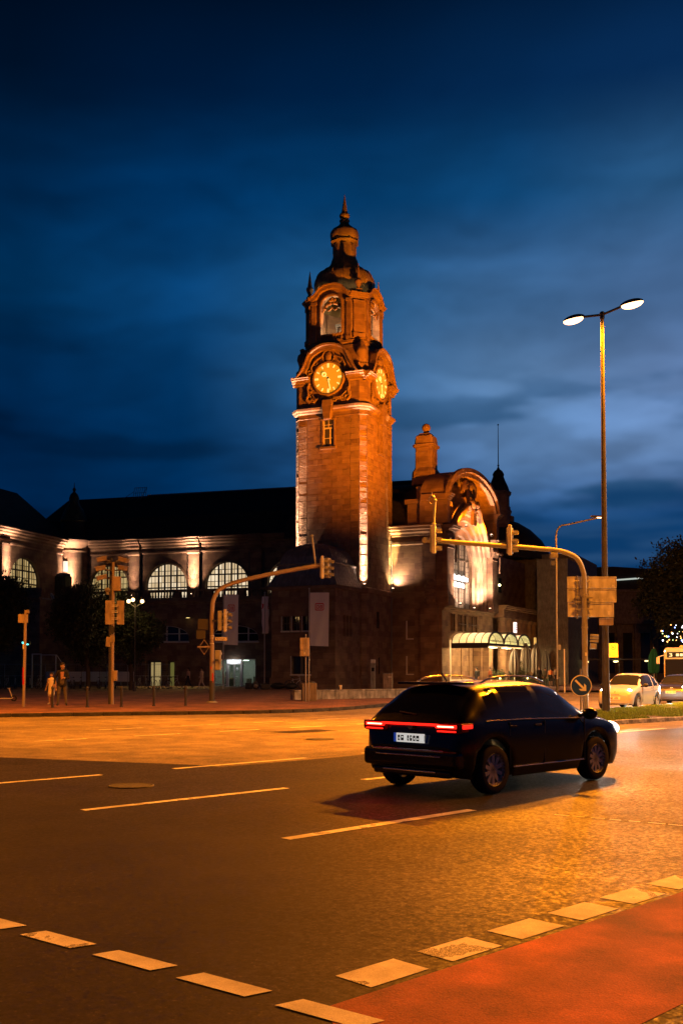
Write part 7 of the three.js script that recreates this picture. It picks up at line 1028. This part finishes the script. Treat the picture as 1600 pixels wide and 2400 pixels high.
// ---------------------------------------------------------------- parked bicycles
{
  const g0 = thing('bicycle', 'parked bicycle in the row nearest the lit doors', 'bicycle', 0, 0, 0, 0, 'bicycles parked in front of the low wing');
  const tr = 'dark', W = (x) => { const w = new THREE.Group(); w.name = 'wheel'; w.position.set(x, 0.34, 0); g0.add(w); mesh('tyre', new THREE.TorusGeometry(0.33, 0.019, 6, 26).toNonIndexed(), 'rubber', w); const sp = []; for (let i = 0; i < 10; i++) sp.push(bar(V(0, 0, 0), V(0.32 * Math.cos(i * PI / 5), 0.32 * Math.sin(i * PI / 5), 0), 0.003, 3)); sp.push(new THREE.TorusGeometry(0.305, 0.01, 5, 24).toNonIndexed()); mesh('rim', merge(sp), 'chrome', w); };
  W(-0.52); W(0.52);
  mesh('frame', merge([bar(V(-0.52, 0.34, 0), V(-0.1, 0.3, 0), 0.014), bar(V(-0.52, 0.34, 0), V(-0.22, 0.78, 0), 0.012), bar(V(-0.1, 0.3, 0), V(-0.25, 0.88, 0), 0.018), bar(V(-0.1, 0.3, 0), V(0.34, 0.74, 0), 0.02), bar(V(-0.22, 0.76, 0), V(0.32, 0.82, 0), 0.018), bar(V(0.32, 0.92, 0), V(0.38, 0.6, 0), 0.02), bar(V(0.38, 0.6, 0), V(0.52, 0.34, 0), 0.016)]), 'alu', g0);
  mesh('saddle', sphere(0.13, -0.27, 0.92, 0, 1, 0.32, 0.6, 10), 'black', g0); mesh('handlebar', merge([bar(V(0.31, 0.92, 0), V(0.3, 1.02, 0), 0.014), tube([V(0.18, 1.02, -0.28), V(0.3, 1.04, -0.2), V(0.32, 1.03, 0), V(0.3, 1.04, 0.2), V(0.18, 1.02, 0.28)], 0.013, 20, 6)]), 'alu', g0); mesh('mudguard', tube(arcPts(-0.52, 0.34, 0.37, 20, 170, 10).map(p => V(p[0], p[1], 0)), 0.018, 14, 5), 'dark', g0); mesh('reflector', box(0.02, 0.05, 0.04, -0.62, 0.66, 0), 'signRed', g0);
  const ORD = ['first', 'second', 'third', 'fourth', 'fifth', 'sixth', 'seventh', 'eighth', 'ninth', 'tenth', 'eleventh', 'twelfth', 'thirteenth', 'fourteenth', 'fifteenth', 'sixteenth', 'seventeenth', 'eighteenth', 'nineteenth'];
  const r = rng(31); let i = 0; for (const [x0, x1, n, z] of [[-13.6, -17.0, 7, -83.6], [-18.4, -30.5, 19, -83.2]]) for (let k = 0; k < n; k++) { const x = lerp(x0, x1, k / (n - 1)), d = 70 + r() * 50 + (k === 0 && n === 7 ? -62 : 0), zz = z + (r() - 0.5) * 0.8; if (i === 0) { g0.position.set(x, 0.12, zz); g0.rotation.y = R(d); g0.userData.label = 'parked bicycle broadside at the end of the row nearest the lit doors'; } else copyOf(g0, x, 0.12, zz, d, n === 7 ? ORD[k] + ' parked bicycle counted leftward from the lit doors' : ORD[k] + ' parked bicycle counted leftward from the tree trunk, in the long row'); i++; }
  const pv = thing('parked_bicycle', 'single bicycle leaning at the pavilion wall behind the litter bin', 'bicycle', -3.6, 0.12, -80.6, 10); for (const ch of g0.children) pv.add(ch.clone());
}
// ---------------------------------------------------------------- cafe terrace right of the entrance
{
  const par = (x, z, h, l, mat = 'fabricGrey') => { const g = thing('closed_parasol', l, 'parasol', x, 0.12, z, 0, 'closed parasols on the cafe terrace'); mesh('pole', cyl(0.04, 0.04, h + 0.1, 0, 0, 0, 8), 'alu', g); const P = []; const rad = (t, a) => (0.07 + 0.36 * Math.sin(Math.pow(t, 0.7) * PI * 0.62)) * (1 + 0.22 * Math.cos(a * 8)); const geo = new THREE.CylinderGeometry(1, 1, 1, 48, 12, true), p = geo.attributes.position; for (let i = 0; i < p.count; i++) { const a = Math.atan2(p.getZ(i), p.getX(i)), t = 0.5 - p.getY(i), q = rad(t, a) * (t > 0.85 ? 1 - (t - 0.85) : 1); p.setXYZ(i, Math.cos(a) * q, lerp(h, 1.25, t) + 0.06 * Math.cos(a * 8) * t, Math.sin(a) * q); } geo.computeVertexNormals(); mesh('canopy', geo.toNonIndexed(), mat, g); mesh('tie_band', new THREE.TorusGeometry(0.3, 0.02, 6, 20).rotateX(PI / 2).translate(0, 2.0, 0).toNonIndexed(), 'cream', g); mesh('base', cyl(0.35, 0.35, 0.1, 0, 0, 0, 16), 'concrete', g); };
  par(16.1, -95.5, 3.4, 'dark closed parasol nearest the lit columns'); par(17.6, -98, 4.1, 'tall grey closed parasol above the planter lamps'); par(18.95, -100, 4.1, 'tall grey closed parasol right of the planter lamps'); par(20.9, -105, 3.5, 'small closed parasol far along the dark terrace'); par(22.4, -107.5, 3.5, 'small closed parasol half hidden by the curved-arm lamp'); par(27.4, -90, 3.4, 'dark green closed parasol alone on the forecourt', 'fabricGreen');
  for (const [x, z, w, l, lit] of [[14.6, -95.6, 1.2, 'leafy planter glowing yellow beside the first column', 1], [16.6, -96.6, 1.2, 'bushy planter between columns and parasols', 0], [18.3, -97.6, 3.2, 'long dark planter box with small lamps below the parasols', 2]]) {
    const g = thing('planter', l, 'planter', x, 0.12, z, 20); mesh('box', rbox(w, 0.6, 0.45, 0.03, 0, 0.3, 0), 'dark', g); const r = rng(Math.round(x * 10)), pos = []; for (let i = 0; i < 900; i++) { const u = V((r() - 0.5) * w, 0.6 + r() * r() * (lit === 1 ? 1.1 : lit === 0 ? 1.9 : 0.5), (r() - 0.5) * 0.5), a = V(r() - 0.5, r() - 0.2, r() - 0.5).normalize().multiplyScalar(0.12), b = V(r() - 0.5, r() - 0.5, r() - 0.5).normalize().multiplyScalar(0.05); for (const p of [u.clone().add(a), u.clone().add(b), u.clone().sub(a), u.clone().add(a), u.clone().sub(a), u.clone().sub(b)]) pos.push(p.x, p.y, p.z); } const q = new THREE.BufferGeometry(); q.setAttribute('position', new THREE.Float32BufferAttribute(pos, 3)); q.computeVertexNormals(); mesh('foliage', q, 'leaf', g);
    if (lit) for (const dx of lit === 2 ? [-0.9, 1.1] : [0]) { mesh('lamp', sphere(0.07, dx, 0.72, 0.32, 1, 1, 1, 8), 'floorGlow', g); point(g, V(dx, 0.78, 0.46), [1, 0.75, 0.25], lit === 1 ? 3.2 : 1.6, 4); }
  }
}
// ---------------------------------------------------------------- far building at the right
{
  const b = thing('far_office_building', 'long dark low-roofed building across the square at right', 'building', 28, 0, -141, 4);
  mesh('wall', boxB(0, 40, 0, 12.6, -12, 0), 'farWall', b); for (let i = 0; i < 16; i++) mesh('pilaster', boxB(i * 2.5, i * 2.5 + 0.7, 0, 8.0, 0, 0.3), 'farWall', b); mesh('ledge', merge([boxB(0, 40, 8.0, 8.4, 0, 0.5), boxB(0, 40, 12.4, 12.8, 0, 0.4)]), 'farWall', b);
  mesh('roof', extrude([[-0.5, 12.8], [40.5, 12.8], [40, 14.6], [13.8, 15.9], [10, 16.1], [2, 15.8], [-0.5, 15.6]], 10, -11), 'slate', b);
  mesh('roof_light_strip', extrude([[9.0, 14.0], [14.2, 14.4], [14.2, 14.62], [9.0, 14.2]], 0.1, -0.9), ME('roofStrip', [0.6, 0.7, 0.7], [0.42, 0.5, 0.44]), b);
  for (let i = 0; i < 15; i++) mesh('window', boxB(i * 2.5 + 0.95, i * 2.5 + 2.25, 1.2, 6.8, 0.0, 0.05), 'glassDark', b);
  const k = thing('shelter', 'low dark shelter with two bright lamps beyond the keep-right sign', 'shelter', 27.5, 0.12, -112); mesh('roof', boxB(-1.5, 7, 2.6, 2.75, -1, 1), 'darkMetal', k); for (const x of [-1.4, 2.8, 6.9]) mesh('post', cyl(0.06, 0.06, 2.6, x, 0, 0, 8), 'darkMetal', k);
  for (const [x, y, l] of [[-1.0, 2.4, 1], [2.2, 2.45, 1], [5.6, 2.5, 1]]) mesh('lamp', rbox(0.5, 0.14, 0.2, 0.03, x, y, 0.9), ME('shelterGlow', [0.8, 0.8, 0.6], [3, 2.3, 0.9]), k); point(k, V(2.2, 2.2, 1.3), [1, 0.8, 0.4], 3, 6);
}
{ const g = thing('pedestrian_signal', 'far pedestrian signal showing small cyan light at the left edge', 'signal', -24.6, 0.12, -79.6); mesh('pole', cyl(0.05, 0.05, 3.8, 0.05, 0, -0.15, 8), 'dark', g); mesh('housing', rbox(0.6, 0.4, 0.2, 0.03, 0.1, 3.55, 0), 'black', g); mesh('lamp', merge([sphere(0.09, -0.1, 3.62, 0.12, 1, 1, 0.4, 10), sphere(0.08, 0.25, 3.5, 0.12, 1.4, 0.7, 0.4, 10)]), ME('cyanLamp', [0.1, 0.6, 0.6], [0.3, 2.2, 2.2]), g); }
renderer.render(scene, camera);
